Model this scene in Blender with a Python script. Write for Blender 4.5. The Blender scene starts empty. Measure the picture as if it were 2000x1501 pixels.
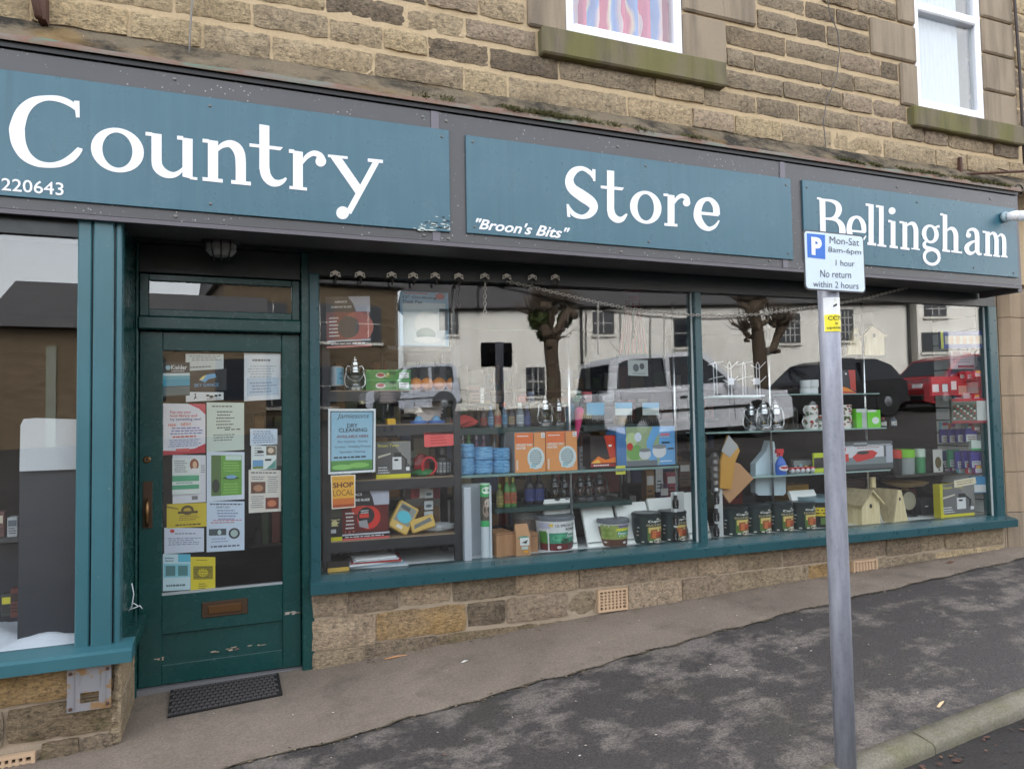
import bpy, math, random
from mathutils import Vector, Matrix
random.seed(11)
sc = bpy.context.scene
COL = sc.collection
R = math.radians

# ------------------------------------------------------------------ camera
YAW, PIT, ROL, FPX = R(21.66), R(2.487), R(1.008), 1387.0
CAM = Vector((0, -4.5, 1.6))
_f = Vector((math.sin(YAW)*math.cos(PIT), math.cos(YAW)*math.cos(PIT), math.sin(PIT)))
_r = Vector((math.cos(YAW), -math.sin(YAW), 0))
_d = -_r.cross(_f)
CR = math.cos(ROL)*_r + math.sin(ROL)*_d
CD = -math.sin(ROL)*_r + math.cos(ROL)*_d
cd = bpy.data.cameras.new('camera')
cam = bpy.data.objects.new('camera', cd)
COL.objects.link(cam)
cam.matrix_world = Matrix(((CR.x, -CD.x, -_f.x, CAM.x), (CR.y, -CD.y, -_f.y, CAM.y), (CR.z, -CD.z, -_f.z, CAM.z), (0, 0, 0, 1)))
cd.sensor_width = 36
cd.lens = FPX/2000*36
cd.clip_end = 500
cd.clip_start = .05
sc.camera = cam

# ------------------------------------------------------------------ sky, sun, exposure
w = bpy.data.worlds.new('World')
sc.world = w
w.use_nodes = True
nt = w.node_tree
sky = nt.nodes.new('ShaderNodeTexSky')
sky.sky_type = 'NISHITA'
sky.sun_disc = False
SUN_EL, SUN_AZ = R(46), R(-20)
sky.sun_elevation = SUN_EL
sky.sun_rotation = SUN_AZ
sky.air_density = 1.0
sky.dust_density = 3.0
hs = nt.nodes.new('ShaderNodeHueSaturation')
hs.inputs['Saturation'].default_value = .22
nt.links.new(sky.outputs[0], hs.inputs['Color'])
bg = nt.nodes['Background']
nt.links.new(hs.outputs[0], bg.inputs[0])
bg.inputs[1].default_value = .15
sd = bpy.data.lights.new('sun', 'SUN')
sd.energy = .8
sd.angle = R(60)
sd.color = (1, .97, .92)
sun = bpy.data.objects.new('sun', sd)
COL.objects.link(sun)
# sun_rotation is measured clockwise from +Y
sdir = Vector((math.sin(SUN_AZ)*math.cos(SUN_EL), math.cos(SUN_AZ)*math.cos(SUN_EL), math.sin(SUN_EL)))
sun.rotation_euler = sdir.to_track_quat('Z', 'Y').to_euler()
sun.location = (-3, -12, 14)
vs = sc.view_settings
vs.view_transform = 'Standard'
vs.look = 'None'
vs.exposure = 2.68
vs.gamma = 1
vs.use_curve_mapping = False
sc.render.engine = 'CYCLES'
cy = sc.cycles
cy.use_denoising = True
cy.max_bounces = 10
cy.transparent_max_bounces = 24
cy.diffuse_bounces = 4
cy.glossy_bounces = 5
cy.caustics_reflective = False
cy.caustics_refractive = False

# ------------------------------------------------------------------ pixel -> place helpers
def ray(px, py):
    return _f + CR*((px-1000)/FPX) + CD*((py-750.5)/FPX)
def PY(px, py, Y):
    d = ray(px, py)
    return CAM + d*((Y-CAM.y)/d.y)
WA = R(-2.1)                      # the long shop window stands at a slight angle to the fascia
UD = Vector((math.cos(WA), math.sin(WA), 0))
VD = Vector((-math.sin(WA), math.cos(WA), 0))
WO = Vector((.5, .22, 0))
def WL(px, py, v):
    d = ray(px, py)
    t = (v-(CAM-WO).dot(VD))/d.dot(VD)
    p = CAM+d*t-WO
    return Vector((p.dot(UD), v, p.z))
def LW(u, v, z):
    return WO+UD*u+VD*v+Vector((0, 0, z))
def lerp_tab(x, tab):
    if x <= tab[0][0]:
        return tab[0][1]+(x-tab[0][0])*(tab[1][1]-tab[0][1])/(tab[1][0]-tab[0][0])
    for (a, b), (c, d) in zip(tab, tab[1:]):
        if x <= c:
            return b+(d-b)*(x-a)/(c-a)
    (a, b), (c, d) = tab[-2:]
    return d+(x-c)*(d-b)/(c-a)
BASE = [(-.5, -.008), (.48, .02), (2.6, .15), (4.3, .222), (6.6, .299)]
def base(X):
    return lerp_tab(max(-30, min(40, X)), BASE)
def pave(X, Y):
    return base(X)+.028*(Y-.2)
def kerbY(X):
    return -2.1+.07*(X-2.23)
def road(X, Y):
    k = kerbY(X)-.11
    z = pave(X, k)-.05
    d = max(0, k-Y)
    return z+.085*min(d, 19)+.02*max(0, d-19)
def PG(px, py, fn=pave):
    d = ray(px, py)
    t0, t1 = .5, 40
    for _ in range(60):
        t = (t0+t1)/2
        p = CAM+d*t
        if p.z > fn(p.x, p.y):
            t0 = t
        else:
            t1 = t
    return CAM+d*t0

# ------------------------------------------------------------------ materials
def s2l(c):
    c = c/255
    return c/12.92 if c <= .04045 else ((c+.055)/1.055)**2.4
def rgb(*c):
    return tuple(s2l(x) for x in c)+(1,)
_mats = {}
def MT(c, rough=.5, metal=0, spec=.5, alpha=1):
    """plain coloured material from an sRGB triple; a touch of noise in the roughness and colour"""
    key = (c, rough, metal, spec, alpha)
    if key in _mats:
        return _mats[key]
    m = bpy.data.materials.new('colour_%d_%d_%d' % c)
    m.use_nodes = True
    nt = m.node_tree
    b = nt.nodes['Principled BSDF']
    col = rgb(*c)
    n = nt.nodes.new('ShaderNodeTexNoise')
    n.inputs['Scale'].default_value = 35
    n.inputs['Detail'].default_value = 3
    mx = nt.nodes.new('ShaderNodeMix')
    mx.data_type = 'RGBA'
    mx.inputs[6].default_value = tuple(x*.86 for x in col[:3])+(1,)
    mx.inputs[7].default_value = tuple(min(1, x*1.08) for x in col[:3])+(1,)
    nt.links.new(n.outputs[0], mx.inputs[0])
    nt.links.new(mx.outputs[2], b.inputs['Base Color'])
    b.inputs['Roughness'].default_value = rough
    b.inputs['Metallic'].default_value = metal
    b.inputs['Specular IOR Level'].default_value = spec
    b.inputs['Alpha'].default_value = alpha
    _mats[key] = m
    return m
class NT:
    """small wrapper for node materials"""
    def __init__(s, name):
        s.m = bpy.data.materials.new(name)
        s.m.use_nodes = True
        s.t = s.m.node_tree
        s.b = s.t.nodes['Principled BSDF']
        s.pos = s.t.nodes.new('ShaderNodeNewGeometry').outputs['Position']
    def link(s, a, b):
        s.t.links.new(a, b)
    def set(s, inp, v):
        if hasattr(v, 'is_output'):
            s.link(v, inp)
        else:
            inp.default_value = v
    def noise(s, scale, detail=4, rough=.55, vec=None, dist=0):
        n = s.t.nodes.new('ShaderNodeTexNoise')
        n.inputs['Scale'].default_value = scale
        n.inputs['Detail'].default_value = detail
        n.inputs['Roughness'].default_value = rough
        n.inputs['Distortion'].default_value = dist
        s.link(vec or s.pos, n.inputs['Vector'])
        return n.outputs[0]
    def stretch(s, sx, sy, sz, vec=None):
        n = s.t.nodes.new('ShaderNodeVectorMath')
        n.operation = 'MULTIPLY'
        s.link(vec or s.pos, n.inputs[0])
        n.inputs[1].default_value = (sx, sy, sz)
        return n.outputs[0]
    def voro(s, scale, vec=None, feature='F1', rnd=1):
        n = s.t.nodes.new('ShaderNodeTexVoronoi')
        n.feature = feature
        n.inputs['Scale'].default_value = scale
        n.inputs['Randomness'].default_value = rnd
        s.link(vec or s.pos, n.inputs['Vector'])
        return n.outputs[0]
    def ramp(s, fac, *stops):
        n = s.t.nodes.new('ShaderNodeValToRGB')
        e = n.color_ramp.elements
        while len(e) < len(stops):
            e.new(.5)
        for el, (p, c) in zip(e, stops):
            el.position = p
            el.color = c if isinstance(c, tuple) else (c, c, c, 1)
        s.link(fac, n.inputs[0])
        return n.outputs[0]
    def mix(s, fac, a, b, mode='MIX'):
        n = s.t.nodes.new('ShaderNodeMix')
        n.data_type = 'RGBA'
        n.blend_type = mode
        s.set(n.inputs[0], fac)
        s.set(n.inputs[6], a)
        s.set(n.inputs[7], b)
        return n.outputs[2]
    def math(s, op, a, b=0.0, c=0.0):
        n = s.t.nodes.new('ShaderNodeMath')
        n.operation = op
        for i, v in enumerate((a, b, c)):
            s.set(n.inputs[i], v)
        return n.outputs[0]
    def sep(s, vec=None):
        n = s.t.nodes.new('ShaderNodeSeparateXYZ')
        s.link(vec or s.pos, n.inputs[0])
        return n.outputs
    def bump(s, h, strength=.5, dist=.01, prev=None):
        n = s.t.nodes.new('ShaderNodeBump')
        n.inputs['Strength'].default_value = strength
        n.inputs['Distance'].default_value = dist
        s.link(h, n.inputs['Height'])
        if prev:
            s.link(prev, n.inputs['Normal'])
        return n.outputs[0]
    def rnd(s):
        return s.t.nodes.new('ShaderNodeObjectInfo').outputs['Random']
    def out(s, col, rough=.6, normal=None, metal=0, spec=.5):
        s.set(s.b.inputs['Base Color'], col)
        s.set(s.b.inputs['Roughness'], rough)
        s.set(s.b.inputs['Metallic'], metal)
        s.set(s.b.inputs['Specular IOR Level'], spec)
        if normal:
            s.link(normal, s.b.inputs['Normal'])
        return s.m

def stone_mat(name, c1, c2, dark, dk=.5, green=0.0):
    s = NT(name)
    a = s.noise(3.2, 5, .6)
    col = s.mix(s.ramp(a, (.3, 0.), (.7, 1.)), c1, c2)
    grain = s.noise(34, 5, .8)
    col = s.mix(.85, col, s.ramp(grain, (.34, (.4, .38, .36, 1)), (.47, (.95, .94, .92, 1)), (.64, (1.32, 1.28, 1.2, 1))), 'MULTIPLY')
    pits = s.noise(1, 5, .75, s.stretch(30, 30, 55), .8)
    col = s.mix(s.math('MULTIPLY', s.ramp(pits, (.56, 0.), (.62, 1.)), .55), col, tuple(x*.55 for x in dark[:3])+(1,))
    rr = s.rnd()
    col = s.mix(1., col, s.ramp(rr, (0., (.78, .77, .76, 1)), (.5, (.98, .97, .95, 1)), (1., (1.18, 1.14, 1.06, 1))), 'MULTIPLY')
    streak = s.noise(1, 6, .7, s.stretch(24, 24, 62), 1.6)
    col = s.mix(s.math('MULTIPLY', s.ramp(streak, (.52, 0.), (.66, 1.)), .5), col, tuple(x*.5 for x in dark[:3])+(1,))
    soot = s.noise(4.5, 5, .7, None, .6)
    col = s.mix(s.math('MULTIPLY', s.ramp(soot, (.54, 0.), (.72, 1.)), dk), col, dark)
    if green:
        col = s.mix(s.math('MULTIPLY', s.ramp(s.noise(3.5, 4), (.45, 0.), (.62, 1.)), green), col, (.075, .085, .018, 1))
    h = s.math('ADD', s.math('MULTIPLY', streak, 1.0), s.math('ADD', s.math('MULTIPLY', s.noise(22, 5, .65), .7), s.math('MULTIPLY', grain, .25)))
    return s.out(col, .93, s.bump(h, 1., .035), spec=.2)
SB = {'tan': stone_mat('sandstone_tan', (.6, .475, .3, 1), (.68, .55, .365, 1), (.24, .185, .125, 1), .35),
      'buff': stone_mat('sandstone_buff', (.48, .385, .265, 1), (.58, .475, .335, 1), (.17, .135, .1, 1), .45),
      'brown': stone_mat('sandstone_brown', (.37, .3, .215, 1), (.48, .395, .29, 1), (.12, .1, .082, 1), .5),
      'dark': stone_mat('sandstone_sooty', (.25, .2, .15, 1), (.36, .29, .21, 1), (.055, .048, .042, 1), .75),
      'pink': stone_mat('sandstone_pink', (.46, .365, .27, 1), (.56, .45, .34, 1), (.16, .125, .1, 1), .4),
      'yellow': stone_mat('sandstone_ochre', (.46, .3, .13, 1), (.44, .33, .21, 1), (.13, .095, .07, 1), .5),
      'mossy': stone_mat('sandstone_mossy', (.24, .19, .135, 1), (.34, .265, .18, 1), (.07, .065, .05, 1), .5, .8)}
def dressed(name, c1, c2, green, dk):
    s = NT(name)
    col = s.mix(s.noise(2.5, 5), c1, c2)
    col = s.mix(.4, col, s.mix(s.noise(90, 3, .7), (.5, .5, .5, 1), (1.4, 1.4, 1.4, 1)), 'MULTIPLY')
    st = s.noise(1, 4, .6, s.stretch(7, 7, .8), .3)
    col = s.mix(s.math('MULTIPLY', s.ramp(st, (.45, 0.), (.68, 1.)), dk), col, (.05, .046, .042, 1))
    if green:
        col = s.mix(s.math('MULTIPLY', s.ramp(s.noise(1, 4, .6, s.stretch(3, 3, 1.2)), (.38, 0.), (.58, 1.)), green), col, (.15, .145, .05, 1))
    return s.out(col, .9, s.bump(s.noise(70, 4, .7), .5, .006), spec=.2)
M_SILL = dressed('window_sill_stone', (0.15, 0.128, 0.09, 1), (0.195, 0.158, 0.112, 1), .75, .75)
M_JAMB = dressed('jamb_stone', (.25, .2, .145, 1), (.34, .275, .2, 1), .0, .45)
M_PIER = dressed('pier_stone', (.3, .225, .15, 1), (.38, .29, .2, 1), .0, .45)
def mortar_mat(name, c1, c2):
    s = NT(name)
    col = s.mix(s.noise(5, 5), c1, c2)
    col = s.mix(.5, col, s.mix(s.noise(80, 3, .7), (.55, .55, .55, 1), (1.35, 1.35, 1.35, 1)), 'MULTIPLY')
    return s.out(col, .95, s.bump(s.noise(45, 5, .7), .8, .01), spec=.1)
M_MORT = mortar_mat('lime_mortar', (0.459, 0.353, 0.218, 1), (0.527, 0.41, 0.265, 1))
M_MORT2 = mortar_mat('base_mortar', (.33, .265, .195, 1), (.42, .34, .25, 1))
def paint(name, c, rough=.3, chips=.02, worn=.25):
    s = NT(name)
    col = s.mix(s.noise(2.2, 4), tuple(x*.8 for x in c[:3])+(1,), tuple(x*1.15 for x in c[:3])+(1,))
    fad = s.noise(1, 5, .65, s.stretch(2.5, 2.5, .6))
    col = s.mix(s.math('MULTIPLY', s.ramp(fad, (.45, 0.), (.75, 1.)), worn), col, tuple(min(1, x*1.5+.02) for x in c[:3])+(1,))
    ch = s.math('ADD', s.noise(38, 4, .8), s.math('MULTIPLY', s.noise(3, 2), .22))
    col = s.mix(s.ramp(ch, (.865-chips, 0.), (.875-chips, 1.)), col, (.45, .4, .33, 1))
    g = s.noise(1, 4, .6, s.stretch(30, 30, 3))
    r = s.math('ADD', rough-.08, s.math('MULTIPLY', s.noise(14, 4), .2))
    return s.out(col, r, s.bump(s.math('ADD', g, s.math('MULTIPLY', s.noise(55, 3), .5)), .12, .004))
M_TEAL = paint('teal_gloss_paint', (.014, .066, .078, 1), .28, .02)
M_BAY = paint('weathered_teal_paint', (.034, .12, .145, 1), .32, .035)
M_DOOR = paint('dark_green_gloss_paint', (.008, .052, .049, 1), .24, .015, .15)
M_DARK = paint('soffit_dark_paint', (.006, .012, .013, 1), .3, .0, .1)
def sign_paint():
    s = NT('sign_board_teal')
    col = s.mix(s.noise(1.1, 4), (0.0246, 0.0989, 0.139, 1), (0.0313, 0.114, 0.157, 1))
    col = s.mix(s.math('MULTIPLY', s.ramp(s.noise(1, 4, .6, s.stretch(18, 18, 1.0)), (.45, 0.), (.72, 1.)), .45), col, (0.0447, 0.133, 0.17, 1))
    col = s.mix(s.math('MULTIPLY', s.ramp(s.noise(1, 5, .7, s.stretch(26, 26, .7), .2), (.58, 0.), (.74, 1.)), .35), col, (0.00894, 0.0373, 0.0511, 1))
    return s.out(col, s.math('ADD', .2, s.math('MULTIPLY', s.noise(6, 3), .18)), s.bump(s.noise(2.2, 2), .1, .01))
M_SIGN = sign_paint()
def letter_paint():
    s = NT('white_letter_paint')
    col = s.mix(s.noise(9, 5), (.72, .73, .76, 1), (.85, .86, .88, 1))
    return s.out(col, .42)
M_LET = letter_paint()
def fascia_mat():
    s = NT('grey_fascia_sheet')
    col = s.mix(s.noise(1.5, 4), (.05, .05, .052, 1), (.074, .073, .077, 1))
    col = s.mix(.35, col, s.mix(s.noise(260, 2, .8), (.5, .5, .5, 1), (1.6, 1.6, 1.6, 1)), 'MULTIPLY')
    v = s.voro(34)
    dr = s.math('MULTIPLY', s.ramp(v, (.10, 1.), (.16, 0.)), s.ramp(s.noise(3, 3), (.42, 0.), (.6, 1.)))
    col = s.mix(s.math('MULTIPLY', dr, .7), col, (.6, .6, .62, 1))
    return s.out(col, .38, s.bump(dr, .5, .003))
M_FASC = fascia_mat()
def glass_mat(name, f0, tint=(.93, .96, .95, 1)):
    s = NT(name)
    t = s.t
    t.nodes.remove(s.b)
    tr = t.nodes.new('ShaderNodeBsdfTransparent')
    tr.inputs[0].default_value = tint
    gl = t.nodes.new('ShaderNodeBsdfGlossy')
    gl.inputs['Roughness'].default_value = 0
    lw = t.nodes.new('ShaderNodeLayerWeight')
    lw.inputs[0].default_value = .5
    p = s.math('POWER', lw.outputs['Facing'], 4.0)
    fac = s.math('ADD', f0, s.math('MULTIPLY', p, 1-f0))
    mx = t.nodes.new('ShaderNodeMixShader')
    s.link(fac, mx.inputs[0])
    s.link(tr.outputs[0], mx.inputs[1])
    s.link(gl.outputs[0], mx.inputs[2])
    s.link(mx.outputs[0], t.nodes['Material Output'].inputs[0])
    return s.m
M_GLASS = glass_mat('shop_glass', .08, (.97, .985, .98, 1))
M_GLASS_T = glass_mat('thin_glass', .04)
M_BLK = MT((14, 14, 15), .45)
def asphalt():
    s = NT('pavement_asphalt')
    n = s.noise(3.6, 9, .7, s.stretch(1, 1.25, 1), .15)
    n2 = s.noise(.5, 2)
    wet = s.ramp(s.math('ADD', n, s.math('MULTIPLY', n2, .35)), (.68, 1.), (.80, 0.))
    col = s.mix(wet, (.16, .14, .125, 1), (.058, .052, .05, 1))
    col = s.mix(s.math('MULTIPLY', s.ramp(s.noise(1.1, 4), (.55, 0.), (.75, 1.)), .25), col, (.07, .075, .035, 1))
    gr = s.voro(240)
    col = s.mix(.75, col, s.mix(s.ramp(s.noise(85, 4, .85), (.35, 0.), (.65, 1.)), (.4, .4, .4, 1), (1.6, 1.58, 1.55, 1)), 'MULTIPLY')
    h = s.math('ADD', s.math('MULTIPLY', s.noise(150, 3, .7), .8), gr)
    return s.out(col, s.mix(wet, (.9, .9, .9, 1), (.62, .62, .62, 1)), s.bump(h, .55, .006), spec=.3)
M_ASPH = asphalt()
def concrete(name, a, b, g=0.):
    s = NT(name)
    col = s.mix(s.ramp(s.noise(1.3, 6, .62), (.35, 0.), (.65, 1.)), a, b)
    col = s.mix(s.math('MULTIPLY', s.ramp(s.noise(2.4, 5, .65), (.52, 0.), (.72, 1.)), .55), col, tuple(x*.45 for x in a[:3])+(1,))
    if g:
        col = s.mix(s.math('MULTIPLY', s.ramp(s.noise(5, 4), (.42, 0.), (.6, 1.)), g), col, (.12, .125, .04, 1))
    col = s.mix(.5, col, s.mix(s.ramp(s.noise(80, 4, .8), (.3, 0.), (.7, 1.)), (.35, .35, .35, 1), (1.6, 1.6, 1.6, 1)), 'MULTIPLY')
    return s.out(col, .88, s.bump(s.noise(70, 5, .8), .8, .008), spec=.25)
M_CONC = concrete('apron_concrete', (.185, .15, .12, 1), (.25, .205, .165, 1))
M_KERB = concrete('kerb_concrete', (.18, .163, .128, 1), (.23, .21, .165, 1), .4)
M_ROAD = concrete('road_tarmac', (.03, .027, .026, 1), (.05, .046, .043, 1))
def galv():
    s = NT('galvanised_steel')
    v = s.voro(55)
    col = s.mix(s.ramp(s.noise(1, 5, .6, s.stretch(40, 40, 6)), (.35, 0.), (.7, 1.)), (.2, .208, .245, 1), (.32, .33, .375, 1))
    col = s.mix(s.math('MULTIPLY', v, .35), col, (.32, .33, .39, 1))
    rust = s.noise(9, 4, .7)
    col = s.mix(s.ramp(rust, (.70, 0.), (.74, 1.)), col, (.2, .12, .07, 1))
    return s.out(col, .5, s.bump(s.noise(60, 3), .15, .003), metal=.25)
M_GALV = galv()
def wood(name, a, b, sc_=8, rough=.75):
    s = NT(name)
    n = s.noise(1, 4, .6, s.stretch(sc_*4, sc_*4, sc_*.4), .8)
    col = s.mix(s.ramp(n, (.35, 0.), (.65, 1.)), a, b)
    return s.out(col, rough, s.bump(n, .2, .003))
M_PINE = wood('untreated_pine', (.66, .54, .3, 1), (.8, .69, .44, 1))
M_PINED = wood('weathered_pine', (.38, .31, .18, 1), (.5, .42, .26, 1))
def rusty():
    s = NT('rusty_iron')
    col = s.mix(s.noise(22, 5, .7), (.035, .022, .022, 1), (.12, .05, .025, 1))
    return s.out(col, .8, s.bump(s.noise(60, 4), .5, .004))
M_RUST = rusty()
M_WHITE = MT((232, 234, 238), .3)
M_PVC = MT((238, 240, 246), .22)
M_CHROME = MT((200, 202, 205), .22, .9)
M_STEEL = MT((112, 110, 108), .4, .6)
M_MOSS = None
# ------------------------------------------------------------------ mesh builder
_txt = {}
def text_geo(s, bold=0., shear=0., space=1.):
    key = (s, bold, shear, space)
    if key in _txt:
        return _txt[key]
    c = bpy.data.curves.new('t', 'FONT')
    c.body = s
    c.size = 1
    c.resolution_u = 3
    c.offset = bold
    c.shear = shear
    c.space_character = space
    o = bpy.data.objects.new('t', c)
    COL.objects.link(o)
    dg = bpy.context.evaluated_depsgraph_get()
    me = o.evaluated_get(dg).to_mesh()
    vs_ = [(v.co.x, v.co.y) for v in me.vertices]
    fs = [tuple(p.vertices) for p in me.polygons]
    o.evaluated_get(dg).to_mesh_clear()
    bpy.data.objects.remove(o)
    bpy.data.curves.remove(c)
    x0 = min(v[0] for v in vs_); x1 = max(v[0] for v in vs_)
    y0 = min(v[1] for v in vs_); y1 = max(v[1] for v in vs_)
    vs_ = [((x-x0)/(x1-x0+1e-9), (y-y0)/(y1-y0+1e-9)) for x, y in vs_]
    _txt[key] = (vs_, fs, (x1-x0)/(y1-y0+1e-9))
    return _txt[key]

class MB:
    def __init__(s):
        s.v = []; s.f = []; s.m = []; s.sm = []; s.mats = []; s.T = Matrix()
    def mi(s, mat):
        if mat not in s.mats:
            s.mats.append(mat)
        return s.mats.index(mat)
    def add(s, vs_, fs, mat, smooth=False):
        b = len(s.v)
        for p in vs_:
            s.v.append(tuple(s.T @ Vector(p)))
        k = s.mi(mat)
        for f in fs:
            s.f.append(tuple(b+i for i in f)); s.m.append(k); s.sm.append(smooth)
        return s
    def box(s, x0, x1, y0, y1, z0, z1, mat, bev=0.):
        if bev:
            b = min(bev, (x1-x0)/2.01, (z1-z0)/2.01, (y1-y0)/2.01)
            pr = [(x0+b, z0), (x1-b, z0), (x1, z0+b), (x1, z1-b), (x1-b, z1), (x0+b, z1), (x0, z1-b), (x0, z0+b)]
            ins = lambda q: [(min(max(x, x0+b), x1-b), min(max(z, z0+b), z1-b)) for x, z in q]
            vs_ = [(x, y0, z) for x, z in ins(pr)]+[(x, y0+b, z) for x, z in pr]+[(x, y1, z) for x, z in pr]
            fs = [(7, 6, 5, 4, 3, 2, 1, 0)[::-1]]
            for k in (0, 8):
                fs += [(k+i, k+8+i, k+8+(i+1) % 8, k+(i+1) % 8)[::-1] for i in range(8)]
            fs.append(tuple(range(16, 24))[::-1])
            return s.add(vs_, fs, mat)
        vs_ = [(x, y, z) for z in (z0, z1) for y in (y0, y1) for x in (x0, x1)]
        return s.add(vs_, [(0, 2, 3, 1), (4, 5, 7, 6), (0, 1, 5, 4), (2, 6, 7, 3), (0, 4, 6, 2), (1, 3, 7, 5)], mat)
    def prism(s, pts, y0, y1, mat):
        """polygon in x,z pushed along y"""
        n = len(pts)
        vs_ = [(x, y0, z) for x, z in pts]+[(x, y1, z) for x, z in pts]
        fs = [tuple(range(n)), tuple(range(2*n-1, n-1, -1))]+[(i, (i+1) % n, n+(i+1) % n, n+i)[::-1] for i in range(n)]
        return s.add(vs_, fs, mat)
    def lathe(s, prof, mat, n=20, c=(0, 0), cap=True, smooth=True, sx=1., sy=1.):
        """prof: (r,z[,mat])"""
        for k in range(len(prof)-1):
            (r0, z0), (r1, z1) = prof[k][:2], prof[k+1][:2]
            m = prof[k][2] if len(prof[k]) > 2 else mat
            vs_ = []
            for r, z in ((r0, z0), (r1, z1)):
                for i in range(n):
                    a = 2*math.pi*i/n
                    vs_.append((c[0]+r*sx*math.cos(a), c[1]+r*sy*math.sin(a), z))
            s.add(vs_, [(i, (i+1) % n, n+(i+1) % n, n+i) for i in range(n)], m, smooth)
        if cap:
            for (r, z, *mm), o in ((prof[0], -1), (prof[-1], 1)):
                if r > 1e-5:
                    vs_ = [(c[0]+r*sx*math.cos(2*math.pi*i/n), c[1]+r*sy*math.sin(2*math.pi*i/n), z) for i in range(n)]
                    s.add(vs_, [tuple(range(n))[::o]], mm[0] if mm else mat)
        return s
    def tube(s, pts, r, mat, n=6, closed=False, smooth=True):
        pts = [Vector(p) for p in pts]
        rings = []
        N = len(pts)
        rr = r if isinstance(r, (list, tuple)) else [r]*N
        prev = None
        for i, p in enumerate(pts):
            if closed:
                t = pts[(i+1) % N]-pts[i-1]
            else:
                t = pts[min(i+1, N-1)]-pts[max(i-1, 0)]
            t.normalize()
            if prev is None:
                a = t.orthogonal().normalized()
            else:
                a = prev-t*prev.dot(t)
                a = a.normalized() if a.length > 1e-6 else t.orthogonal().normalized()
            prev = a
            b = t.cross(a)
            rings.append([p+(a*math.cos(2*math.pi*k/n)+b*math.sin(2*math.pi*k/n))*rr[i] for k in range(n)])
        vs_ = [q for ring in rings for q in ring]
        fs = []
        for i in range(N if closed else N-1):
            j = (i+1) % N
            fs += [(i*n+k, i*n+(k+1) % n, j*n+(k+1) % n, j*n+k) for k in range(n)]
        if not closed:
            fs += [tuple(range(n))[::-1], tuple(range((N-1)*n, N*n))]
        return s.add(vs_, fs, mat, smooth)
    def ball(s, c, r, mat, n=10, m=6, sx=1, sy=1, sz=1):
        prof = [(r*math.sin(math.pi*k/m), -r*math.cos(math.pi*k/m)) for k in range(m+1)]
        vs_ = []
        for q, z in prof:
            vs_ += [(c[0]+q*sx*math.cos(2*math.pi*i/n), c[1]+q*sy*math.sin(2*math.pi*i/n), c[2]+z*sz) for i in range(n)]
        return s.add(vs_, [(k*n+i, k*n+(i+1) % n, (k+1)*n+(i+1) % n, (k+1)*n+i) for k in range(m) for i in range(n)], mat, True)
    # ---- flat print on a surface: fn maps (x 0..1, y 0..1, lift) to a point
    def pr_rect(s, fn, x0, y0, x1, y1, mat, lift=1, nx=1):
        vs_ = []
        for j in (0, 1):
            for i in range(nx+1):
                vs_.append(fn(x0+(x1-x0)*i/nx, (y0, y1)[j], lift))
        return s.add(vs_, [(i, i+1, nx+2+i, nx+1+i) for i in range(nx)], mat)
    def pr_ell(s, fn, cx, cy, rx, ry, mat, lift=1, n=18, a0=0, a1=360):
        full = abs(a1-a0) >= 360
        vs_ = [fn(cx, cy, lift)]
        for i in range(n+(0 if full else 1)):
            a = R(a0+(a1-a0)*i/n)
            vs_.append(fn(cx+rx*math.cos(a), cy+ry*math.sin(a), lift))
        k = len(vs_)-1
        fs = [(0, 1+i, 1+(i+1) % k) for i in range(k if full else k-1)]
        return s.add(vs_, fs, mat)
    def pr_poly(s, fn, pts, mat, lift=1):
        return s.add([fn(x, y, lift) for x, y in pts], [tuple(range(len(pts)))], mat)
    def pr_text(s, fn, t, x0, y0, x1, y1, mat, lift=2, bold=0., shear=0., space=1.):
        vs_, fs, _ = text_geo(t, bold, shear, space)
        return s.add([fn(x0+(x1-x0)*a, y0+(y1-y0)*b, lift) for a, b in vs_], fs, mat)
    def prints(s, fn, items, nx=1):
        for k, it in enumerate(items):
            lift = 1+k*.55
            if it[0] == 'r':
                s.pr_rect(fn, *it[1:5], MT(it[5], .45), lift, nx)
            elif it[0] == 'e':
                s.pr_ell(fn, *it[1:5], MT(it[5], .45), lift)
            elif it[0] == 'p':
                s.pr_poly(fn, it[1], MT(it[2], .45), lift)
            elif it[0] == 't':
                s.pr_text(fn, it[1], *it[2:6], MT(it[6], .45), lift, *(it[7:] or (.012,)))
            elif it[0] == 'L':      # lines of small print: x0,y0,x1,y1,n,colour
                _, x0, y0, x1, y1, n, c = it
                rg = random.Random(int((x0+y1)*1e4)+n)
                for i in range(n):
                    yy = y1-(y1-y0)*(i+.5)/n
                    hh = (y1-y0)/n*.2
                    x = x0+rg.random()*.1*(x1-x0)
                    e = x1-rg.random()*.25*(x1-x0)
                    while x < e:
                        ww = (x1-x0)*rg.uniform(.05, .14)
                        s.pr_rect(fn, x, yy-hh, min(x+ww, e), yy+hh, MT(c, .5), lift)
                        x += ww+(x1-x0)*.025
        return s
    def mesh(s, name):
        me = bpy.data.meshes.new(name)
        me.from_pydata(s.v, [], s.f)
        for m in s.mats:
            me.materials.append(m)
        me.polygons.foreach_set('material_index', s.m)
        me.polygons.foreach_set('use_smooth', s.sm)
        me.update()
        return me
    def obj(s, name, parent=None, loc=(0, 0, 0), rz=0., **tags):
        return put(name, s.mesh(name), parent, loc, rz, **tags)

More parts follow.
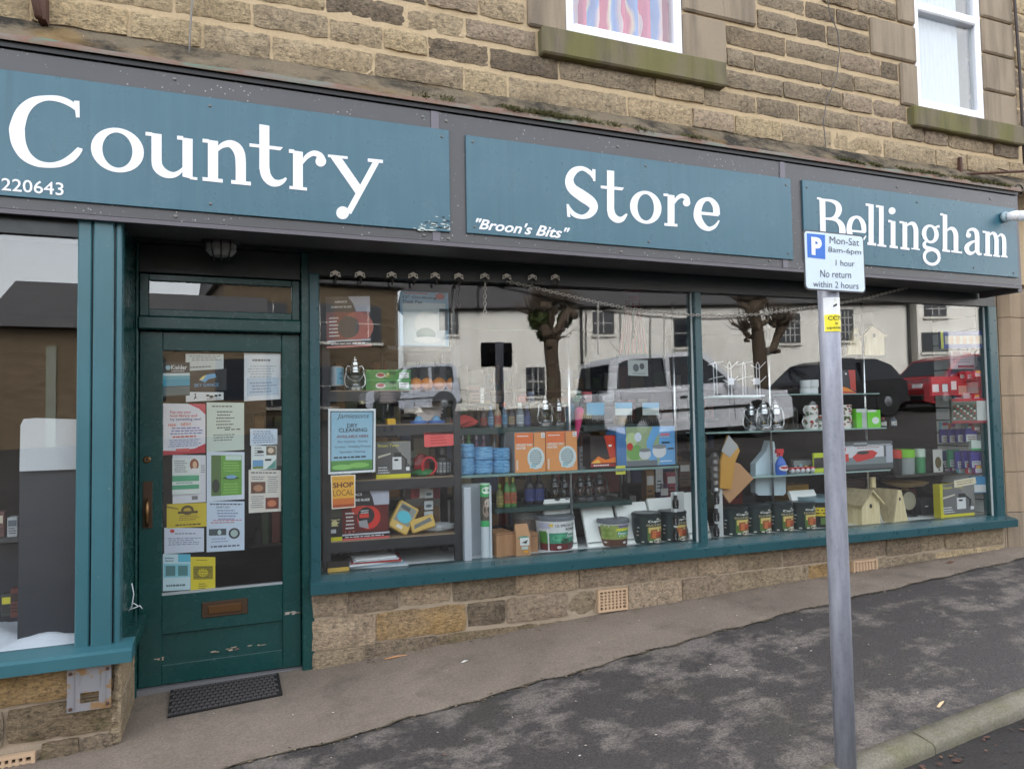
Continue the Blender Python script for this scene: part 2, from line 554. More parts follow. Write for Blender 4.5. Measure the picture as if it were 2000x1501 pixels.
def tag(o, label=None, cat=None, group=None, kind=None):
    for k, v in (('label', label), ('category', cat), ('group', group), ('kind', kind)):
        if v:
            o[k] = v
    return o
def put(name, data, parent=None, loc=(0, 0, 0), rz=0., label=None, cat=None, group=None, kind=None):
    o = bpy.data.objects.new(name, data)
    COL.objects.link(o)
    o.location = loc
    o.rotation_euler = (0, 0, rz)
    if parent:
        o.parent = parent
    return tag(o, label, cat, group, kind)
def empty(name, loc=(0, 0, 0), rz=0., parent=None, **t):
    o = put(name, None, parent, loc, rz, **t)
    o.empty_display_size = .1
    return o
def copy_tree(o, parent=None):
    c = o.copy()
    COL.objects.link(c)
    c.parent = parent
    for ch in list(o.children):
        copy_tree(ch, c)
    return c
def flat(x0, x1, z0, z1, y=0., eps=.0006):
    """front face mapper in x,z"""
    return lambda a, b, l: (x0+(x1-x0)*a, y-eps*l, z0+(z1-z0)*b)
def cylmap(r, z0, z1, c=(0, 0), a0=-78, a1=78, rtop=None, eps=.0006):
    def fn(a, b, l):
        an = R(a0+(a1-a0)*a)
        rr = r+((rtop or r)-r)*b+eps*l
        return (c[0]+rr*math.sin(an), c[1]-rr*math.cos(an), z0+(z1-z0)*b)
    return fn
def stone(x0, x1, z0, z1, y, kind, parent, name='stone', d=.05, g=.0085, rough=.012, mat=None, rg=random):
    """one rough-faced block with its front near y (towards -y) and rounded, uneven edges"""
    w_, h_ = x1-x0-2*g, z1-z0-2*g
    nx = max(3, min(10, int(w_/.06)+2)); nz = 4 if h_ < .25 else 5
    cx, cz = (x0+x1)/2, (z0+z1)/2
    vs_ = []
    pr = rg.uniform(-.008, .01)
    for j in range(nz+1):
        for i in range(nx+1):
            ex = i in (0, nx); ez = j in (0, nz)
            x = -w_/2+w_*i/nx; z = -h_/2+h_*j/nz
            if ex and ez:
                x *= .99; z *= .965
            x += rg.uniform(-1, 1)*.005; z += rg.uniform(-1, 1)*.005
            yy = pr+(rg.uniform(.006, .014) if (ex or ez) else rg.uniform(-rough, rough*.8))
            vs_.append((x, yy, z))
    fs = [(j*(nx+1)+i, j*(nx+1)+i+1, (j+1)*(nx+1)+i+1, (j+1)*(nx+1)+i) for j in range(nz) for i in range(nx)]
    mb = MB()
    mt = mat or SB[kind]
    mb.add(vs_, fs, mt, True)
    loop = [i for i in range(nx+1)]+[j*(nx+1)+nx for j in range(1, nz+1)]+[nz*(nx+1)+i for i in range(nx-1, -1, -1)]+[j*(nx+1) for j in range(nz-1, 0, -1)]
    ring = [vs_[i] for i in loop]
    n = len(ring)
    mb.add(ring+[(a, d, c) for a, b, c in ring], [(i, n+i, n+(i+1) % n, (i+1) % n) for i in range(n)], mt)
    return mb.obj(name, parent, (cx, y, cz))
# strokes for sign-written letters: ribbons of varying width, given in picture coordinates of the sign
def ribbon(pts):
    """(x,y,w) centre line -> left and right outline"""
    out = []
    # resample with a Catmull-Rom spline for smooth curves
    P_ = [pts[0]]+list(pts)+[pts[-1]]
    sm = []
    for k in range(1, len(P_)-2):
        for t in (0, .25, .5, .75):
            q = []
            for c in range(3):
                p0, p1, p2, p3 = (P_[k+j-1][c] for j in range(4))
                q.append(.5*(2*p1+(p2-p0)*t+(2*p0-5*p1+4*p2-p3)*t*t+(3*p1-p0-3*p2+p3)*t**3))
            sm.append(q)
    sm.append(list(pts[-1]))
    n = len(sm)
    L_, R_ = [], []
    for i in range(n):
        a, b = sm[max(i-1, 0)], sm[min(i+1, n-1)]
        dx, dy = b[0]-a[0], b[1]-a[1]
        l = math.hypot(dx, dy) or 1
        w_ = sm[i][2]/2
        L_.append((sm[i][0]-dy/l*w_, sm[i][1]+dx/l*w_))
        R_.append((sm[i][0]+dy/l*w_, sm[i][1]-dx/l*w_))
    return L_, R_
def letter(parent, shapes, fn, mat=None, name='letter'):
    """shapes in picture coordinates: ('s',pts) stroke, ('q',pts) polygon, ('d',cx,cy,r) dot, ('o',cx,cy,rx,ry,ix,iy,shear) ring"""
    mb = MB()
    mat = mat or M_LET
    for k, sh in enumerate(shapes):
        l = .0024+.00025*k
        if sh[0] == 's':
            L_, R_ = ribbon(sh[1])
            n = len(L_)
            mb.add([fn(x, y, l) for x, y in L_+R_], [(i, i+1, n+i+1, n+i) for i in range(n-1)], mat)
        elif sh[0] == 'q':
            mb.add([fn(x, y, l) for x, y in sh[1]], [tuple(range(len(sh[1])))], mat)
        elif sh[0] == 'd':
            mb.add([fn(sh[1]+sh[3]*math.cos(a*math.pi/9), sh[2]+sh[3]*math.sin(a*math.pi/9), l) for a in range(18)], [tuple(range(18))], mat)
        elif sh[0] == 'o':
            _, cx, cy_, rx, ry, ix, iy, shr = sh
            n = 36
            o_ = []
            for (a, b) in ((rx, ry), (ix, iy)):
                for i in range(n):
                    t = 2*math.pi*i/n
                    x = a*math.cos(t)
                    o_.append(fn(cx+x, cy_+b*math.sin(t)+shr*x, l))
            mb.add(o_, [(i, (i+1) % n, n+(i+1) % n, n+i) for i in range(n)], mat)
    return mb.obj(name, parent)
# ------------------------------------------------------------------ ground
def sheet(name, xs, ys, fn, mat, lift=0., **t):
    mb = MB()
    nx, ny = len(xs), len(ys)
    vs_ = []
    for y in ys:
        for x in xs:
            yy = y(x) if callable(y) else y
            vs_.append((x, yy, fn(x, yy)+lift))
    mb.add(vs_, [(j*nx+i, j*nx+i+1, (j+1)*nx+i+1, (j+1)*nx+i) for j in range(ny-1) for i in range(nx-1)], mat, True)
    return mb.obj(name, **t)
def rng(a, b, n):
    return [a+(b-a)*i/n for i in range(n+1)]
XS = [-40, -20, -10]+rng(-6, 12, 36)+[16, 22, 30, 45, 70]
sheet('pavement', XS, [kerbY]+[.1, .5], pave, M_ASPH, kind='structure')
sheet('road', XS, [-70, -45, -32, -24, -18, -12, -8, -6, -4.5, -3.4, lambda x: kerbY(x)-.1], road, M_ROAD, kind='structure')
def apronY(X):
    return lerp_tab(X, [(-3, -1.15), (.35, -.81), (1.316, -.72), (2.16, -.655), (3.754, -.5), (5.05, -.426), (6.43, -.33), (7.2, -.30)])+.012*math.sin(X*9)+.008*math.sin(X*23+1)
sheet('concrete_apron', rng(-3.5, 7.1, 90), [apronY, -.15, .3, .6], pave, M_CONC, .006, kind='structure')
# dark seam of moss and grit where apron and tarmac meet
M_GRIT = MT((84, 74, 58), .95)
sheet('joint_seam', rng(-3.5, 7.1, 160), [lambda x: apronY(x)-.008-.012*math.sin(x*31)*math.sin(x*7), lambda x: apronY(x)+.006*math.sin(x*17)], pave, M_GRIT, .0085, kind='structure')
kerb = empty('kerb', kind='structure')
x = -5.3
while x < 9.5:
    L = .915
    prof = [(-.12, -.3), (-.118, -.045), (-.114, -.02), (-.1, -.006), (-.05, .0), (.0, .002), (.0, -.3)]
    mb = MB()
    vs_ = []
    nseg = 18
    for i in range(nseg+1):
        xx = x+.004+(L-.008)*i/nseg
        for (dy, dz) in prof:
            vs_.append((xx, kerbY(xx)+dy+(random.uniform(-.003, .003) if dy < -.01 else 0), pave(xx, kerbY(xx))+dz+.006+random.uniform(-.0025, .0025)-(.006 if i in (0, nseg) and dz > -.1 else 0)))
    n = len(prof)
    mb.add(vs_, [(i*n+k, i*n+k+1, (i+1)*n+k+1, (i+1)*n+k) for i in range(nseg) for k in range(n-1)], M_KERB, True)
    mb.add(vs_[:n]+vs_[-n:], [tuple(range(n)), tuple(range(2*n-1, n-1, -1))], M_KERB)
    mb.obj('kerb_stone', kerb)
    x += L

# ------------------------------------------------------------------ the shop building
shop = empty('shop_building', (0, 0, 0), label='sandstone shop building with teal shopfront, grey fascia and white upstairs windows', cat='building')
UY = -.1
up = MB()
def wallbox(x0, x1, z0, z1):
    up.box(x0, x1, UY+.018, .32, z0, z1, M_MORT)
wallbox(-5, 10, 2.75, 4.16)
wallbox(-5, 2.205, 4.16, 7.0); wallbox(3.205, 5.665, 4.16, 7.0); wallbox(6.555, 10, 4.16, 7.0)
wallbox(2.205, 3.205, 6.0, 7.0); wallbox(5.665, 6.555, 6.0, 7.0)
upper = up.obj('upper_wall', shop)
tag(upper, label='coursed rough sandstone upper wall with pale mortar')
rw = random.Random(5)
def pick(X, row):
    if row == 'A' and X > 4.3:
        return rw.choice(['tan', 'buff', 'buff'])
    if X < .3:
        return rw.choice(['tan', 'tan', 'buff'])
    if X < 2.2:
        return rw.choice(['tan', 'buff', 'buff', 'pink'] if row in 'AB' else ['buff', 'dark', 'brown', 'pink'])
    if row == 'A':
        return rw.choice(['tan', 'buff', 'buff', 'pink'])
    return rw.choice(['brown', 'brown', 'brown', 'pink', 'brown', 'dark'])
def course(row, z0, z1, joints):
    for a, b in zip(joints, joints[1:]):
        if a is None or b is None:
            continue
        k = pick((a+b)/2, row)
        if row == 'B' and 1.15 < (a+b)/2 < 2.1:
            k = 'dark'
        if row == 'B' and 3.4 < a < 3.8:
            k = 'dark'
        stone(a, b, z0+rw.uniform(0, .008), z1-rw.uniform(0, .008), UY, k, upper, rg=rw)
xl = lambda p, q: PY(p, q, UY).x
course('A', 3.75, 3.925, [-2.2, -1.62, -1.0, xl(252, 30), xl(396, 66), .23, .85, 1.45, 1.76, 2.70, 3.26, 3.66, 4.12, 4.66, 5.24, 5.87, 6.27, 6.85, 7.3, 7.9, 8.6])
course('B', 3.94, 4.1, [-2.1, -1.5, -.85, -.3, .12, .57, .91, 1.2, 1.63, 2.15, 2.93, 3.38, 3.88, 4.31, 4.97, 5.35, 5.73, 6.04, 6.64, 7.0])
course('C', 4.112, 4.272, [-1.8, -1.2, -.6, .02, .55, 1.06, 1.46, 1.985, None, 3.56, 4.15, 4.78, 5.13, 5.535])
course('D', 4.285, 4.445, [-.5, .1, .7, 1.2, 1.56, 1.9, None, 3.6, 3.87, 4.56, 4.92, 5.46])
course('E', 4.46, 4.63, [.2, .8, 1.3, 1.85, None, 3.6, 4.2, 4.78, 5.24, 5.46])
course('F', 4.648, 4.82, [.8, 1.3, 1.9, None, 3.91, 4.32, 4.64, 5.12])
course('G', 4.84, 4.985, [1.2, 1.8, None, 3.91, 4.42, 4.75, 5.12])
course('H', 5.0, 5.17, [1.4, 1.9, None, 3.62, 4.1, 4.6, 5.0, 5.46])
course('I', 5.185, 5.36, [1.4, 1.9, None, 3.62, 4.0, 4.3, 4.9, 5.46])
course('J', 5.375, 5.54, [1.3, 1.8, None, 3.8, 4.4, 4.95, 5.46])
course('K', 5.555, 5.72, [1.3, 1.9, None, 3.7, 4.2, 4.7, 5.2, 5.46])
for z0, z1 in ((4.26, 4.45), (4.465, 4.64), (4.655, 4.83), (4.845, 5.02), (5.035, 5.2), (5.215, 5.38), (5.395, 5.56), (5.575, 5.75), (5.765, 5.93)):
    a = rw.uniform(7.25, 7.6)
    for p, q in ((7.0, a), (a, a+.5), (a+.5, a+1.1)):
        stone(p, q, z0, z1, UY, rw.choice(['brown', 'buff', 'tan']), upper, rg=rw)
# window jambs, dressed blocks standing slightly proud
for (x0, x1, z0, z1) in ((3.205, 3.6, 4.285, 4.64), (3.205, 3.9, 4.65, 4.985), (3.205, 3.61, 5.0, 5.36), (3.205, 3.78, 5.375, 5.72),
                         (1.91, 2.205, 4.285, 4.64), (1.87, 2.205, 4.65, 5.0), (1.91, 2.205, 5.01, 5.4),
                         (5.46, 5.665, 4.255, 4.64), (5.125, 5.665, 4.65, 4.985), (5.46, 5.665, 5.0, 5.36), (5.46, 5.665, 5.375, 5.72),
                         (6.555, 6.99, 4.25, 4.55), (6.555, 6.99, 4.556, 4.91), (6.555, 6.99, 4.916, 5.25), (6.555, 6.99, 5.256, 5.6), (6.555, 6.99, 5.606, 5.9)):
    mb = MB()
    cx, cz = (x0+x1)/2, (z0+z1)/2
    g = .005
    mb.box(x0-cx+(g if x0 not in (3.205, 6.555) else -.004), x1-cx-(g if x1 not in (2.205, 5.665) else -.004), -.012, .16, z0-cz+g, z1-cz-g, M_JAMB, .014)
    mb.obj('jamb_stone', upper, (cx, UY, cz))
def sill_stone(x0, x1, z0, z1):
    mb = MB()
    mb.box(x0, x1, UY-.065, .12, z0, z1, M_SILL, .012)
    return mb.obj('window_sill', upper)
sill_stone(1.995, 3.545, 4.085, 4.278)
sill_stone(5.545, 6.98, 4.062, 4.243)
# upstairs windows
def pvc_window(x0, x1, z0, z1, rail, label):
    fr = MB()
    y0, y1 = -.085, -.015
    t = .075
    fr.box(x0, x0+t, y0, y1, z0, z1, M_PVC, .012); fr.box(x1-t, x1, y0, y1, z0, z1, M_PVC, .012)
    fr.box(x0+t, x1-t, y0+.002, y1, z0, z0+t+.015, M_PVC, .012); fr.box(x0+t, x1-t, y0+.002, y1, z1-t, z1, M_PVC, .012)
    if rail:
        fr.box(x0+t, x1-t, y0-.012, y1, rail, rail+.085, M_PVC, .012)
    o = fr.obj('upstairs_window', shop)
    tag(o, label=label)
    p = MB()
    p.box(x0+t-.01, x1-t+.01, -.045, -.039, z0+t, z1-t+.01, M_GLASS)
    p.obj('pane', o)
    b = MB()
    b.box(x0-.0, x1+.0, -.1, .0, z0-.018, z0, M_PVC, .006)
    b.obj('cill_trim', o)
    return o
wl = pvc_window(2.205, 3.205, 4.30, 5.98, None, 'white plastic window showing a pink and blue patterned curtain')
wr = pvc_window(5.665, 6.555, 4.265, 5.98, 5.16, 'white plastic window with a plain pale blind')
def curtain_mat():
    s = NT('striped_curtain')
    x_, _, z_ = s.sep()
    wv = s.math('ADD', s.math('MULTIPLY', x_, 1.0), s.math('ADD', s.math('MULTIPLY', s.noise(2.2, 2, .5, s.stretch(1, 1, .9)), .22), s.math('MULTIPLY', z_, .08)))
    f = s.math('FRACT', s.math('MULTIPLY', wv, 5.6))
    col = s.ramp(f, (0., (.62, .1, .2, 1)), (.38, (.6, .16, .25, 1)), (.46, (.75, .65, .5, 1)), (.55, (.2, .3, .6, 1)), (.8, (.25, .35, .65, 1)), (.92, (.7, .5, .5, 1)))
    return s.out(col, .9)
mb = MB()
n = 60
vs_ = [(2.23+.95*i/n, .05+.035*math.sin(i*.9), z) for z in (4.32, 5.97) for i in range(n+1)]
mb.add(vs_, [(i, i+1, n+2+i, n+1+i) for i in range(n)], curtain_mat(), True)
mb.obj('curtain', wl)
mb = MB()
vs_ = [(5.69+.70*i/n, .03+.006*math.sin(i*1.3), z) for z in (4.29, 5.97) for i in range(n+1)]
mb.add(vs_, [(i, i+1, n+2+i, n+1+i) for i in range(n)], MT((196, 202, 210), .9), True)
mb.obj('blind', wr)
mb = MB()
mb.box(-5, 10, .3, .36, 3.3, 7.0, MT((120, 112, 104), .9))
mb.obj('inner_wall', shop)

# ------------------------------------------------------------------ fascia
FY = -.42
FX1 = PY(1989, 480, FY).x
mb = MB()
mb.box(-5, FX1, FY, -.05, 2.645, 3.445, M_FASC, .006)
fas = mb.obj('fascia', shop)
for px in (849, 1527):
    c = PY(px, 240 if px < 1000 else 330, FY).x
    mb = MB()
    mb.box(c-.024, c+.024, FY-.006, FY+.01, 2.65, 3.44, MT((104, 100, 108), .45))
    mb.obj('cover_strip', fas)
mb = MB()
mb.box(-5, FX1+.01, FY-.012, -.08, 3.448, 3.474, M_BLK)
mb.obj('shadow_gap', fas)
mb = MB()
mb.box(-5, FX1, FY-.006, FY+.02, 2.625, 2.647, MT((92, 88, 94), .5))
mb.obj('drip_bead', fas)
mb = MB()          # end return of the fascia with a green post behind it
mb.box(FX1+.002, FX1+.05, FY+.02, -.05, 2.6, 3.46, MT((96, 92, 98), .5))
mb.obj('end_return', fas)
def flash_mat():
    s = NT('painted_lead_flashing')
    x_ = s.noise(1, 5, .6, s.stretch(3, 3, 14))
    col = s.ramp(x_, (.3, (.11, .15, .11, 1)), (.45, (.16, .145, .12, 1)), (.58, (.17, .09, .06, 1)), (.7, (.1, .16, .12, 1)))
    return s.out(col, .7, s.bump(s.noise(30, 4), .3, .005))
mb = MB()
vs_ = []
xs_ = rng(-5, FX1+.03, 120)
for i, X in enumerate(xs_):
    j = .006*math.sin(X*5)+.004*math.sin(X*13)
    vs_ += [(X, FY-.03, 3.475), (X, FY-.03, 3.502+j), (X, FY+.05, 3.53+j)]
mb.add(vs_, [(i*3+k, i*3+3+k, i*3+4+k, i*3+1+k) for i in range(len(xs_)-1) for k in (0, 1)], flash_mat(), True)
mb.obj('flashing', fas)
def flaunch_mat():
    s = NT('weathered_mortar_ledge')
    col = s.mix(s.noise(4, 5), (.25, .2, .135, 1), (.16, .135, .1, 1))
    col = s.mix(s.ramp(s.noise(2.6, 5, .7), (.46, 0.), (.6, 1.)), col, (.05, .045, .038, 1))
    col = s.mix(s.math('MULTIPLY', s.ramp(s.noise(1.7, 3), (.58, 0.), (.68, 1.)), .5), col, (.3, .19, .07, 1))
    col = s.mix(s.ramp(s.noise(45, 3, .8), (.68, 0.), (.72, 1.)), col, (.6, .58, .54, 1))
    return s.out(col, .95, s.bump(s.noise(28, 5, .75), 1., .03), spec=.1)
mb = MB()
vs_ = []
xs_ = rng(-5, 7.2, 170)
ny = 5
rr = random.Random(3)
for X in xs_:
    for j in range(ny+1):
        t = j/ny
        vs_.append((X, FY+.03+(UY+.02-FY-.03)*t, 3.505+.265*t**1.15+rr.uniform(-.012, .012)*(0 < j < ny)+.015*math.sin(X*3.1)*math.sin(t*3.14)))
mb.add(vs_, [(i*(ny+1)+k, (i+1)*(ny+1)+k, (i+1)*(ny+1)+k+1, i*(ny+1)+k+1) for i in range(len(xs_)-1) for k in range(ny)], flaunch_mat(), True)
mb.obj('mortar_ledge', shop)
# screws in the fascia sheet
for px, py in ((341, 154), (343, 422), (826, 228), (871, 236), (828, 459), (876, 466), (1206, 286), (1213, 492), (1523, 335), (1503, 509), (1752, 365), (1934, 388), (1870, 392)):
    p = PY(px, py, FY)
    mb = MB()
    mb.lathe([(.011, 0), (.011, .003), (.006, .006)], M_STEEL, 8)
    o = mb.obj('screw', fas, p)
    o.rotation_euler = (R(90), 0, 0)

# ------------------------------------------------------------------ sign boards
SY = -.436
def board(name, corners, label, x0=None):
    q = [PY(a, b, SY) for a, b in corners]     # TL TR BR BL
    xa = x0 if x0 is not None else (q[0].x+q[3].x)/2
    xb = (q[1].x+q[2].x)/2
    zt = (q[0].z+q[1].z)/2; zb = (q[2].z+q[3].z)/2
    mb = MB()
    mb.box(xa, xb, SY, FY-.002, zb, zt, M_SIGN, .002)
    o = mb.obj(name, label=label, cat='sign', group='teal sign boards along the fascia')
    return o
b1 = board('sign_board', [(0, 131), (878, 257), (879, 451.5), (0, 383)], 'long teal sign board reading Country in white serif letters', -4.2)
b2 = board('sign_board', [(909, 262), (1545, 350), (1549, 506), (913, 456)], 'teal sign board reading Store in white letters, Broon\'s Bits at its corner')
b3 = board('sign_board', [(1568, 353.5), (1985, 405), (1988.5, 539.4), (1572, 510)], 'teal sign board reading Bellingham at the right end of fascia')
def zfn(x0, y0, s):
    return lambda x, y, l: tuple(PY(x0+x/s, y0+y/s, SY-l))
Z1, Z2, Z3, Z6 = zfn(0, 0, 2.857), zfn(650, 0, 2.857), zfn(1300, 0, 2.857), zfn(1540, 380, 4.348)
def q4(x0, y0, x1, y1, sh=.1):
    """bar whose long edges fall with the sign's perspective"""
    return ('q', [(x0, y0), (x1, y0+sh*(x1-x0)), (x1, y1), (x0, y1-sh*(x1-x0))])
letter(b1, [('s', [(432, 610, 26), (392, 578, 34), (330, 553, 34), (255, 548, 30), (180, 570, 52), (125, 625, 74), (98, 700, 86), (95, 735, 88), (105, 800, 80), (140, 865, 62), (200, 908, 40), (270, 922, 30), (340, 913, 36), (400, 882, 44), (438, 842, 38), (446, 826, 30)]), ('q', [(413, 562), (443, 564), (445, 656), (424, 656)])], Z1)
letter(b1, [('o', 655, 838, 148, 124, 84, 98, .1)], Z1)
letter(b1, [('q', [(845, 742), (902, 750), (902, 905), (845, 900)]), ('s', [(873, 885, 57), (880, 930, 57), (915, 965, 48), (962, 977, 34), (1000, 962, 24), (1035, 925, 10)]), ('q', [(1018, 768), (1075, 776), (1075, 1000), (1018, 985)]), q4(812, 736, 850, 760), q4(988, 757, 1022, 782), q4(1060, 986, 1101, 1005)], Z1)
letter(b1, [('q', [(1160, 780), (1217, 788), (1217, 1012), (1160, 1002)]), ('s', [(1205, 845, 14), (1240, 812, 30), (1285, 803, 42), (1322, 828, 56), (1340, 870, 58), (1343, 930, 57)]), ('q', [(1315, 900), (1372, 905), (1372, 1030), (1315, 1020)]), q4(1130, 774, 1165, 798), q4(1130, 988, 1243, 1020), q4(1290, 1004, 1400, 1036)], Z1)
letter(b1, [('q', [(1447, 693), (1503, 702), (1503, 950), (1447, 945)]), ('s', [(1475, 930, 56), (1485, 980, 54), (1515, 1015, 46), (1550, 1022, 36), (1580, 1010, 24), (1597, 993, 12)]), ('q', [(1392, 800), (1580, 822), (1563, 840), (1392, 818)])], Z1)
letter(b1, [('q', [(1635, 840), (1690, 848), (1690, 1055), (1635, 1046)]), ('s', [(1682, 915, 14), (1712, 875, 26), (1750, 855, 30), (1785, 868, 34), (1802, 892, 30)]), ('d', 1790, 900, 30), q4(1612, 832, 1642, 856), q4(1615, 1037, 1713, 1064)], Z1)
letter(b1, [('q', [(-15, 875), (52, 886), (172, 1058), (138, 1095)]), ('q', [(222, 905), (258, 910), (102, 1195), (72, 1180)]), ('d', 55, 1187, 36), q4(-27, 862, 83, 888), q4(195, 884, 280, 911)], Z2)
letter(b2, [('s', [(1458, 1000, 12), (1438, 965, 24), (1392, 940, 24), (1346, 955, 40), (1320, 1000, 46), (1334, 1050, 54), (1390, 1092, 62), (1440, 1128, 58), (1456, 1162, 46), (1432, 1197, 36), (1388, 1210, 24), (1342, 1193, 26), (1315, 1150, 10)]), ('q', [(1447, 943), (1466, 946), (1465, 1012), (1452, 1010)]), ('q', [(1304, 1138), (1318, 1140), (1326, 1212), (1308, 1209)])], Z2)
letter(b2, [('q', [(1530, 950), (1570, 954), (1570, 1180), (1530, 1178)]), ('s', [(1550, 1165, 40), (1558, 1200, 42), (1585, 1224, 38), (1615, 1222, 28), (1641, 1193, 10)]), ('q', [(1495, 1035), (1625, 1047), (1614, 1063), (1495, 1051)])], Z2)
letter(b2, [('o', 1746, 1157, 88, 92, 46, 74, .08)], Z2)
letter(b2, [('q', [(1868, 1086), (1907, 1090), (1907, 1260), (1868, 1255)]), ('s', [(1900, 1140, 10), (1922, 1106, 20), (1950, 1092, 25), (1975, 1106, 26), (1984, 1125, 20)]), ('d', 1974, 1131, 21), q4(1845, 1079, 1872, 1096, .08), q4(1850, 1244, 1923, 1265, .08)], Z2)
letter(b2, [('q', [(190, 1180), (296, 1190), (296, 1207), (190, 1197)]), ('s', [(284, 1200, 38), (280, 1152, 36), (255, 1118, 26), (225, 1112, 22), (195, 1132, 36), (179, 1175, 42), (181, 1218, 44), (205, 1258, 38), (240, 1277, 24), (275, 1263, 18), (299, 1230, 8)])], Z3)
# Bellingham
letter(b3, [('q', [(262, 28), (312, 38), (318, 402), (272, 396)]), ('s', [(305, 46, 18), (370, 55, 26), (415, 82, 42), (428, 130, 52), (408, 180, 42), (368, 203, 24), (310, 203, 16)]), ('s', [(310, 205, 16), (400, 213, 30), (448, 258, 48), (458, 320, 56), (440, 375, 46), (390, 402, 26), (310, 397, 18)]), q4(242, 22, 275, 44, .12), q4(245, 386, 290, 406, .12)], Z6)
letter(b3, [('q', [(510, 296), (655, 310), (655, 328), (510, 314)]), ('s', [(642, 318, 38), (634, 250, 42), (605, 202, 30), (570, 192, 24), (535, 215, 40), (516, 270, 44), (520, 330, 46), (548, 385, 38), (590, 404, 24), (630, 388, 18), (658, 350, 8)])], Z6)
letter(b3, [('q', [(680, 78), (723, 85), (723, 430), (680, 420)]), q4(655, 74, 690, 98, .12), q4(670, 404, 745, 435, .12)], Z6)
letter(b3, [('q', [(768, 92), (808, 98), (808, 440), (768, 432)]), q4(742, 88, 775, 112, .12), q4(755, 420, 830, 446, .12)], Z6)
letter(b3, [('q', [(868, 222), (908, 227), (908, 452), (868, 445)]), ('d', 879, 138, 30), q4(846, 214, 876, 238, .12), q4(858, 430, 928, 459, .12)], Z6)
letter(b3, [('q', [(968, 230), (1008, 236), (1008, 466), (968, 458)]), ('s', [(1000, 268, 8), (1035, 245, 24), (1064, 252, 36), (1080, 290, 40), (1083, 340, 40)]), ('q', [(1062, 320), (1103, 325), (1103, 465), (1062, 460)]), q4(942, 224, 975, 246, .12), q4(950, 444, 1028, 472, .12), q4(1042, 452, 1116, 472, .12)], Z6)
letter(b3, [('o', 1204, 334, 72, 79, 34, 60, .1), ('s', [(1245, 285, 14), (1262, 272, 18), (1283, 270, 22)]), ('s', [(1172, 392, 16), (1152, 420, 28), (1165, 448, 32), (1215, 462, 32), (1262, 482, 30), (1280, 520, 26)]), ('o', 1216, 530, 76, 74, 50, 49, .08)], Z6)
letter(b3, [('q', [(1310, 165), (1348, 172), (1348, 485), (1310, 478)]), ('s', [(1340, 312, 8), (1372, 288, 24), (1402, 296, 36), (1420, 335, 40), (1422, 390, 40)]), ('q', [(1402, 370), (1442, 375), (1442, 495), (1402, 490)]), q4(1288, 158, 1316, 180, .12), q4(1305, 464, 1372, 490, .12), q4(1382, 474, 1475, 500, .12)], Z6)
letter(b3, [('d', 1528, 345, 22), ('s', [(1512, 345, 10), (1528, 306, 20), (1565, 294, 26), (1594, 315, 38), (1602, 360, 40)]), ('q', [(1582, 350), (1622, 355), (1622, 485), (1582, 480)]), ('s', [(1602, 478, 36), (1618, 504, 26), (1642, 504, 12)]), ('s', [(1590, 392, 14), (1550, 408, 26), (1518, 436, 38), (1514, 468, 40), (1538, 498, 32), (1574, 490, 18), (1596, 460, 10)])], Z6)
letter(b3, [('q', [(1672, 312), (1710, 317), (1710, 520), (1672, 513)]), ('s', [(1702, 350, 8), (1732, 326, 22), (1756, 345, 34), (1766, 385, 37)]), ('q', [(1748, 372), (1785, 376), (1785, 527), (1748, 520)]), ('s', [(1777, 360, 8), (1803, 340, 22), (1826, 360, 32), (1832, 405, 36)]), ('q', [(1814, 390), (1850, 394), (1850, 534), (1814, 528)]), q4(1648, 306, 1678, 328, .12), q4(1658, 500, 1728, 526, .12), q4(1738, 510, 1796, 532, .12), q4(1804, 516, 1860, 537, .12)], Z6)
def small_text(parent, s, TL, TR, BR, BL, fn, name='lettering', bold=.012, shear=0, mat=None):
    def mp(a, b, l):
        x = (TL[0]*(1-a)+TR[0]*a)*b+(BL[0]*(1-a)+BR[0]*a)*(1-b)
        y = (TL[1]*(1-a)+TR[1]*a)*b+(BL[1]*(1-a)+BR[1]*a)*(1-b)
        return fn(x, y, .003)
    mb = MB()
    mb.pr_text(mp, s, 0, 0, 1, 1, mat or M_LET, 1, bold, shear)
    return mb.obj(name, parent)
small_text(b1, '220643', (8, 992), (355, 1020), (355, 1092), (8, 1062), Z1, 'telephone_number', .008)
small_text(b2, '"Broon\'s Bits"', (797, 1216), (1325, 1272), (1322, 1336), (797, 1276), Z2, 'small_lettering', .022, .35)
for bb, pts in ((b1, ((410, 207), (411, 398), (863, 267))), (b2, ((923, 277), (927, 443), (1261, 324), (1267, 472), (1535, 361), (1540, 495))), (b3, ((1576, 366), (1791, 395), (1902, 523), (1980, 533)))):
    for px, py in pts:
        mb = MB()
        mb.lathe([(.008, 0), (.008, .003), (.004, .006)], M_STEEL, 8)
        o = mb.obj('screw', bb, PY(px, py, SY-.0005))
        o.rotation_euler = (R(90), 0, 0)
# flaked paint at the lower right corner of the long board
mb = MB()
rf = random.Random(4)
for i in range(46):
    t = rf.random()
    x = 655-rf.random()**1.5*200; y = 1285-rf.random()**1.6*110*(1-(655-x)/260)
    w_ = rf.uniform(6, 26); h_ = rf.uniform(3, 8)
    pts = [(x+w_*math.cos(a)*rf.uniform(.6, 1), y+h_*math.sin(a)*rf.uniform(.5, 1)+.1*w_*math.cos(a)) for a in (0, 1.1, 2.1, 3.1, 4.2, 5.3)]
    pts = [(min(p, 655), min(q, 1288)) for p, q in pts]
    mb.add([Z2(p, q, .0012+.00002*i) for p, q in pts], [tuple(range(6))], MT(rf.choice([(196, 204, 200), (40, 52, 58), (150, 165, 165), (30, 42, 48)]), .8))
mb.obj('flaked_paint', b1)
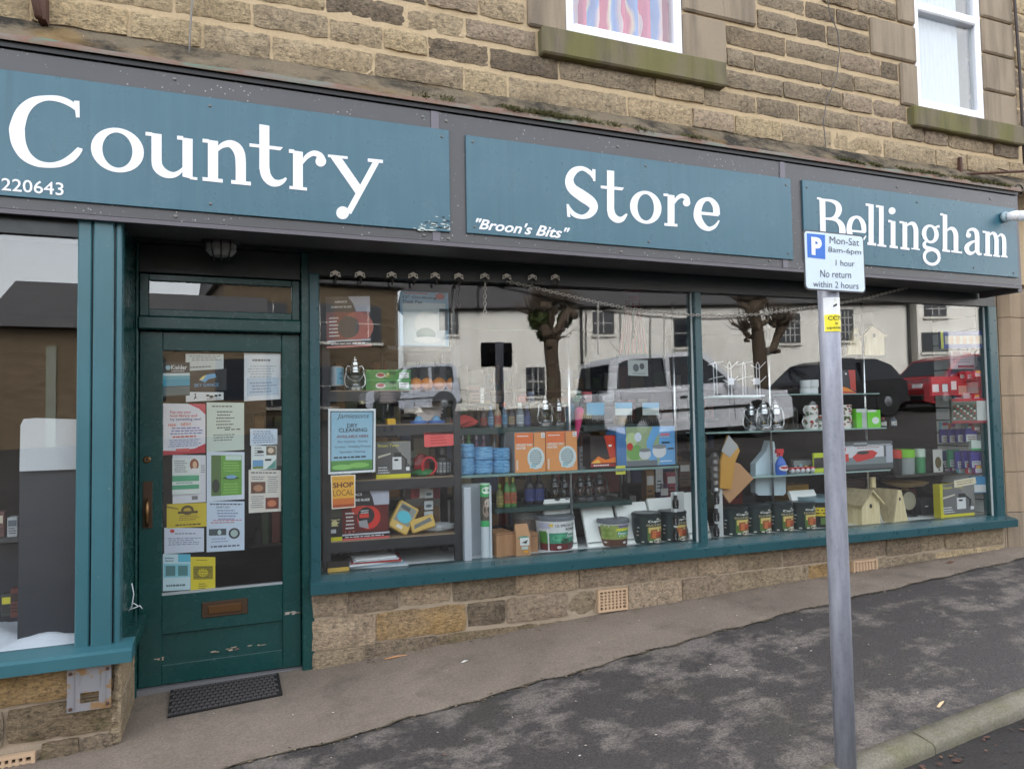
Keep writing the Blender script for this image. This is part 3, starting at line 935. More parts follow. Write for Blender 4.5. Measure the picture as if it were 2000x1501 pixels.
# ------------------------------------------------------------------ soffit, window heads
mb = MB()
for i in range(6):
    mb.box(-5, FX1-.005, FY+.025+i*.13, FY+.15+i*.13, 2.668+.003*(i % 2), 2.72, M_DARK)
mb.obj('soffit', shop)
WX = 6.03                      # local u of the right end of the long window
fr = MB()
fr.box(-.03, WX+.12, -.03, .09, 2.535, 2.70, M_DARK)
fr.box(-.03, .035, -.05, .08, .565, 2.534, M_TEAL, .006)        # left post
fr.box(WX, WX+.105, -.05, .08, .565, 2.534, M_TEAL, .006)        # right post
win = fr.obj('shop_window', shop, WO, WA)
tag(win, label='long teal framed shop window with two big panes')
um = WL(1366, 800, -.03).x
mb = MB(); mb.box(um-.03, um+.03, -.055, .07, .568, 2.532, M_TEAL, .006); mb.obj('mullion', win)
mb = MB(); mb.box(.035, um-.03, .0, .006, .58, 2.534, M_GLASS); mb.obj('pane', win)
mb = MB(); mb.box(um+.03, WX, .0, .006, .58, 2.534, M_GLASS); mb.obj('pane', win)
mb = MB()                      # white glazing bead strips
for a in (um-.042, WX-.012):
    mb = MB()
    mb.box(a, a+.012, -.012, -.001, .578, 2.53, MT((196, 204, 204), .5))
    mb.obj('glazing_bead', win)
mb = MB()
mb = MB()
mb.prism([(0, 0)], 0, 0, M_TEAL) if False else None
# sill: sloping top
sx0, sx1 = -.035, WX+.13
pts = [(-.14, .512), (-.14, .575), (-.125, .583), (-.02, .602), (.1, .602), (.1, .512)]
vs_ = [(x, y, z) for x in (sx0, sx1) for y, z in pts]
mb.add(vs_, [tuple(range(6)), tuple(range(11, 5, -1))]+[(i, (i+1) % 6, 6+(i+1) % 6, 6+i) for i in range(6)], M_TEAL)
mb.obj('window_sill', win)

# ------------------------------------------------------------------ stone wall under the long window
low = MB()
low.box(-.035, WX+.13, -.012, .2, -.3, .53, M_MORT2)
lower = low.obj('lower_wall', shop, WO, WA)
rl = random.Random(8)
row1 = [608, 681, 780, 883, 1008, 1132, 1272, 1366, 1446, 1534, 1640, 1736, 1806, 1852, 1968]
row2a = [608, 735, 913, 990, 1111, 1167]
row2b = [1227, 1334, 1426, 1572, 1582, 1667]
row2c = [1715, 1830, 1966]
row3 = [608, 712, 855, 1055, 1150]
lu = lambda px, py: WL(px, py, -.03).x
def lowstone(pxs, py, z0, z1, kinds):
    for k, (a, b) in enumerate(zip(pxs, pxs[1:])):
        ua, ub = max(lu(a, py), -.03), lu(b, py)
        stone(ua, ub, z0(ua) if callable(z0) else z0, z1(ub) if callable(z1) else z1, -.03, kinds[k % len(kinds)], lower, rg=rl, g=.006, rough=.009)
lowstone(row1, 1170, .342, .512, ['pink', 'pink', 'pink', 'brown', 'pink', 'pink', 'pink', 'pink', 'brown', 'pink', 'pink', 'brown', 'brown', 'buff'])
bed = lambda u: lerp_tab(u, [(0, .13), (1.0, .165), (1.9, .15), (6, .2)])
lowstone(row2a, 1220, lambda u: bed(u), lambda u: .335, ['pink', 'yellow', 'dark', 'pink', 'brown'])
gr = lambda u: base(WO.x+u)-.03
lowstone(row2b, 1160, gr, lambda u: .338, ['pink', 'pink', 'buff', 'buff', 'yellow'])
lowstone(row2c, 1100, gr, lambda u: .332, ['brown', 'tan'])
lowstone(row3, 1270, lambda u: -.12, lambda u: bed(u)-.012, ['brown', 'dark', 'mossy', 'mossy'])
M_TERRA = MT((188, 160, 130), .85)
def air_brick(parent, x0, x1, z0, z1, y, nx, nz):
    mb = MB()
    w_, h_ = x1-x0, z1-z0
    b = .016
    mb.box(0, w_, 0, .03, 0, b, M_TERRA); mb.box(0, w_, 0, .03, h_-b, h_, M_TERRA)
    mb.box(0, b, 0, .03, b, h_-b, M_TERRA); mb.box(w_-b, w_, 0, .03, b, h_-b, M_TERRA)
    cw, ch = (w_-2*b)/nx, (h_-2*b)/nz
    for i in range(1, nx):
        mb.box(b+cw*i-cw*.24, b+cw*i+cw*.24, .004, .03, b, h_-b, M_TERRA)
    for j in range(1, nz):
        mb.box(b, w_-b, .0055, .03, b+ch*j-ch*.24, b+ch*j+ch*.24, M_TERRA)
    mb.box(.004, w_-.004, .028, .034, .004, h_-.004, M_BLK)
    return mb.obj('air_brick', parent, (x0, y, z0))
a_, b_ = WL(1169, 1194, -.04), WL(1226, 1147, -.04)
air_brick(lower, a_.x, b_.x, .165, .325, -.042, 7, 6)
a_, b_ = WL(1668, 1122, -.04), WL(1714, 1093, -.04)
air_brick(lower, a_.x, b_.x, .225, .335, -.042, 7, 5)

# ------------------------------------------------------------------ dressed stone pier at the right
pierx = LW(WX+.135, 0, 0).x
pier = MB()
pier.box(pierx, 8.6, -.02, .4, .0, 2.76, M_MORT2)
pier = pier.obj('stone_pier', shop)
zs = [.2]+[PY(1975, y, -.06).z for y in (1000, 921, 846, 772, 695, 620)]+[2.66]
rp = random.Random(2)
for k, (a, b) in enumerate(zip(zs, zs[1:])):
    mb = MB()
    x1 = 7.5 if k % 2 else 7.15
    h2 = (b-a)/2-.003
    x0 = pierx+.02
    mb.add([(0, -.01, -h2), (.1, -.06, -h2), (x1-x0, -.06, -h2), (0, -.01, h2), (.1, -.06, h2), (x1-x0, -.06, h2), (0, .1, -h2), (0, .1, h2), (x1-x0, .1, -h2), (x1-x0, .1, h2)],
           [(0, 1, 4, 3), (1, 2, 5, 4), (6, 0, 3, 7), (3, 4, 5, 9, 7), (0, 6, 8, 2, 1), (2, 8, 9, 5)], M_JAMB if k == 0 else M_PIER)
    mb.obj('pier_block', pier, (x0, -.02, (a+b)/2))
    stone(x1+.002, 8.5, a, b, -.06, rp.choice(['tan', 'buff']), pier, 'pier_block', rg=rp)

# ------------------------------------------------------------------ left display window (bay)
BY = -.38
bx = -.515
bay = MB()
pl = [PY(p, 900, BY).x for p in (148, 178, 222, 235.5)]
bay.box(-5, pl[0], BY+.02, BY+.12, 2.545, 2.67, M_DARK)
bayo = bay.obj('display_window', shop)
tag(bayo, label='projecting display window with weathered teal frame beside the door')
mb = MB(); mb.box(-5, pl[0]-.001, BY+.045, BY+.051, .49, 2.545, M_GLASS); mb.obj('pane', bayo)
for k, (a, b, dy) in enumerate(((pl[0], pl[1]-.004, 0), (pl[1]+.004, pl[2]-.004, -.008), (pl[2]+.003, pl[3], .004))):
    mb = MB(); mb.box(a, b, BY+dy, BY+.1, .47, 2.672, M_BAY, .006); mb.obj('pillar_board', bayo)
mb = MB(); mb.box(pl[0], pl[3]-.004, BY+.02, BY+.09, .48, 2.66, M_DARK); mb.obj('pillar_core', bayo)
mb = MB()
spt = [(BY-.09, .413), (BY-.09, .468), (BY-.07, .478), (BY+.06, .497), (BY+.06, .413)]
xe = PY(257, 1280, BY-.09).x
vs_ = [(x, y, z) for x in (-5, xe) for y, z in spt]
mb.add(vs_, [tuple(range(5)), tuple(range(9, 4, -1))]+[(i, (i+1) % 5, 5+(i+1) % 5, 5+i) for i in range(5)], M_BAY)
mb.obj('window_sill', bayo)
mb = MB(); mb.box(pl[3]-.03, pl[3]-.004, BY+.1, .26, .47, 2.67, M_DOOR); mb.obj('reveal_panel', bayo)
mb = MB(); mb.box(pl[3]-.03, xe-.004, BY+.06, .22, .415, .475, M_DOOR, .004); mb.obj('reveal_sill', bayo)
# stone under the bay
bw = MB(); bw.box(-5, bx-.005, BY+.03, .25, -.4, .412, M_MORT2)
baywall = bw.obj('bay_wall', shop)
rb = random.Random(21)
vz0, vz1 = PY(40, 1501, BY).z-.06, PY(66, 1467, BY).z
vx1 = PY(69, 1480, BY).x
xj = lambda px, py: PY(px, py, BY).x
stone(-1.5, xj(218, 1340), .24, .405, BY, 'yellow', baywall, rg=rb, rough=.02)
stone(xj(218, 1340), bx, .2, .405, BY, 'buff', baywall, rg=rb)
stone(xj(8, 1420), xj(232, 1420), .055, .235, BY, 'mossy', baywall, rg=rb, rough=.018)
stone(-1.7, xj(8, 1420), .05, .235, BY, 'brown', baywall, rg=rb)
stone(vx1+.012, xj(157, 1480), -.2, .05, BY, 'mossy', baywall, rg=rb)
stone(xj(157, 1480), bx-.02, -.2, .05, BY, 'dark', baywall, rg=rb)
for z0, z1 in ((.2, .405), (-.02, .195), (-.2, -.03)):
    mb = MB(); mb.box(bx-.05, bx, BY+.015, .2, z0, z1, SB['buff'], .012); mb.obj('corner_stone', baywall)
air_brick(baywall, vx1-.26, vx1, vz1-.16, vz1, BY-.012, 8, 5)

# ------------------------------------------------------------------ door
DY = .27
dl, dr = PY(271, 1000, DY).x, PY(587, 1000, DY).x
dzt = PY(430, 650, DY).z
dz0 = .034
door = MB()
st = .115
gl, gr_ = PY(317, 900, DY).x, PY(551, 900, DY).x
gz1, gz0 = PY(430, 686, DY).z, PY(430, 1152, DY).z
pz1, pz0 = PY(430, 1226, DY).z, PY(430, 1284, DY).z
D1 = DY+.045
door.box(dl, gl, DY, D1, dz0, dzt, M_DOOR, .004); door.box(gr_, dr, DY, D1, dz0, dzt, M_DOOR, .004)
door.box(gl, gr_, DY+.001, D1, gz1, dzt, M_DOOR, .004)
door.box(gl, gr_, DY+.001, D1, pz1, gz0, M_DOOR, .004)
door.box(gl, gr_, DY+.001, D1, dz0+.002, pz0, M_DOOR, .004)
doo = door.obj('door', shop)
tag(doo, label='dark green half-glazed shop door covered in notices')
mb = MB(); mb.box(gl-.004, gr_+.004, DY+.022, DY+.04, pz0-.01, pz1+.01, M_DOOR); mb.obj('kick_panel', doo)
mb = MB(); mb.box(gl-.004, gr_+.004, DY+.02, DY+.026, gz0-.01, gz1+.01, M_GLASS); mb.obj('pane', doo)
mb = MB(); mb.box(gl, gr_, DY+.004, DY+.03, gz0, gz0+.012, MT((150, 158, 160), .4)); mb.obj('glazing_bead', doo)
M_BRASS = MT((122, 92, 62), .32, .85)
M_BRASSD = MT((78, 60, 46), .5, .6)
# pull handle
mb = MB()
a_, b_ = PY(279, 1032, DY), PY(298, 939, DY)
mb.box(a_.x, b_.x, DY-.006, DY-.0005, a_.z, b_.z, M_BRASSD, .002)
hx = (a_.x+b_.x)/2
za, zb = a_.z+.02, a_.z+.17
mb.tube([(hx, DY-.004, za), (hx, DY-.03, za+.005), (hx, DY-.045, za+.035), (hx, DY-.048, (za+zb)/2), (hx, DY-.045, zb-.03), (hx, DY-.028, zb-.004), (hx, DY-.004, zb)], [.008, .009, .012, .014, .012, .01, .009], M_BRASS, 8)
mb.obj('pull_handle', doo)
mb = MB()
p = PY(287, 897, DY)
mb.lathe([(.022, 0), (.022, .004), (.015, .01), (.008, .01, M_BLK), (0, .0098, M_BLK)], M_BRASS, 14)
o = mb.obj('lock', doo, (p.x, DY, p.z)); o.rotation_euler = (R(90), 0, 0)
mb = MB()
a_, b_ = PY(394, 1205, DY), PY(484, 1168, DY)
zc = (a_.z+b_.z)/2
mb.box(a_.x, b_.x, DY-.008, DY-.001, zc-.047, zc+.047, M_BRASSD, .003)
mb.box(a_.x+.035, b_.x-.035, DY-.014, DY-.008, zc-.026, zc+.024, M_BRASS, .003)
mb.obj('letterbox', doo)
mb = MB(); mb.box(dl-.06, dr+.02, DY-.03, DY+.08, -.1, .03, MT((112, 112, 114), .5)); mb.obj('threshold', doo)
# worn paint chips
mb = MB()
rc = random.Random(9)
for (x0, x1, z_, n) in ((1470/2.5, 1505/2.5, 1205, 0),):
    pass
def chip(px, py, w_, h_, c, Y):
    pts = []
    for a in range(7):
        t = a*2*math.pi/7
        q = PY(px+w_*math.cos(t)*rc.uniform(.5, 1), py+h_*math.sin(t)*rc.uniform(.5, 1)-.14*w_*math.cos(t), Y-.0008)
        pts.append(tuple(q))
    mb.add(pts, [tuple(range(7))], MT(c, .8))
for i in range(16):
    chip(rc.uniform(556, 600), rc.uniform(1193, 1199), rc.uniform(3, 10), rc.uniform(1, 3), rc.choice([(196, 190, 180), (150, 110, 90), (170, 160, 150)]), DY)
for i in range(14):
    t = rc.random()
    chip(400+t*125, 1275-t*20+rc.uniform(-3, 3), rc.uniform(3, 11), rc.uniform(.7, 1.8), rc.choice([(180, 160, 140), (120, 100, 90)]), DY)
for i in range(6):
    chip(rc.uniform(300, 320), rc.uniform(1282, 1288), rc.uniform(2, 5), rc.uniform(1, 2), (170, 150, 130), DY)
mb.obj('chipped_paint', doo)
# door frame and transom light
FYD = .2
frm = MB()
flx, frx = PY(252, 1000, FYD).x, PY(613, 1000, FYD).x
frm.box(pl[3]-.003, dl-.003, FYD+.02, DY+.09, -.05, 2.67, M_DOOR, .005)
frm.box(dr+.003, frx, FYD, DY+.09, .0, 2.67, M_DOOR, .005)
tz0, tz1 = PY(430, 641, FYD).z, PY(430, 622, FYD).z
frm.box(dl-.003, dr+.003, FYD+.004, DY+.09, dzt+.006, dzt+.085, M_DOOR, .008)
ztop = PY(430, 541, DY).z
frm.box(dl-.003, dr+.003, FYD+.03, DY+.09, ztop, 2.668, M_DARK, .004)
fro = frm.obj('door_frame', shop)
mb = MB()
t0, t1 = dzt+.09, ztop-.004
mb.box(dl, dl+.05, DY-.02, DY+.03, t0, t1, M_DOOR, .004); mb.box(dr-.05, dr, DY-.02, DY+.03, t0, t1, M_DOOR, .004)
mb.box(dl+.05, dr-.05, DY-.018, DY+.03, t0, t0+.045, M_DOOR, .004); mb.box(dl+.05, dr-.05, DY-.018, DY+.03, t1-.04, t1, M_DOOR, .004)
tw = mb.obj('transom_window', shop)
mb = MB(); mb.box(dl+.045, dr-.045, DY+.0, DY+.006, t0+.04, t1-.035, M_GLASS); mb.obj('pane', tw)

# ------------------------------------------------------------------ interior shell
M_IN = MT((32, 31, 30), .9)
M_INW = MT((96, 94, 90), .9)
mb = MB(); mb.box(-5, 8.4, .3, 6.5, -.3, -.02, MT((50, 46, 42), .8)); mb.obj('shop_floor', shop)
mb = MB(); mb.box(-5, 8.4, .32, 6.5, 2.73, 2.8, M_INW); mb.obj('shop_ceiling', shop)
mb = MB(); mb.box(-5, 8.4, 4.2, 4.3, -.02, 2.73, M_IN); mb.obj('back_wall', shop)
mb = MB(); mb.box(-5.05, -4.95, BY+.05, 4.3, -.3, 2.73, M_IN); mb.obj('side_wall', shop)
mb = MB(); mb.box(6.95, 7.0, .05, 4.3, -.3, 2.73, M_IN); mb.obj('side_wall', shop)
mb = MB(); mb.box(frx-.02, frx+.02, .3, 1.1, .0, 2.7, MT((46, 44, 42), .8)); mb.obj('door_partition', shop)
# display deck behind the long window
mb = MB()
mb.box(.02, WX+.1, .085, .62, .57, .599, MT((226, 230, 232), .45))
mb.box(.02, WX-.005, .03, .0849, .57, .6, MT((226, 230, 232), .45))
mb.box(.02, WX-.005, .6, .62, .0, .57, MT((80, 84, 86), .6))
mb.obj('display_deck', shop, WO, WA)
mb = MB()
mb.box(-4.9, pl[3]-.04, BY+.06, .5, .43, .46, MT((190, 190, 192), .6))
mb.obj('display_deck', shop)
# ------------------------------------------------------------------ things in the long window
def wput(mb, name, u, v, z, label, cat, group=None, rz=0.):
    return mb.obj(name, None, LW(u, v, z), WA+rz, label=label, cat=cat, group=group)
def carton(name, label, cat, px0, px1, pyt, z0, v, depth, col, pr=(), group=None, rz=0., side=None, pyb=None, rough=.45):
    pm = (px0+px1)/2
    u0, u1 = WL(px0, pyt+20, v).x, WL(px1, pyt+20, v).x
    z1 = WL(pm, pyt, v).z
    if z0 is None:
        z0 = WL(pm, pyb, v).z
    hw = (u1-u0)/2
    h = z1-z0
    mb = MB()
    mb.box(-hw, hw, 0, depth, 0, h, MT(side or col, rough), .002)
    fn = flat(-hw, hw, 0, h)
    mb.pr_rect(fn, .004, .004, .996, .996, MT(col, rough), .5)
    mb.prints(fn, pr)
    return wput(mb, name, (u0+u1)/2, v, z0, label, cat, group, rz)
def poster(name, label, cat, corners, plane, col, pr=(), thick=.0015, group=None, rough=.5):
    TL, TR, BR, BL = corners
    def px(a, b):
        x = (TL[0]*(1-a)+TR[0]*a)*b+(BL[0]*(1-a)+BR[0]*a)*(1-b)
        y = (TL[1]*(1-a)+TR[1]*a)*b+(BL[1]*(1-a)+BR[1]*a)*(1-b)
        return x, y
    c0 = plane(*px(.5, 0), 0)
    def fn(a, b, l):
        return tuple(Vector(plane(*px(a, b), -.0003*l))-c0)
    mb = MB()
    q = [(0, 0), (1, 0), (1, 1), (0, 1)]
    vs_ = [fn(a, b, 0) for a, b in q]+[tuple(Vector(plane(*px(a, b), thick))-c0) for a, b in q]
    mb.add(vs_, [(0, 1, 2, 3), (7, 6, 5, 4), (0, 4, 5, 1), (1, 5, 6, 2), (2, 6, 7, 3), (3, 7, 4, 0)], MT(col, rough))
    mb.prints(fn, pr)
    return mb.obj(name, None, c0, label=label, cat=cat, group=group)
def rect4(x0, y0, x1, y1, tl=0., bl=0.):
    """corners of an upright sheet seen in perspective: tl / bl = fall of the top / bottom edge per pixel"""
    w_ = x1-x0
    return [(x0, y0), (x1, y0+tl*w_), (x1, y1+bl*w_), (x0, y1)]
GP = lambda v: (lambda x, y, l: LW(*WL(x, y, v+l)))
DP = lambda x, y, l: PY(x, y, DY+.03+l)
WHT, BLK, RED = (236, 238, 240), (22, 22, 24), (196, 34, 40)

# --- notices inside the door glass
def dz(x0, y0, x1, y1, tl=.01, bl=-.09):
    s = 2.8875
    return rect4(280+x0/s, 660+y0/s, 280+x1/s, 660+y1/s, tl, bl)
GD = 'notices stuck inside the door glass'
def dn(label, r, col, pr, off=0., tl=.01, bl=-.06, cat='notice', name='notice'):
    pl_ = lambda x, y, l: PY(x, y, DY+.03+off+l)
    return poster(name, label, cat, dz(*r, tl, bl), pl_, col, pr, group=GD)
dn('dark Kielder leaflet with turquoise bands at top left of the door glass', (105, 135, 262, 332), (30, 34, 40), [('r', 0, .42, 1, .68, (96, 178, 196)), ('r', 0, .6, 1, .68, (210, 230, 235)), ('r', 0, .3, 1, .5, (50, 160, 190)), ('r', 0, .03, 1, .28, (90, 110, 115)), ('e', .22, .84, .09, .07, (150, 200, 215)), ('t', 'Kielder', .33, .78, .9, .92, WHT), ('L', .33, .71, .9, .76, 1, WHT)], .002)
dn('small white notice at the top centre of the door glass', (238, 88, 452, 186), (214, 218, 214), [('L', .1, .55, .95, .92, 3, (120, 124, 126)), ('L', .1, .1, .7, .3, 1, (120, 124, 126))], .004)
dn('black poster with a blue bird logo reading Sky Dance', (262, 170, 470, 304), (28, 26, 26), [('p', [(.25, .5), (.45, .72), (.68, .78), (.72, .6), (.5, .52), (.42, .38)], (92, 168, 216)), ('p', [(.25, .5), (.35, .66), (.45, .72), (.36, .5)], (232, 214, 130)), ('t', 'SKY DANCE', .12, .2, .78, .34, (110, 170, 215))], .006)
dn('narrow white strip with black running figures', (240, 303, 452, 360), (226, 228, 230), [('e', .25, .75, .025, .09, BLK), ('p', [(.2, .15), (.25, .65), (.31, .2), (.27, .4)], BLK), ('e', .58, .6, .05, .12, BLK), ('e', .68, .45, .06, .16, BLK), ('e', .8, .55, .05, .14, BLK), ('e', .9, .6, .04, .14, BLK), ('L', .52, .1, .95, .3, 1, BLK)], .003)
dn('large white typed notice at the top right of the door glass', (568, 84, 774, 356), (222, 226, 230), [('L', .22, .8, .8, .9, 1, (90, 94, 100)), ('L', .1, .42, .95, .75, 6, (170, 176, 184)), ('r', .08, .1, .95, .48, (190, 206, 222)), ('L', .15, .15, .9, .4, 4, (130, 150, 175))])
dn('white library poster with red corners and red lettering', (112, 368, 350, 660), (232, 230, 238), [('p', [(.58, 1), (1, 1), (1, .78), (.85, .9)], (206, 62, 88)), ('p', [(0, 0), (1, 0), (1, .19), (.75, .1), (.3, .07), (0, .09)], (196, 44, 60)), ('t', 'Pop into your', .16, .79, .66, .86, (200, 40, 70)), ('t', 'local library and', .16, .72, .8, .79, (200, 40, 70)), ('t', 'try something new!', .16, .65, .9, .72, (60, 60, 140)), ('t', 'NEW!', .42, .56, .65, .62, (214, 60, 40)), ('L', .12, .38, .95, .54, 3, (100, 110, 190)), ('t', 'FREE', .12, .55, .3, .6, (214, 60, 40)), ('L', .2, .31, .9, .38, 1, (200, 60, 60)), ('L', .1, .14, .95, .3, 4, (130, 150, 200)), ('r', .3, .05, .62, .11, (214, 90, 90))], .001)
dn('pale green opening hours notice in the middle of the door glass', (357, 362, 568, 642), (206, 218, 208), [('L', .12, .89, .85, .95, 1, (70, 76, 74)), ('L', .25, .45, .75, .84, 6, (90, 96, 94)), ('r', .48, .43, .62, .45, BLK), ('r', .65, .43, .76, .45, BLK), ('r', .79, .43, .9, .45, BLK), ('L', .12, .2, .85, .36, 3, (110, 116, 114))], .001)
dn('small pale blue note below a gap at the right of the door glass', (602, 510, 756, 606), (206, 220, 234), [('L', .06, .1, .95, .9, 6, (96, 120, 160))])
dn('small picture card with two round-cornered views at right of door', (608, 606, 750, 744), (224, 232, 232), [('r', .6, .6, .98, .98, (112, 96, 74)), ('e', .78, .8, .12, .12, (220, 200, 180)), ('r', .06, .04, .48, .4, (104, 158, 204)), ('r', .06, .04, .48, .14, (120, 140, 70)), ('p', [(.6, .02), (.98, .02), (.98, .42), (.8, .2)], (84, 150, 140)), ('L', .1, .55, .5, .95, 4, (90, 96, 110)), ('r', .25, .7, .5, .78, BLK), ('r', .55, .36, .8, .44, BLK)])
dn('cream notice with two brown photographs at the right of the door glass', (594, 742, 776, 986), (220, 216, 208), [('L', .06, .9, .95, .97, 1, (90, 90, 90)), ('r', .07, .45, .52, .72, (104, 66, 48)), ('e', .3, .57, .15, .08, (180, 130, 100)), ('r', .52, .07, .93, .34, (116, 54, 40)), ('e', .72, .2, .14, .08, (200, 120, 80)), ('L', .58, .45, .95, .86, 8, (120, 122, 126)), ('L', .06, .1, .48, .4, 6, (120, 122, 126)), ('L', .07, .76, .5, .86, 2, (120, 122, 126))])
dn('plain white sheet partly behind other notices, bar code at its corner', (165, 658, 352, 934), (222, 222, 230), [('r', .58, .06, .76, .14, (120, 120, 126)), ('L', .85, .62, .99, .8, 4, (110, 110, 120))], .008)
dn('white and green leaflet with a woman\'s portrait', (163, 676, 322, 884), (226, 232, 230), [('r', 0, .36, .95, .52, (86, 172, 130)), ('r', 0, .14, .95, .26, (86, 172, 130)), ('e', .78, .82, .16, .17, (150, 84, 56)), ('e', .8, .82, .08, .1, (226, 180, 150)), ('p', [(.6, .6), (.98, .6), (.95, .72), (.7, .72)], (236, 236, 236)), ('t', 'Slimming', .06, .82, .4, .88, (60, 64, 60)) if False else ('L', .06, .6, .55, .95, 6, (110, 120, 116)), ('L', .06, .28, .9, .35, 1, (90, 150, 120))], .002)
dn('white bordered green wildlife poster in the middle of the door', (357, 640, 570, 920), (214, 224, 238), [('r', .12, .1, .93, .93, (104, 164, 62)), ('r', .12, .1, .38, .93, (84, 116, 60)), ('e', .24, .3, .1, .14, (40, 48, 36)), ('r', .5, .83, .92, .92, (206, 226, 220)), ('p', [(.42, .45), (.62, .53), (.88, .45), (.65, .42)], (40, 44, 36)), ('e', .65, .48, .14, .04, (120, 170, 210)), ('L', .44, .58, .9, .8, 4, (150, 200, 100)), ('L', .44, .13, .9, .36, 4, (150, 200, 100))], .001)
dn('yellow banner notice with a dark round crest', (132, 936, 356, 1072), (214, 190, 46), [('e', .52, .72, .16, .2, (84, 66, 30)), ('e', .52, .7, .1, .12, (200, 170, 50)), ('r', .28, .58, .78, .68, (84, 66, 30)), ('L', .2, .05, .95, .18, 1, (60, 50, 24)), ('L', .3, .28, .85, .52, 3, (120, 98, 40)), ('p', [(.0, .85), (.3, .75), (.3, .8), (0, .95)], (150, 128, 40))], .0, -.04, -.05)
dn('white note with a small red mark below the yellow banner', (118, 1068, 342, 1216), (214, 222, 240), [('e', .2, .87, .06, .07, (200, 60, 60)), ('L', .25, .72, .95, .82, 1, (110, 120, 140)), ('L', .08, .3, .95, .62, 4, (120, 130, 160))], .001)
dn('white craft event poster with a black round stamp', (357, 918, 570, 1206), (204, 220, 240), [('t', 'CRAFT DAY', .25, .86, .62, .9, (50, 54, 60)), ('L', .05, .91, .95, .97, 1, (50, 54, 60)), ('L', .25, .62, .85, .84, 4, (120, 130, 170)), ('L', .1, .55, .95, .64, 2, (190, 90, 100)), ('r', .06, .32, .52, .45, (70, 84, 90)), ('e', .34, .38, .05, .05, (190, 210, 214)), ('e', .73, .35, .15, .11, (40, 46, 50)), ('e', .73, .35, .1, .075, (170, 190, 190)), ('L', .06, .06, .95, .14, 1, (90, 100, 120)), ('L', .1, .17, .6, .28, 2, (150, 160, 190))])
dn('turquoise and white leaflet with two small photos at bottom left of door', (110, 1216, 266, 1426), (202, 228, 238), [('r', .55, .78, 1, 1, (98, 190, 220)), ('r', .02, .36, .98, .74, (140, 206, 222)), ('r', .1, .4, .45, .68, (84, 130, 134)), ('r', .55, .4, .9, .68, (84, 136, 140)), ('L', .05, .78, .5, .92, 2, (90, 110, 140)), ('L', .1, .08, .9, .2, 1, (70, 100, 110))], .001)
dn('small bright yellow poster with a scribbled dark drawing, lowest on the door', (267, 1232, 406, 1434), (226, 206, 50), [('r', .1, .36, .9, .74, (150, 136, 40)), ('e', .5, .55, .22, .12, (226, 206, 50)), ('L', .12, .4, .88, .72, 7, (70, 62, 24)), ('L', .2, .88, .8, .94, 1, (110, 96, 30)), ('L', .3, .08, .7, .26, 3, (110, 96, 30))])

# --- posters on the long window
GW = 'posters on the inside of the long window'
poster('dry_cleaning_sign', 'pale blue Jamiesons dry cleaning sign with grass along its foot', 'sign', [(641, 798), (734, 798), (733, 921), (641, 926)], GP(.012), (226, 232, 236), [('r', .045, .035, .955, .965, (40, 56, 68)), ('r', .065, .05, .935, .95, (150, 192, 216)), ('r', .065, .05, .935, .2, (86, 148, 70)), ('e', .3, .1, .22, .04, (136, 196, 108)), ('e', .65, .12, .22, .04, (130, 190, 96)), ('t', 'Jamiesons', .18, .83, .86, .93, (46, 52, 64), .0, .3), ('t', 'DRY', .4, .71, .62, .77, (34, 40, 48), .015), ('t', 'CLEANING', .22, .64, .82, .7, (34, 40, 48), .015), ('t', 'AVAILABLE HERE', .18, .55, .85, .595, (120, 40, 50), .012), ('t', 'Dry Cleaning - Duvets', .2, .47, .83, .51, (60, 66, 76), .006), ('t', 'Curtains - Wedding Dresses', .13, .39, .9, .43, (60, 66, 76), .006), ('t', 'Specialist Cleaning', .25, .31, .78, .35, (60, 66, 76), .006), ('L', .1, .22, .9, .28, 1, (46, 52, 60))], .003)
poster('shop_local_sign', 'small orange Shop Local poster low on the window', 'poster', [(646, 928), (694, 926), (694, 990), (648, 994)], GP(.010), (236, 230, 216), [('r', .04, .03, .96, .97, (226, 168, 52)), ('r', .04, .03, .96, .3, (206, 112, 44)), ('r', .04, .03, .96, .12, (170, 76, 36)), ('t', 'SHOP', .08, .62, .92, .78, (96, 44, 22), .03), ('t', 'LOCAL', .08, .38, .92, .56, (110, 70, 30), .0), ('L', .1, .85, .9, .92, 1, (190, 140, 60))])
poster('diamond_blade_poster', 'dark red Abracs diamond blade poster high in the window corner', 'poster', [(636, 580), (722, 578), (726, 676), (638, 680)], GP(.05), (38, 34, 36), [('p', [(.5, 1), (1, 1), (1, .68), (.68, .7), (.62, .86)], (178, 180, 196)), ('r', 0, .12, .98, .7, (120, 46, 40)), ('e', .7, .4, .36, .3, (176, 84, 66)), ('e', .5, .4, .24, .22, (60, 48, 46)), ('r', .02, .12, .98, .15, (190, 196, 206)), ('r', 0, 0, 1, .04, (190, 120, 120)), ('t', 'ABRACS', .2, .88, .48, .92, WHT), ('t', 'DIAMOND BLADE', .12, .78, .58, .82, WHT), ('L', .06, .2, .3, .62, 6, (220, 214, 212)), ('L', .05, .05, .95, .1, 1, (200, 200, 210))])
poster('red_notice', 'plain red paper notice fixed to the rack front', 'notice', [(828, 844), (887, 841), (888, 869), (829, 873)], GP(.10), (232, 92, 92), [('L', .2, .12, .8, .9, 4, (190, 50, 54))])
poster('cream_tag', 'cream handwritten card resting at the top of a sprayer box', 'card', [(1863, 938), (1905, 931), (1907, 944), (1864, 952)], GP(.06), (222, 214, 186), [('L', .08, .2, .9, .85, 2, (150, 130, 80))])

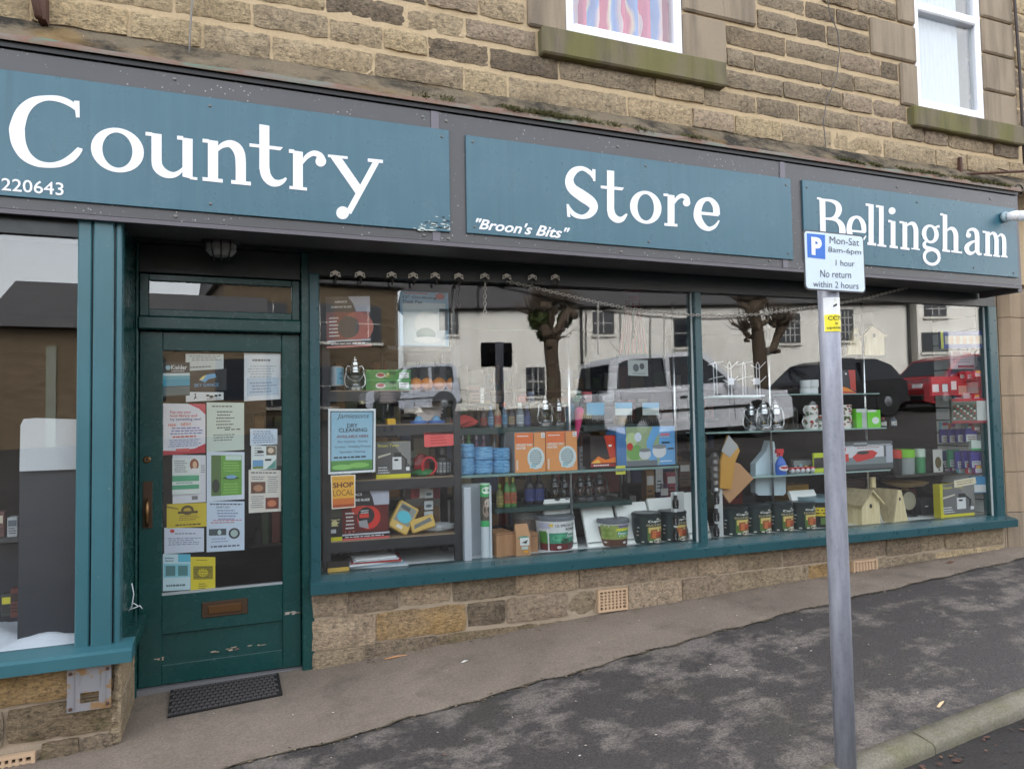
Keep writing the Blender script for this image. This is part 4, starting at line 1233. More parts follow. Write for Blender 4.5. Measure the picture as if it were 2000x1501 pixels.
# --- racks and shelves
ZR = (1.786, 1.553, 1.185, .79)
rack = empty('display_rack', LW(.09, .1, .6), WA, label='black metal display rack filling the left end of the long window', cat='rack')
M_RK = MT((40, 40, 44), .5)
M_RKT = MT((150, 128, 104), .7)
for z in ZR:
    mb = MB(); mb.box(0, .88, .0, .42, z-.6-.075, z-.6-.006, M_RK); mb.box(.002, .878, .001, .42, z-.6-.006, z-.6, M_RKT); mb.obj('shelf', rack)
for a, b in ((.86, 0), (-.03, 0), (.86, .39), (-.03, .39)):
    mb = MB(); mb.box(a, a+.05, b-.004, b+.03, 0, 1.5 if a > 0 else 1.62, M_RK); mb.obj('post', rack)
M_GS = MT((34, 62, 60), .35)
ga = empty('glass_shelving', LW(1.05, .2, .6), WA, label='shelf unit with dark green edged shelves and chrome posts, middle of window', cat='shelving')
def shelf(parent, u0, u1, v0, v1, z, t=.03, mat=None, ou=0, ov=0):
    mb = MB(); mb.box(u0-ou, u1-ou, v0-ov, v1-ov, z-.6-t, z-.6, mat or M_GS); return mb.obj('shelf', parent)
shelf(ga, 1.0, 2.62, .34, .7, 1.512, .05, None, 1.05, .2)
shelf(ga, .98, 2.78, .12, .45, 1.182, .018, MT((120, 150, 146), .2), 1.05, .2)
shelf(ga, 1.28, 2.4, .2, .55, .925, .035, None, 1.05, .2)
def cpost(parent, u, v, z0, z1, ou, ov, r=.011):
    mb = MB(); mb.tube([(u-ou, v-ov, z0-.6), (u-ou, v-ov, z1-.6)], r, M_CHROME, 8); mb.obj('post', parent)
for px in (1112, 1318):
    u = WL(px, 800, .18).x
    cpost(ga, u, .18, .6, WL(px, 590, .18).z, 1.05, .2)
cpost(ga, 1.6, .66, .6, 2.1, 1.05, .2); cpost(ga, 2.55, .66, .6, 2.1, 1.05, .2)
gb = empty('glass_shelving', LW(3.1, .2, .6), WA, label='shelf unit of clear glass shelves on chrome posts behind the parking sign pole', cat='shelving')
M_GSH = MT((150, 176, 172), .12)
shelf(gb, 3.05, 4.95, .14, .42, 1.435, .012, M_GSH, 3.1, .2)
shelf(gb, 3.42, 4.98, .14, .42, 1.06, .012, M_GSH, 3.1, .2)
shelf(gb, 3.05, 3.6, .14, .4, 1.722, .01, M_GSH, 3.1, .2)
shelf(gb, 3.95, 4.95, .2, .42, 1.742, .01, M_GSH, 3.1, .2)
for px in (1504, 1690):
    u = WL(px, 800, .28).x
    cpost(gb, u, .28, .6, WL(px, 585, .28).z, 3.1, .2)
# white slat wall at the right end, turned to face along the window
slat = empty('slat_wall', LW(6.14, .06, .6), WA, label='white slatted display panel at the right end of the window', cat='panel')
z = 0.
while z < 1.92:
    mb = MB(); mb.box(-.02, .02, 0, .55, z+.006, z+.118, MT((240, 243, 241), .4), .003); mb.obj('slat', slat, (0, 0, 0)); z += .125
mb = MB(); mb.box(.015, .03, 0, .55, 0, 1.93, MT((60, 62, 62), .6)); mb.obj('back_board', slat)
mb = MB(); mb.box(-.03, .03, -.012, -.001, 0, 1.93, MT((226, 230, 230), .4)); mb.obj('edge_trim', slat)

# --- hurricane lanterns
def lantern_proto(met, glassm):
    ro = empty('hurricane_lantern')
    mb = MB(); mb.lathe([(.20, 0), (.235, .01), (.24, .1), (.225, .13), (.14, .16), (.12, .17)], met, 18); mb.obj('fuel_tank', ro)
    mb = MB(); mb.lathe([(.12, .21), (.165, .28), (.18, .36), (.165, .45), (.125, .53)], glassm, 16, cap=False); mb.obj('glass_globe', ro)
    mb = MB(); mb.lathe([(.135, .165), (.15, .19), (.12, .21)], met, 16); mb.lathe([(.13, .53), (.15, .55), (.14, .6), (.16, .62), (.14, .7), (.1, .74), (.12, .76), (.11, .84), (.07, .88), (.07, .93), (.03, .95), (.03, 1.0)], met, 16); mb.lathe([(.02, .17), (.025, .26), (.01, .3)], MT((180, 150, 90), .4, .6), 8); mb.obj('chimney', ro)
    for s in (-1, 1):
        mb = MB(); mb.tube([(s*.19, 0, .1), (s*.26, 0, .13), (s*.3, 0, .2), (s*.3, 0, .34), (s*.265, 0, .5), (s*.25, 0, .66), (s*.2, 0, .74), (s*.11, 0, .7)], .026, met, 7); mb.obj('side_tube', ro)
    mb = MB(); mb.tube([(s*.27*math.cos(a), -.06-.1*math.sin(a), .62-.38*math.sin(a)*.9) for s, a in [(1, k*math.pi/10) for k in range(11)]], .008, met, 5); mb.obj('bail_handle', ro)
    return ro
lan = lantern_proto(M_CHROME, M_GLASS_T)
lan2 = lantern_proto(MT((96, 98, 100), .3, .8), M_GLASS_T)
_used = set()
def lantern(px, pyt, z0, v, label, group=None, pro=None):
    pro = pro or lan
    if pro.name in _used:
        o = copy_tree(pro)
    else:
        o = pro; _used.add(pro.name)
    p = WL(px, pyt, v)
    s_ = p.z-z0
    o.location = LW(p.x, v, z0)
    o.rotation_euler = (0, 0, WA+random.uniform(-.3, .3))
    o.scale = (s_, s_, s_)
    return tag(o, label, 'lantern', group or 'hurricane lanterns in the shop window')
lantern(693, 697, ZR[0], .17, 'polished lantern standing alone on the top shelf of the black rack')
lantern(1064, 772, 1.512, .42, 'bright lantern on the green shelf beside the folded umbrellas')
lantern(1090, 778, 1.512, .5, 'lantern half hidden behind another beside the blue folded umbrella')
for k, (px, py, lb) in enumerate(((1466, 784, 'left of the three silver lanterns on the glass shelf'), (1490, 780, 'middle of the three silver lanterns on the glass shelf'), (1514, 781, 'right of the three silver lanterns on the glass shelf'))):
    lantern(px, py, 1.435, .2+.05*(k == 0)-.03*(k == 1), lb)
for px, py, lb in ((1083, 925, 'first of the dark lanterns on the lower green shelf, nearest the bottles'), (1102, 927, 'second dark lantern from the bottles on the lower green shelf'), (1133, 925, 'third dark lantern from the bottles on the lower green shelf'), (1149, 924, 'fourth dark lantern from the bottles on the lower green shelf'), (1170, 918, 'last dark lantern at the right of the lower green shelf')):
    lantern(px, py, .925, .36, lb, 'dark lanterns on the lower green shelf', lan2)

# --- round goods
def round_item(name, label, cat, px0, px1, pyt, z0, v, prof, pr=(), group=None, n=20, zr=(.1, .9), rz=0., taper=None, arc=(-75, 75), nx=10):
    """prof: (radius fraction, height fraction, material)"""
    pm = (px0+px1)/2
    p0, p1 = WL(px0, pyt+15, v), WL(px1, pyt+15, v)
    r = (p1.x-p0.x)/2*.985
    h = WL(pm, pyt, v).z-z0
    mb = MB()
    mb.lathe([(a*r, b*h, *m) for a, b, *m in prof], prof[0][2], n)
    if pr:
        mb.prints(cylmap(r*(taper[0] if taper else 1), h*zr[0], h*zr[1], (0, 0), arc[0], arc[1], r*taper[1] if taper else None), pr, nx)
    return wput(mb, name, (p0.x+p1.x)/2, v+r, z0, label, cat, group, rz)
def cuprinol(px0, px1, pyt, v, label):
    g = MT((24, 44, 44), .35)
    l = MT((30, 40, 42), .3)
    return round_item('paint_tin', label, 'paint tin', px0, px1, pyt, .6, v, [(.97, 0, g), (1, .03, g), (1, .88, g), (1.03, .9, l), (1.03, .96, l), (.95, 1, l), (.8, .985, l)],
        [('r', .42, .05, .98, .62, (86, 116, 50)), ('r', .45, .4, .98, .62, (214, 190, 110)), ('r', .5, .18, .9, .52, (150, 74, 40)), ('r', .55, .18, .66, .45, (196, 110, 60)), ('e', .75, .52, .25, .08, (222, 210, 140)), ('r', .42, .0, .98, .09, (30, 50, 40)), ('r', .66, .3, .84, .42, (190, 80, 60)), ('e', .72, .08, .14, .09, (216, 206, 190)), ('t', 'Cuprinol', .44, .78, .98, .89, (240, 240, 236), .02), ('t', 'DUCKSBACK', .4, .66, .98, .74, (206, 190, 150), .01), ('p', [(.66, .9), (.72, .97), (.8, .9)], (226, 226, 220)), ('e', .18, .6, .04, .03, (170, 180, 176)), ('e', .16, .45, .04, .03, (150, 150, 146)), ('e', .16, .3, .04, .03, (170, 150, 140)), ('e', .5, .06, .05, .03, (220, 220, 210)), ('e', .3, .05, .04, .03, (200, 200, 190))],
        'dark green paint tins along the window sill', zr=(.03, .88), rz=R(-14))
cuprinol(1251, 1302, 1003, .07, 'dark green paint tin beside the small brown fence paint tub')
cuprinol(1303, 1352, 999, .07, 'dark green paint tin nearest the left side of the mullion')
cuprinol(1424, 1474, 990, .08, 'dark green paint tin nearest the right side of the mullion')
cuprinol(1472, 1518, 986, .08, 'second dark green paint tin to the right of the mullion')
cuprinol(1517, 1561, 983, .08, 'third dark green paint tin to the right of the mullion')
cuprinol(1561, 1605, 981, .08, 'fourth dark green paint tin to the right of the mullion')
gl_ = MT((104, 110, 118), .4)
wt = MT((226, 230, 232), .4)
round_item('fence_paint_tub', 'large white tub of fence paint with grey lid and green picture', 'tub', 1061, 1135, 1007, .6, .07, [(.86, 0, wt), (.95, .7, wt), (.97, .84, gl_), (1.02, .85, gl_), (1.02, .93, gl_), (.96, .97, gl_), (.9, .955, gl_)],
    [('r', .02, .0, .98, .3, (110, 40, 44)), ('r', .02, .25, .98, .62, (70, 150, 120)), ('r', .02, .25, .22, .68, (84, 140, 60)), ('r', .24, .0, .27, .98, (236, 236, 236)), ('e', .5, .45, .16, .12, (96, 180, 140)), ('e', .62, .32, .1, .1, (44, 84, 66)), ('r', .02, .78, .3, .98, (190, 190, 214)), ('r', .28, .84, .36, .95, (220, 190, 90)), ('t', '12L SPECIAL VALUE', .4, .84, .98, .93, (40, 40, 44), .012), ('t', 'RONSEAL', .62, .7, .98, .79, (34, 34, 38), .02), ('t', 'Fence Life', .66, .44, .96, .56, WHT, .02), ('r', .68, .58, .92, .64, (230, 236, 232)), ('p', [(.7, .04), (.7, .2), (.82, .3), (.95, .2), (.95, .04)], (60, 62, 66)), ('e', .48, .12, .05, .05, (220, 214, 214))], 'fence paint tubs', zr=(.03, .82), taper=(.87, .965), rz=R(-6))
round_item('fence_paint_tub', 'small brown and green tub of fence paint with grey lid', 'tub', 1183, 1241, 1014, .6, .07, [(.84, 0, MT((96, 66, 54), .4)), (.93, .7, wt), (.95, .82, gl_), (1.03, .83, gl_), (1.03, .93, gl_), (.97, .97, gl_), (.9, .95, gl_)],
    [('r', 0, .3, 1, .98, (150, 166, 90)), ('r', .0, .0, 1, .3, (98, 64, 52)), ('e', .2, .6, .2, .2, (120, 150, 60)), ('r', .5, .86, 1, .99, (170, 160, 196)), ('t', 'RONSEAL', .52, .87, .95, .97, (40, 40, 60), .02), ('r', .45, .7, .98, .82, (216, 214, 70)), ('r', .48, .42, .98, .7, (60, 150, 110)), ('t', 'Fence Life', .5, .52, .97, .66, WHT, .02), ('t', 'Plus', .52, .42, .9, .5, (220, 240, 150), .01), ('p', [(.55, .04), (.55, .2), (.7, .3), (.85, .2), (.85, .04)], (84, 54, 46)), ('e', .7, .14, .06, .05, WHT), ('e', .16, .16, .05, .04, (226, 216, 210))], 'fence paint tubs', zr=(.03, .8), taper=(.845, .945), rz=R(-8))
round_item('blue_lidded_tub', 'dark tub with yellow band and pale blue lid behind the sign pole', 'tub', 1588, 1658, 972, .6, .1, [(.92, 0, MT((34, 40, 40), .4)), (.97, .85, MT((110, 140, 150), .3)), (1.02, .86, MT((110, 140, 150), .3)), (1.0, 1, MT((110, 140, 150), .3))], [('r', 0, .45, 1, .8, (220, 196, 40)), ('L', .1, .5, .9, .75, 2, (40, 40, 40)), ('r', .3, .1, .8, .4, (90, 120, 60))], zr=(.03, .85))
# twine reels, two high
M_TW = None
def twine_mat():
    s = NT('blue_baling_twine')
    wv = s.noise(1, 4, .6, s.stretch(14, 14, 150), 1.5)
    col = s.mix(s.ramp(wv, (.4, 0.), (.6, 1.)), (.05, .2, .42, 1), (.22, .5, .78, 1))
    return s.out(col, .45, s.bump(wv, .8, .006))
M_TW = twine_mat()
nm = ('left', 'middle', 'right')
for k, (a, b, t, m_) in enumerate(((898, 931, 867, 895), (930, 968, 873, 899), (967, 1001, 875, 899))):
    for lvl in (0, 1):
        z0 = 1.182 if lvl == 0 else WL((a+b)/2, m_, .14).z
        round_item('twine_reel', '%s blue twine reel in the %s pair on the glass shelf' % (('lower', 'upper')[lvl], nm[k]), 'twine', a, b, m_ if lvl == 0 else t, z0+.0005, .14, [(.86, 0, M_TW), (1, .1, M_TW), (1.02, .5, M_TW), (1, .9, M_TW), (.88, 1, M_TW), (.3, .98, M_TW)], (), 'blue twine reels stacked in pairs', n=24)
# heater cartons
HB = [('r', .02, .72, .62, .98, (226, 112, 52)), ('t', 'meteor', .08, .88, .5, .94, WHT, .02) if False else ('L', .06, .88, .55, .94, 1, WHT), ('t', 'UPRIGHT FAN', .05, .66, .55, .72, WHT, .012), ('t', 'HEATER', .05, .58, .36, .64, WHT, .012), ('r', .6, .6, .63, .98, (120, 90, 70)), ('e', .68, .35, .28, .28, (206, 220, 222)), ('r', .47, .1, .86, .28, (206, 220, 222)), ('e', .67, .37, .2, .2, (150, 170, 176)), ('L', .5, .22, .84, .54, 6, (200, 214, 216)), ('r', .52, .12, .68, .2, (150, 190, 200)), ('r', .86, .86, .98, .98, (240, 240, 240)), ('r', .04, .06, .1, .32, (226, 200, 180)), ('L', .87, .87, .97, .97, 2, BLK)]
carton('heater_box', 'orange fan heater box, left of the pair beside the twine', 'box', 1005, 1065, 844, 1.182, .14, .2, (222, 148, 84), HB, 'orange fan heater boxes', side=(150, 152, 156))
carton('heater_box', 'orange fan heater box, right of the pair beside the twine', 'box', 1066, 1127, 842, 1.182, .14, .2, (222, 148, 84), HB, 'orange fan heater boxes', side=(196, 90, 80))
carton('grey_carton', 'grey printed carton behind the orange heater boxes', 'box', 985, 1046, 838, 1.182, .35, .09, (140, 146, 150), [('L', .1, .1, .9, .9, 5, (60, 62, 66))])
carton('grill_box', 'small black box with orange flames beside the blue pan set', 'box', 1153, 1202, 850, None, .16, .14, (34, 22, 22), [('p', [(.55, 1), (1, 1), (1, .1), (.75, .3)], (190, 52, 24)), ('p', [(0, .12), (1, .12), (1, .3), (.6, .22), (.3, .34), (.1, .2)], (230, 120, 36)), ('p', [(0, .12), (.4, .12), (.3, .24)], (244, 190, 80)), ('e', .48, .52, .2, .16, (24, 26, 34)), ('r', 0, 0, 1, .1, (150, 30, 36)), ('r', .72, .64, .84, .7, WHT), ('t', 'CAMPING STOVE', .08, .02, .7, .07, WHT) if False else ('L', .08, .01, .8, .09, 1, WHT)], pyb=911)
carton('pan_set_box', 'wide light blue box showing a set of steel pans', 'box', 1204, 1318, 833, None, .14, .18, (104, 168, 222), [('r', 0, 0, .16, 1, (70, 118, 172)), ('r', .16, 0, .72, 1, (150, 170, 130)), ('p', [(.62, 1), (.78, 1), (.62, .55), (.7, 0), (.55, 0), (.5, .6)], (104, 168, 222)), ('e', .3, .35, .14, .2, (110, 160, 84)), ('e', .25, .68, .1, .18, (180, 200, 150)), ('e', .36, .74, .06, .12, (210, 220, 236)), ('e', .22, .5, .05, .1, (190, 60, 50)), ('r', .16, 0, .68, .14, (104, 112, 120)), ('e', .47, .3, .1, .14, (200, 206, 210)), ('e', .47, .4, .1, .05, (120, 126, 130)), ('e', .72, .36, .12, .17, (212, 216, 220)), ('e', .72, .48, .12, .06, (130, 136, 140)), ('r', .76, .56, .9, .6, (40, 42, 46)), ('r', .86, .4, .97, .44, (40, 42, 46)), ('r', .74, .76, .9, .82, (214, 120, 140)), ('L', .72, .7, .92, .76, 1, (220, 226, 240)), ('L', .72, .06, .95, .14, 1, (210, 226, 240))], pyb=909, side=(80, 130, 186))
SPB = [('r', .02, .02, .98, .14, (216, 206, 40)), ('r', .0, .12, 1, 1, (84, 84, 84)), ('p', [(.45, 1), (1, 1), (1, .3)], (130, 130, 128)), ('t', 'Steam Twist', .06, .86, .66, .94, (206, 200, 60), .01), ('e', .6, .36, .13, .12, (222, 224, 226)), ('r', .47, .24, .73, .58, (222, 224, 226)), ('r', .52, .58, .72, .7, (34, 34, 36)), ('p', [(.72, .66), (.9, .5), (.86, .3), (.82, .3), (.84, .5), (.7, .62)], (40, 40, 42)), ('p', [(.06, .56), (.42, .66), (.42, .7), (.06, .62)], (200, 196, 180)), ('e', .58, .5, .07, .03, (40, 44, 48)), ('L', .05, .2, .4, .34, 2, WHT), ('t', '1500W', .05, .15, .3, .2, WHT) if False else ('L', .05, .14, .4, .2, 1, WHT), ('r', .86, .2, .96, .3, WHT)]
carton('sprayer_box', 'grey and yellow steam cleaner box on the black rack', 'box', 734, 802, 862, ZR[2], .12, .16, (206, 196, 40), SPB, 'steam cleaner boxes', side=(190, 180, 40))
carton('sprayer_box', 'grey and yellow steam cleaner box at the right end of the sill', 'box', 1836, 1903, 944, .6, .07, .07, (200, 196, 40), [('r', .08, 0, 1, 1, (96, 96, 98))]+[(t if t[0] != 'r' or t[5] != (84, 84, 84) else ('r', .1, .1, 1, 1, (110, 110, 112))) for t in SPB], 'steam cleaner boxes', side=(190, 180, 40))
BLB = [('p', [(.55, 1), (1, 1), (1, .66), (.68, .66), (.64, .82)], (176, 180, 196)), ('t', 'ABRACS', .1, .86, .42, .91, WHT, .02), ('t', 'DIAMOND BLADE', .1, .75, .58, .8, WHT, .02), ('r', 0, .14, .98, .66, (96, 26, 24)), ('r', .2, .5, .5, .66, (196, 60, 44)), ('e', .56, .42, .25, .23, (206, 50, 40)), ('e', .5, .46, .18, .17, (34, 30, 34)), ('r', .36, .42, .56, .5, (214, 64, 50)), ('L', .38, .5, .6, .58, 2, WHT), ('p', [(.36, .25), (.56, .2), (.52, .38), (.34, .36)], (150, 150, 156)), ('L', .06, .2, .26, .56, 5, (220, 218, 220)), ('r', 0, .09, 1, .12, (196, 198, 206)), ('r', 0, 0, 1, .035, (206, 90, 92)), ('L', .04, .04, .96, .08, 1, (220, 220, 226)), ('t', '1 2 7', .06, .13, .26, .18, (190, 120, 110))]
carton('blade_box', 'black and red diamond blade box on the lower rack shelf', 'box', 668, 760, 953, ZR[3], .125, .05, (36, 32, 34), BLB, rz=0)
carton('black_box', 'narrow black box with yellow foot in the rack corner', 'box', 638, 668, 960, ZR[3], .13, .1, (36, 36, 34), [('r', 0, 0, 1, .08, (206, 200, 40)), ('r', .25, .16, .6, .24, (190, 192, 196)), ('e', .5, .36, .2, .06, (216, 208, 150)), ('L', .05, .28, .95, .46, 3, (200, 196, 150)), ('r', .0, .48, .95, .7, (64, 66, 52)), ('r', .2, .72, .6, .9, (70, 74, 80))])
for z_, py, lb in ((1, 741, 'lower green carton beneath another on the top rack shelf'), (2, 722, 'upper green carton resting on another on the top rack shelf')):
    z0 = ZR[0] if z_ == 1 else WL(757, 742, .2).z
    carton('green_carton', lb, 'box', 714, 802, py, z0+.0006, .2, .2, (62, 140, 60), [('e', .33, .45, .11, .26, (214, 210, 200)), ('e', .33, .5, .08, .16, (170, 60, 56)), ('r', .74, .2, .96, .75, (226, 230, 226)), ('L', .76, .25, .94, .7, 3, (60, 64, 60)), ('e', .6, .7, .08, .2, (40, 100, 40)), ('r', 0, .9, 1, 1, (96, 170, 96))], 'long green cartons')
round_item('blue_label_tin', 'dark tin with pale blue and white label beside the lone lantern', 'tin', 645, 673, 714, ZR[0], .2, [(.8, 0, M_BLK), (.85, .2, wt), (1, .24, wt), (1, .95, wt), (.6, 1, M_BLK)], [('r', 0, .25, 1, .92, (206, 218, 226)), ('r', .45, .25, 1, .92, (110, 186, 216)), ('e', .7, .6, .15, .16, (60, 140, 190))], zr=(0, 1))
carton('fan_box', 'pale blue oscillating desk fan box high above the rack', 'box', 781, 876, 570, None, .2, .2, (150, 190, 220), [('r', .05, .02, .93, .8, (206, 220, 226)), ('e', .55, .42, .26, .24, (226, 232, 232)), ('e', .52, .22, .2, .12, (120, 150, 150)), ('e', .55, .12, .28, .06, (236, 238, 238)), ('t', '12" Oscillating', .06, .86, .75, .92, (40, 60, 90), .012), ('t', 'Desk Fan', .06, .78, .45, .84, (40, 60, 90), .012), ('e', .82, .93, .09, .06, (206, 90, 60)), ('L', .08, .94, .6, .99, 1, (206, 90, 60)), ('r', .8, .3, .98, .7, (70, 90, 100))], pyb=676)
# rack top shelf under the fan box
zf = WL(828, 676, .2).z
mb = MB(); mb.box(.42, .89, .08, .4, zf-.6-.03, zf-.6-.001, M_RK); mb.obj('shelf', rack)
mb = MB(); mb.tube([(.87, .0, 1.5), (.87, .0, 2.0)], .014, M_STEEL, 8); mb.obj('post', rack)
mb = MB(); mb.tube([(.43, .39, 1.2), (.43, .39, zf-.62)], .014, M_RK, 8); mb.obj('post', rack)
mb = MB(); mb.tube([(.87, .38, 1.4), (.87, .38, zf-.62)], .014, M_RK, 8); mb.obj('post', rack)

def bottle(name, label, cat, px, wpx, pyt, z0, v, body, cap, band=None, group=None, prof=None):
    b = MT(body, .3); c = MT(cap, .35)
    pf = prof or [(.92, 0, b), (1, .04, b), (1, .55, b), (.85, .66, b), (.42, .78, b), (.38, .84, c), (.44, .85, c), (.42, 1, c)]
    return round_item(name, label, cat, px-wpx/2, px+wpx/2, pyt, z0, v, pf, [('r', 0, .0, 1, 1, band), ('L', .2, .2, .8, .8, 3, (40, 40, 50))] if band else (), group, n=14, zr=(.12, .5), nx=6)
# bottles on the upper green shelf, left to right
GBT = 'cleaning bottles on the upper green shelf'
for px, wd, py, bd, cp, bn, lb in (
        (946, 14, 796, (60, 40, 40), (30, 30, 30), (150, 60, 40), 'short brown bottle with orange label, first on the upper green shelf'),
        (960, 12, 792, (60, 90, 120), (60, 110, 150), (110, 150, 180), 'small blue bottle second along the upper green shelf'),
        (974, 15, 788, (170, 150, 120), (190, 170, 140), (180, 90, 70), 'cream bottle with red label on the upper green shelf'),
        (987, 12, 786, (70, 90, 110), (200, 60, 40), (90, 140, 170), 'blue bottle with pointed red cap on the upper green shelf'),
        (1001, 13, 792, (50, 50, 60), (40, 40, 46), (150, 130, 100), 'dark bottle with tan label on the upper green shelf'),
        (1018, 16, 786, (120, 130, 136), (200, 206, 206), (190, 200, 206), 'clear bottle with silver cap on the upper green shelf'),
        (1032, 13, 791, (40, 50, 90), (50, 60, 110), (70, 90, 140), 'dark blue bottle beside the bright lantern')):
    bottle('bottle', lb, 'bottle', px, wd, py, 1.512, .4, bd, cp, bn, GBT)
# folded umbrellas hanging in front of the green shelf
def umbrella(px, pyt, pyb, c, label, v):
    a, b = WL(px, pyt, v), WL(px, pyb, v)
    h = a.z-b.z
    mb = MB()
    m = MT(c, .7)
    mb.lathe([(.004, 0), (.012, .06*h), (.03, .5*h), (.036, .68*h), (.03, .74*h), (.008, .78*h)], m, 10)
    mb.tube([(0, 0, .76*h), (0, 0, h*.97), (.01, 0, h), (.03, 0, h), (.04, 0, .96*h)], .006, M_BLK, 6)
    o = wput(mb, 'folded_umbrella', a.x, v, b.z, label, 'umbrella', 'folded umbrellas in the window')
    o.rotation_euler = (R(2), R(7), WA)
umbrella(1108, 772, 842, (26, 92, 122), 'folded teal umbrella hung beside the lanterns', .3)
umbrella(1124, 776, 858, (206, 66, 120), 'folded pink umbrella hung above the heater boxes', .25)
# whisk-like wire feeders with blue cards
for px, lb in ((1163, 'left of three blue cards with wire prongs'), (1218, 'middle of three blue cards, yellow stuff behind its wires'), (1271, 'right of three blue cards with wire prongs')):
    p = WL(px, 786, .3); z0 = WL(px, 830, .3).z
    h = p.z-z0
    mb = MB()
    mb.box(-.075, .075, 0, .006, h*.45, h, MT((70, 160, 200) if px < 1200 else (206, 214, 206), .4))
    mb.box(-.075, .075, -.002, -.0003, h*(.5 if px < 1200 else .75), h, MT((70, 160, 200), .4))
    for k in range(9):
        mb.tube([(-.07+.0175*k, .01, h*.5), (-.08+.02*k, .02, h*.2), (-.075+.019*k, .0, .002)], .003, M_STEEL, 5)
    if px == 1218:
        mb.lathe([(.05, .004), (.06, .05), (.05, h*.45)], MT((150, 120, 40), .6), 10, (0, .07))
    mb.tube([(0, .003, h), (0, .02, h+.05), (.04, .02, h+.07)], .004, M_BLK, 5)
    wput(mb, 'wire_feeder', p.x, .3, z0, lb, 'bird feeder', 'carded wire feeders')
carton('feeder_base_box', 'low dark tray holding the carded wire feeders', 'tray', 1140, 1300, 832, None, .28, .14, (34, 44, 44), pyb=840)
# lower green shelf: sprays, jugs
for px, py, c1, c2, lb in ((978, 945, (120, 120, 60), (150, 190, 80), 'short yellow and green spray can on the lower green shelf'), (992, 932, (80, 140, 70), (200, 190, 90), 'left green spray bottle with pointed cap on the lower shelf'), (1004, 932, (60, 120, 60), (190, 190, 80), 'right green spray bottle with pointed cap on the lower shelf')):
    bottle('spray_bottle', lb, 'bottle', px, 14, py, .925, .24, c1, c2, (170, 90, 60) if px > 990 else (160, 150, 90), 'green garden sprays')
for px, lb in ((1037, 'left of two dark blue jugs on the lower green shelf'), (1056, 'right of two dark blue jugs on the lower green shelf')):
    bottle('dark_jug', lb, 'jug', px, 20, 924, .925, .3, (24, 26, 40), (20, 20, 26), (60, 74, 140), 'dark blue jugs')
carton('yellow_tag', 'small yellow ticket hanging under the glass shelf', 'ticket', 1203, 1222, 909, None, .13, .002, (206, 206, 70), [('L', .1, .2, .9, .8, 2, (120, 110, 40))], pyb=926)
# goods seen dimly further back, middle
for px, w_, pyt, pyb, c, lb in ((1270, 16, 918, 990, (134, 100, 60), 'brown straw bundle standing behind the white trays'), (1288, 14, 912, 960, (190, 196, 200), 'white capped bottle behind the white trays'), (1312, 20, 922, 975, (150, 70, 84), 'red and white packet behind the chrome post'), (1298, 18, 945, 1000, (74, 50, 84), 'purple packet behind the white trays'), (1338, 22, 900, 950, (84, 62, 46), 'brown hanging pack at the edge of the mullion')):
    carton('packet', lb, 'packet', px-w_/2, px+w_/2, pyt, None, .7, .08, c, [('r', .1, .6, .9, .85, (200, 200, 196)), ('L', .1, .1, .9, .5, 3, (30, 30, 30))], 'packets at the back of the window', pyb=pyb)
mb = MB(); mb.box(2.0, 3.2, .66, .95, .0, .8, MT((40, 38, 40), .8)); wput(mb, 'low_cabinet', 0, 0, 0, 'dark low cabinet behind the white trays', 'cabinet')
mb = MB(); mb.box(2.1, 2.6, .75, .8, .93, 1.16, MT((104, 30, 26), .6)); wput(mb, 'red_board', 0, 0, 0, 'dark red board standing behind the lower green shelf', 'board')
# white sloping trays stood on edge
for k, (x0, x1, yt, lean, lb) in enumerate(((1062, 1117, 974, .06, 'white plastic tray behind the large fence paint tub'), (1137, 1196, 987, .1, 'white plastic tray between the two fence paint tubs'), (1203, 1262, 981, .1, 'white plastic tray behind the small fence paint tub'), (1266, 1322, 972, .1, 'white plastic tray behind the first dark paint tins'), (1331, 1372, 961, .1, 'white plastic tray just left of the mullion'), (1545, 1594, 957, .08, 'white plastic tray behind the third and fourth dark tins'), (1655, 1680, 957, .08, 'white plastic tray behind the gabled bird box'), (1702, 1742, 956, .08, 'white plastic tray behind the pointed bird box'), (1414, 1432, 985, .05, 'white plastic tray sliver just right of the mullion'))):
    v = .3
    u0, u1 = WL(x0, 1000, v).x, WL(x1, 1000, v).x
    zt = WL((x0+x1)/2, yt, v).z-.6
    hw = (u1-u0)/2
    mb = MB()
    m = MT((238, 242, 240), .35)
    mb.add([(-hw-.02, -.14, .0), (hw-.02, -.14, 0), (hw, .0, zt-.03), (-hw, .0, zt-.03), (hw, .02, zt), (-hw, .02, zt), (-hw-.02, -.12, 0), (hw-.02, -.12, 0), (hw, .04, zt-.02), (-hw, .04, zt-.02)],
           [(0, 1, 2, 3), (3, 2, 4, 5), (6, 9, 8, 7), (5, 4, 8, 9), (0, 3, 5, 9, 6), (1, 7, 8, 4, 2), (0, 6, 7, 1)], m)
    mb.add([(-hw-.019, -.1405, .1*zt), (hw-.019, -.1405, .1*zt), (hw-.018, -.134, .12*zt), (-hw-.018, -.134, .12*zt)], [(0, 1, 2, 3)], MT((120, 128, 126), .5))
    wput(mb, 'white_tray', (u0+u1)/2, v, .6, lb, 'tray', 'white plastic trays standing on the sill')
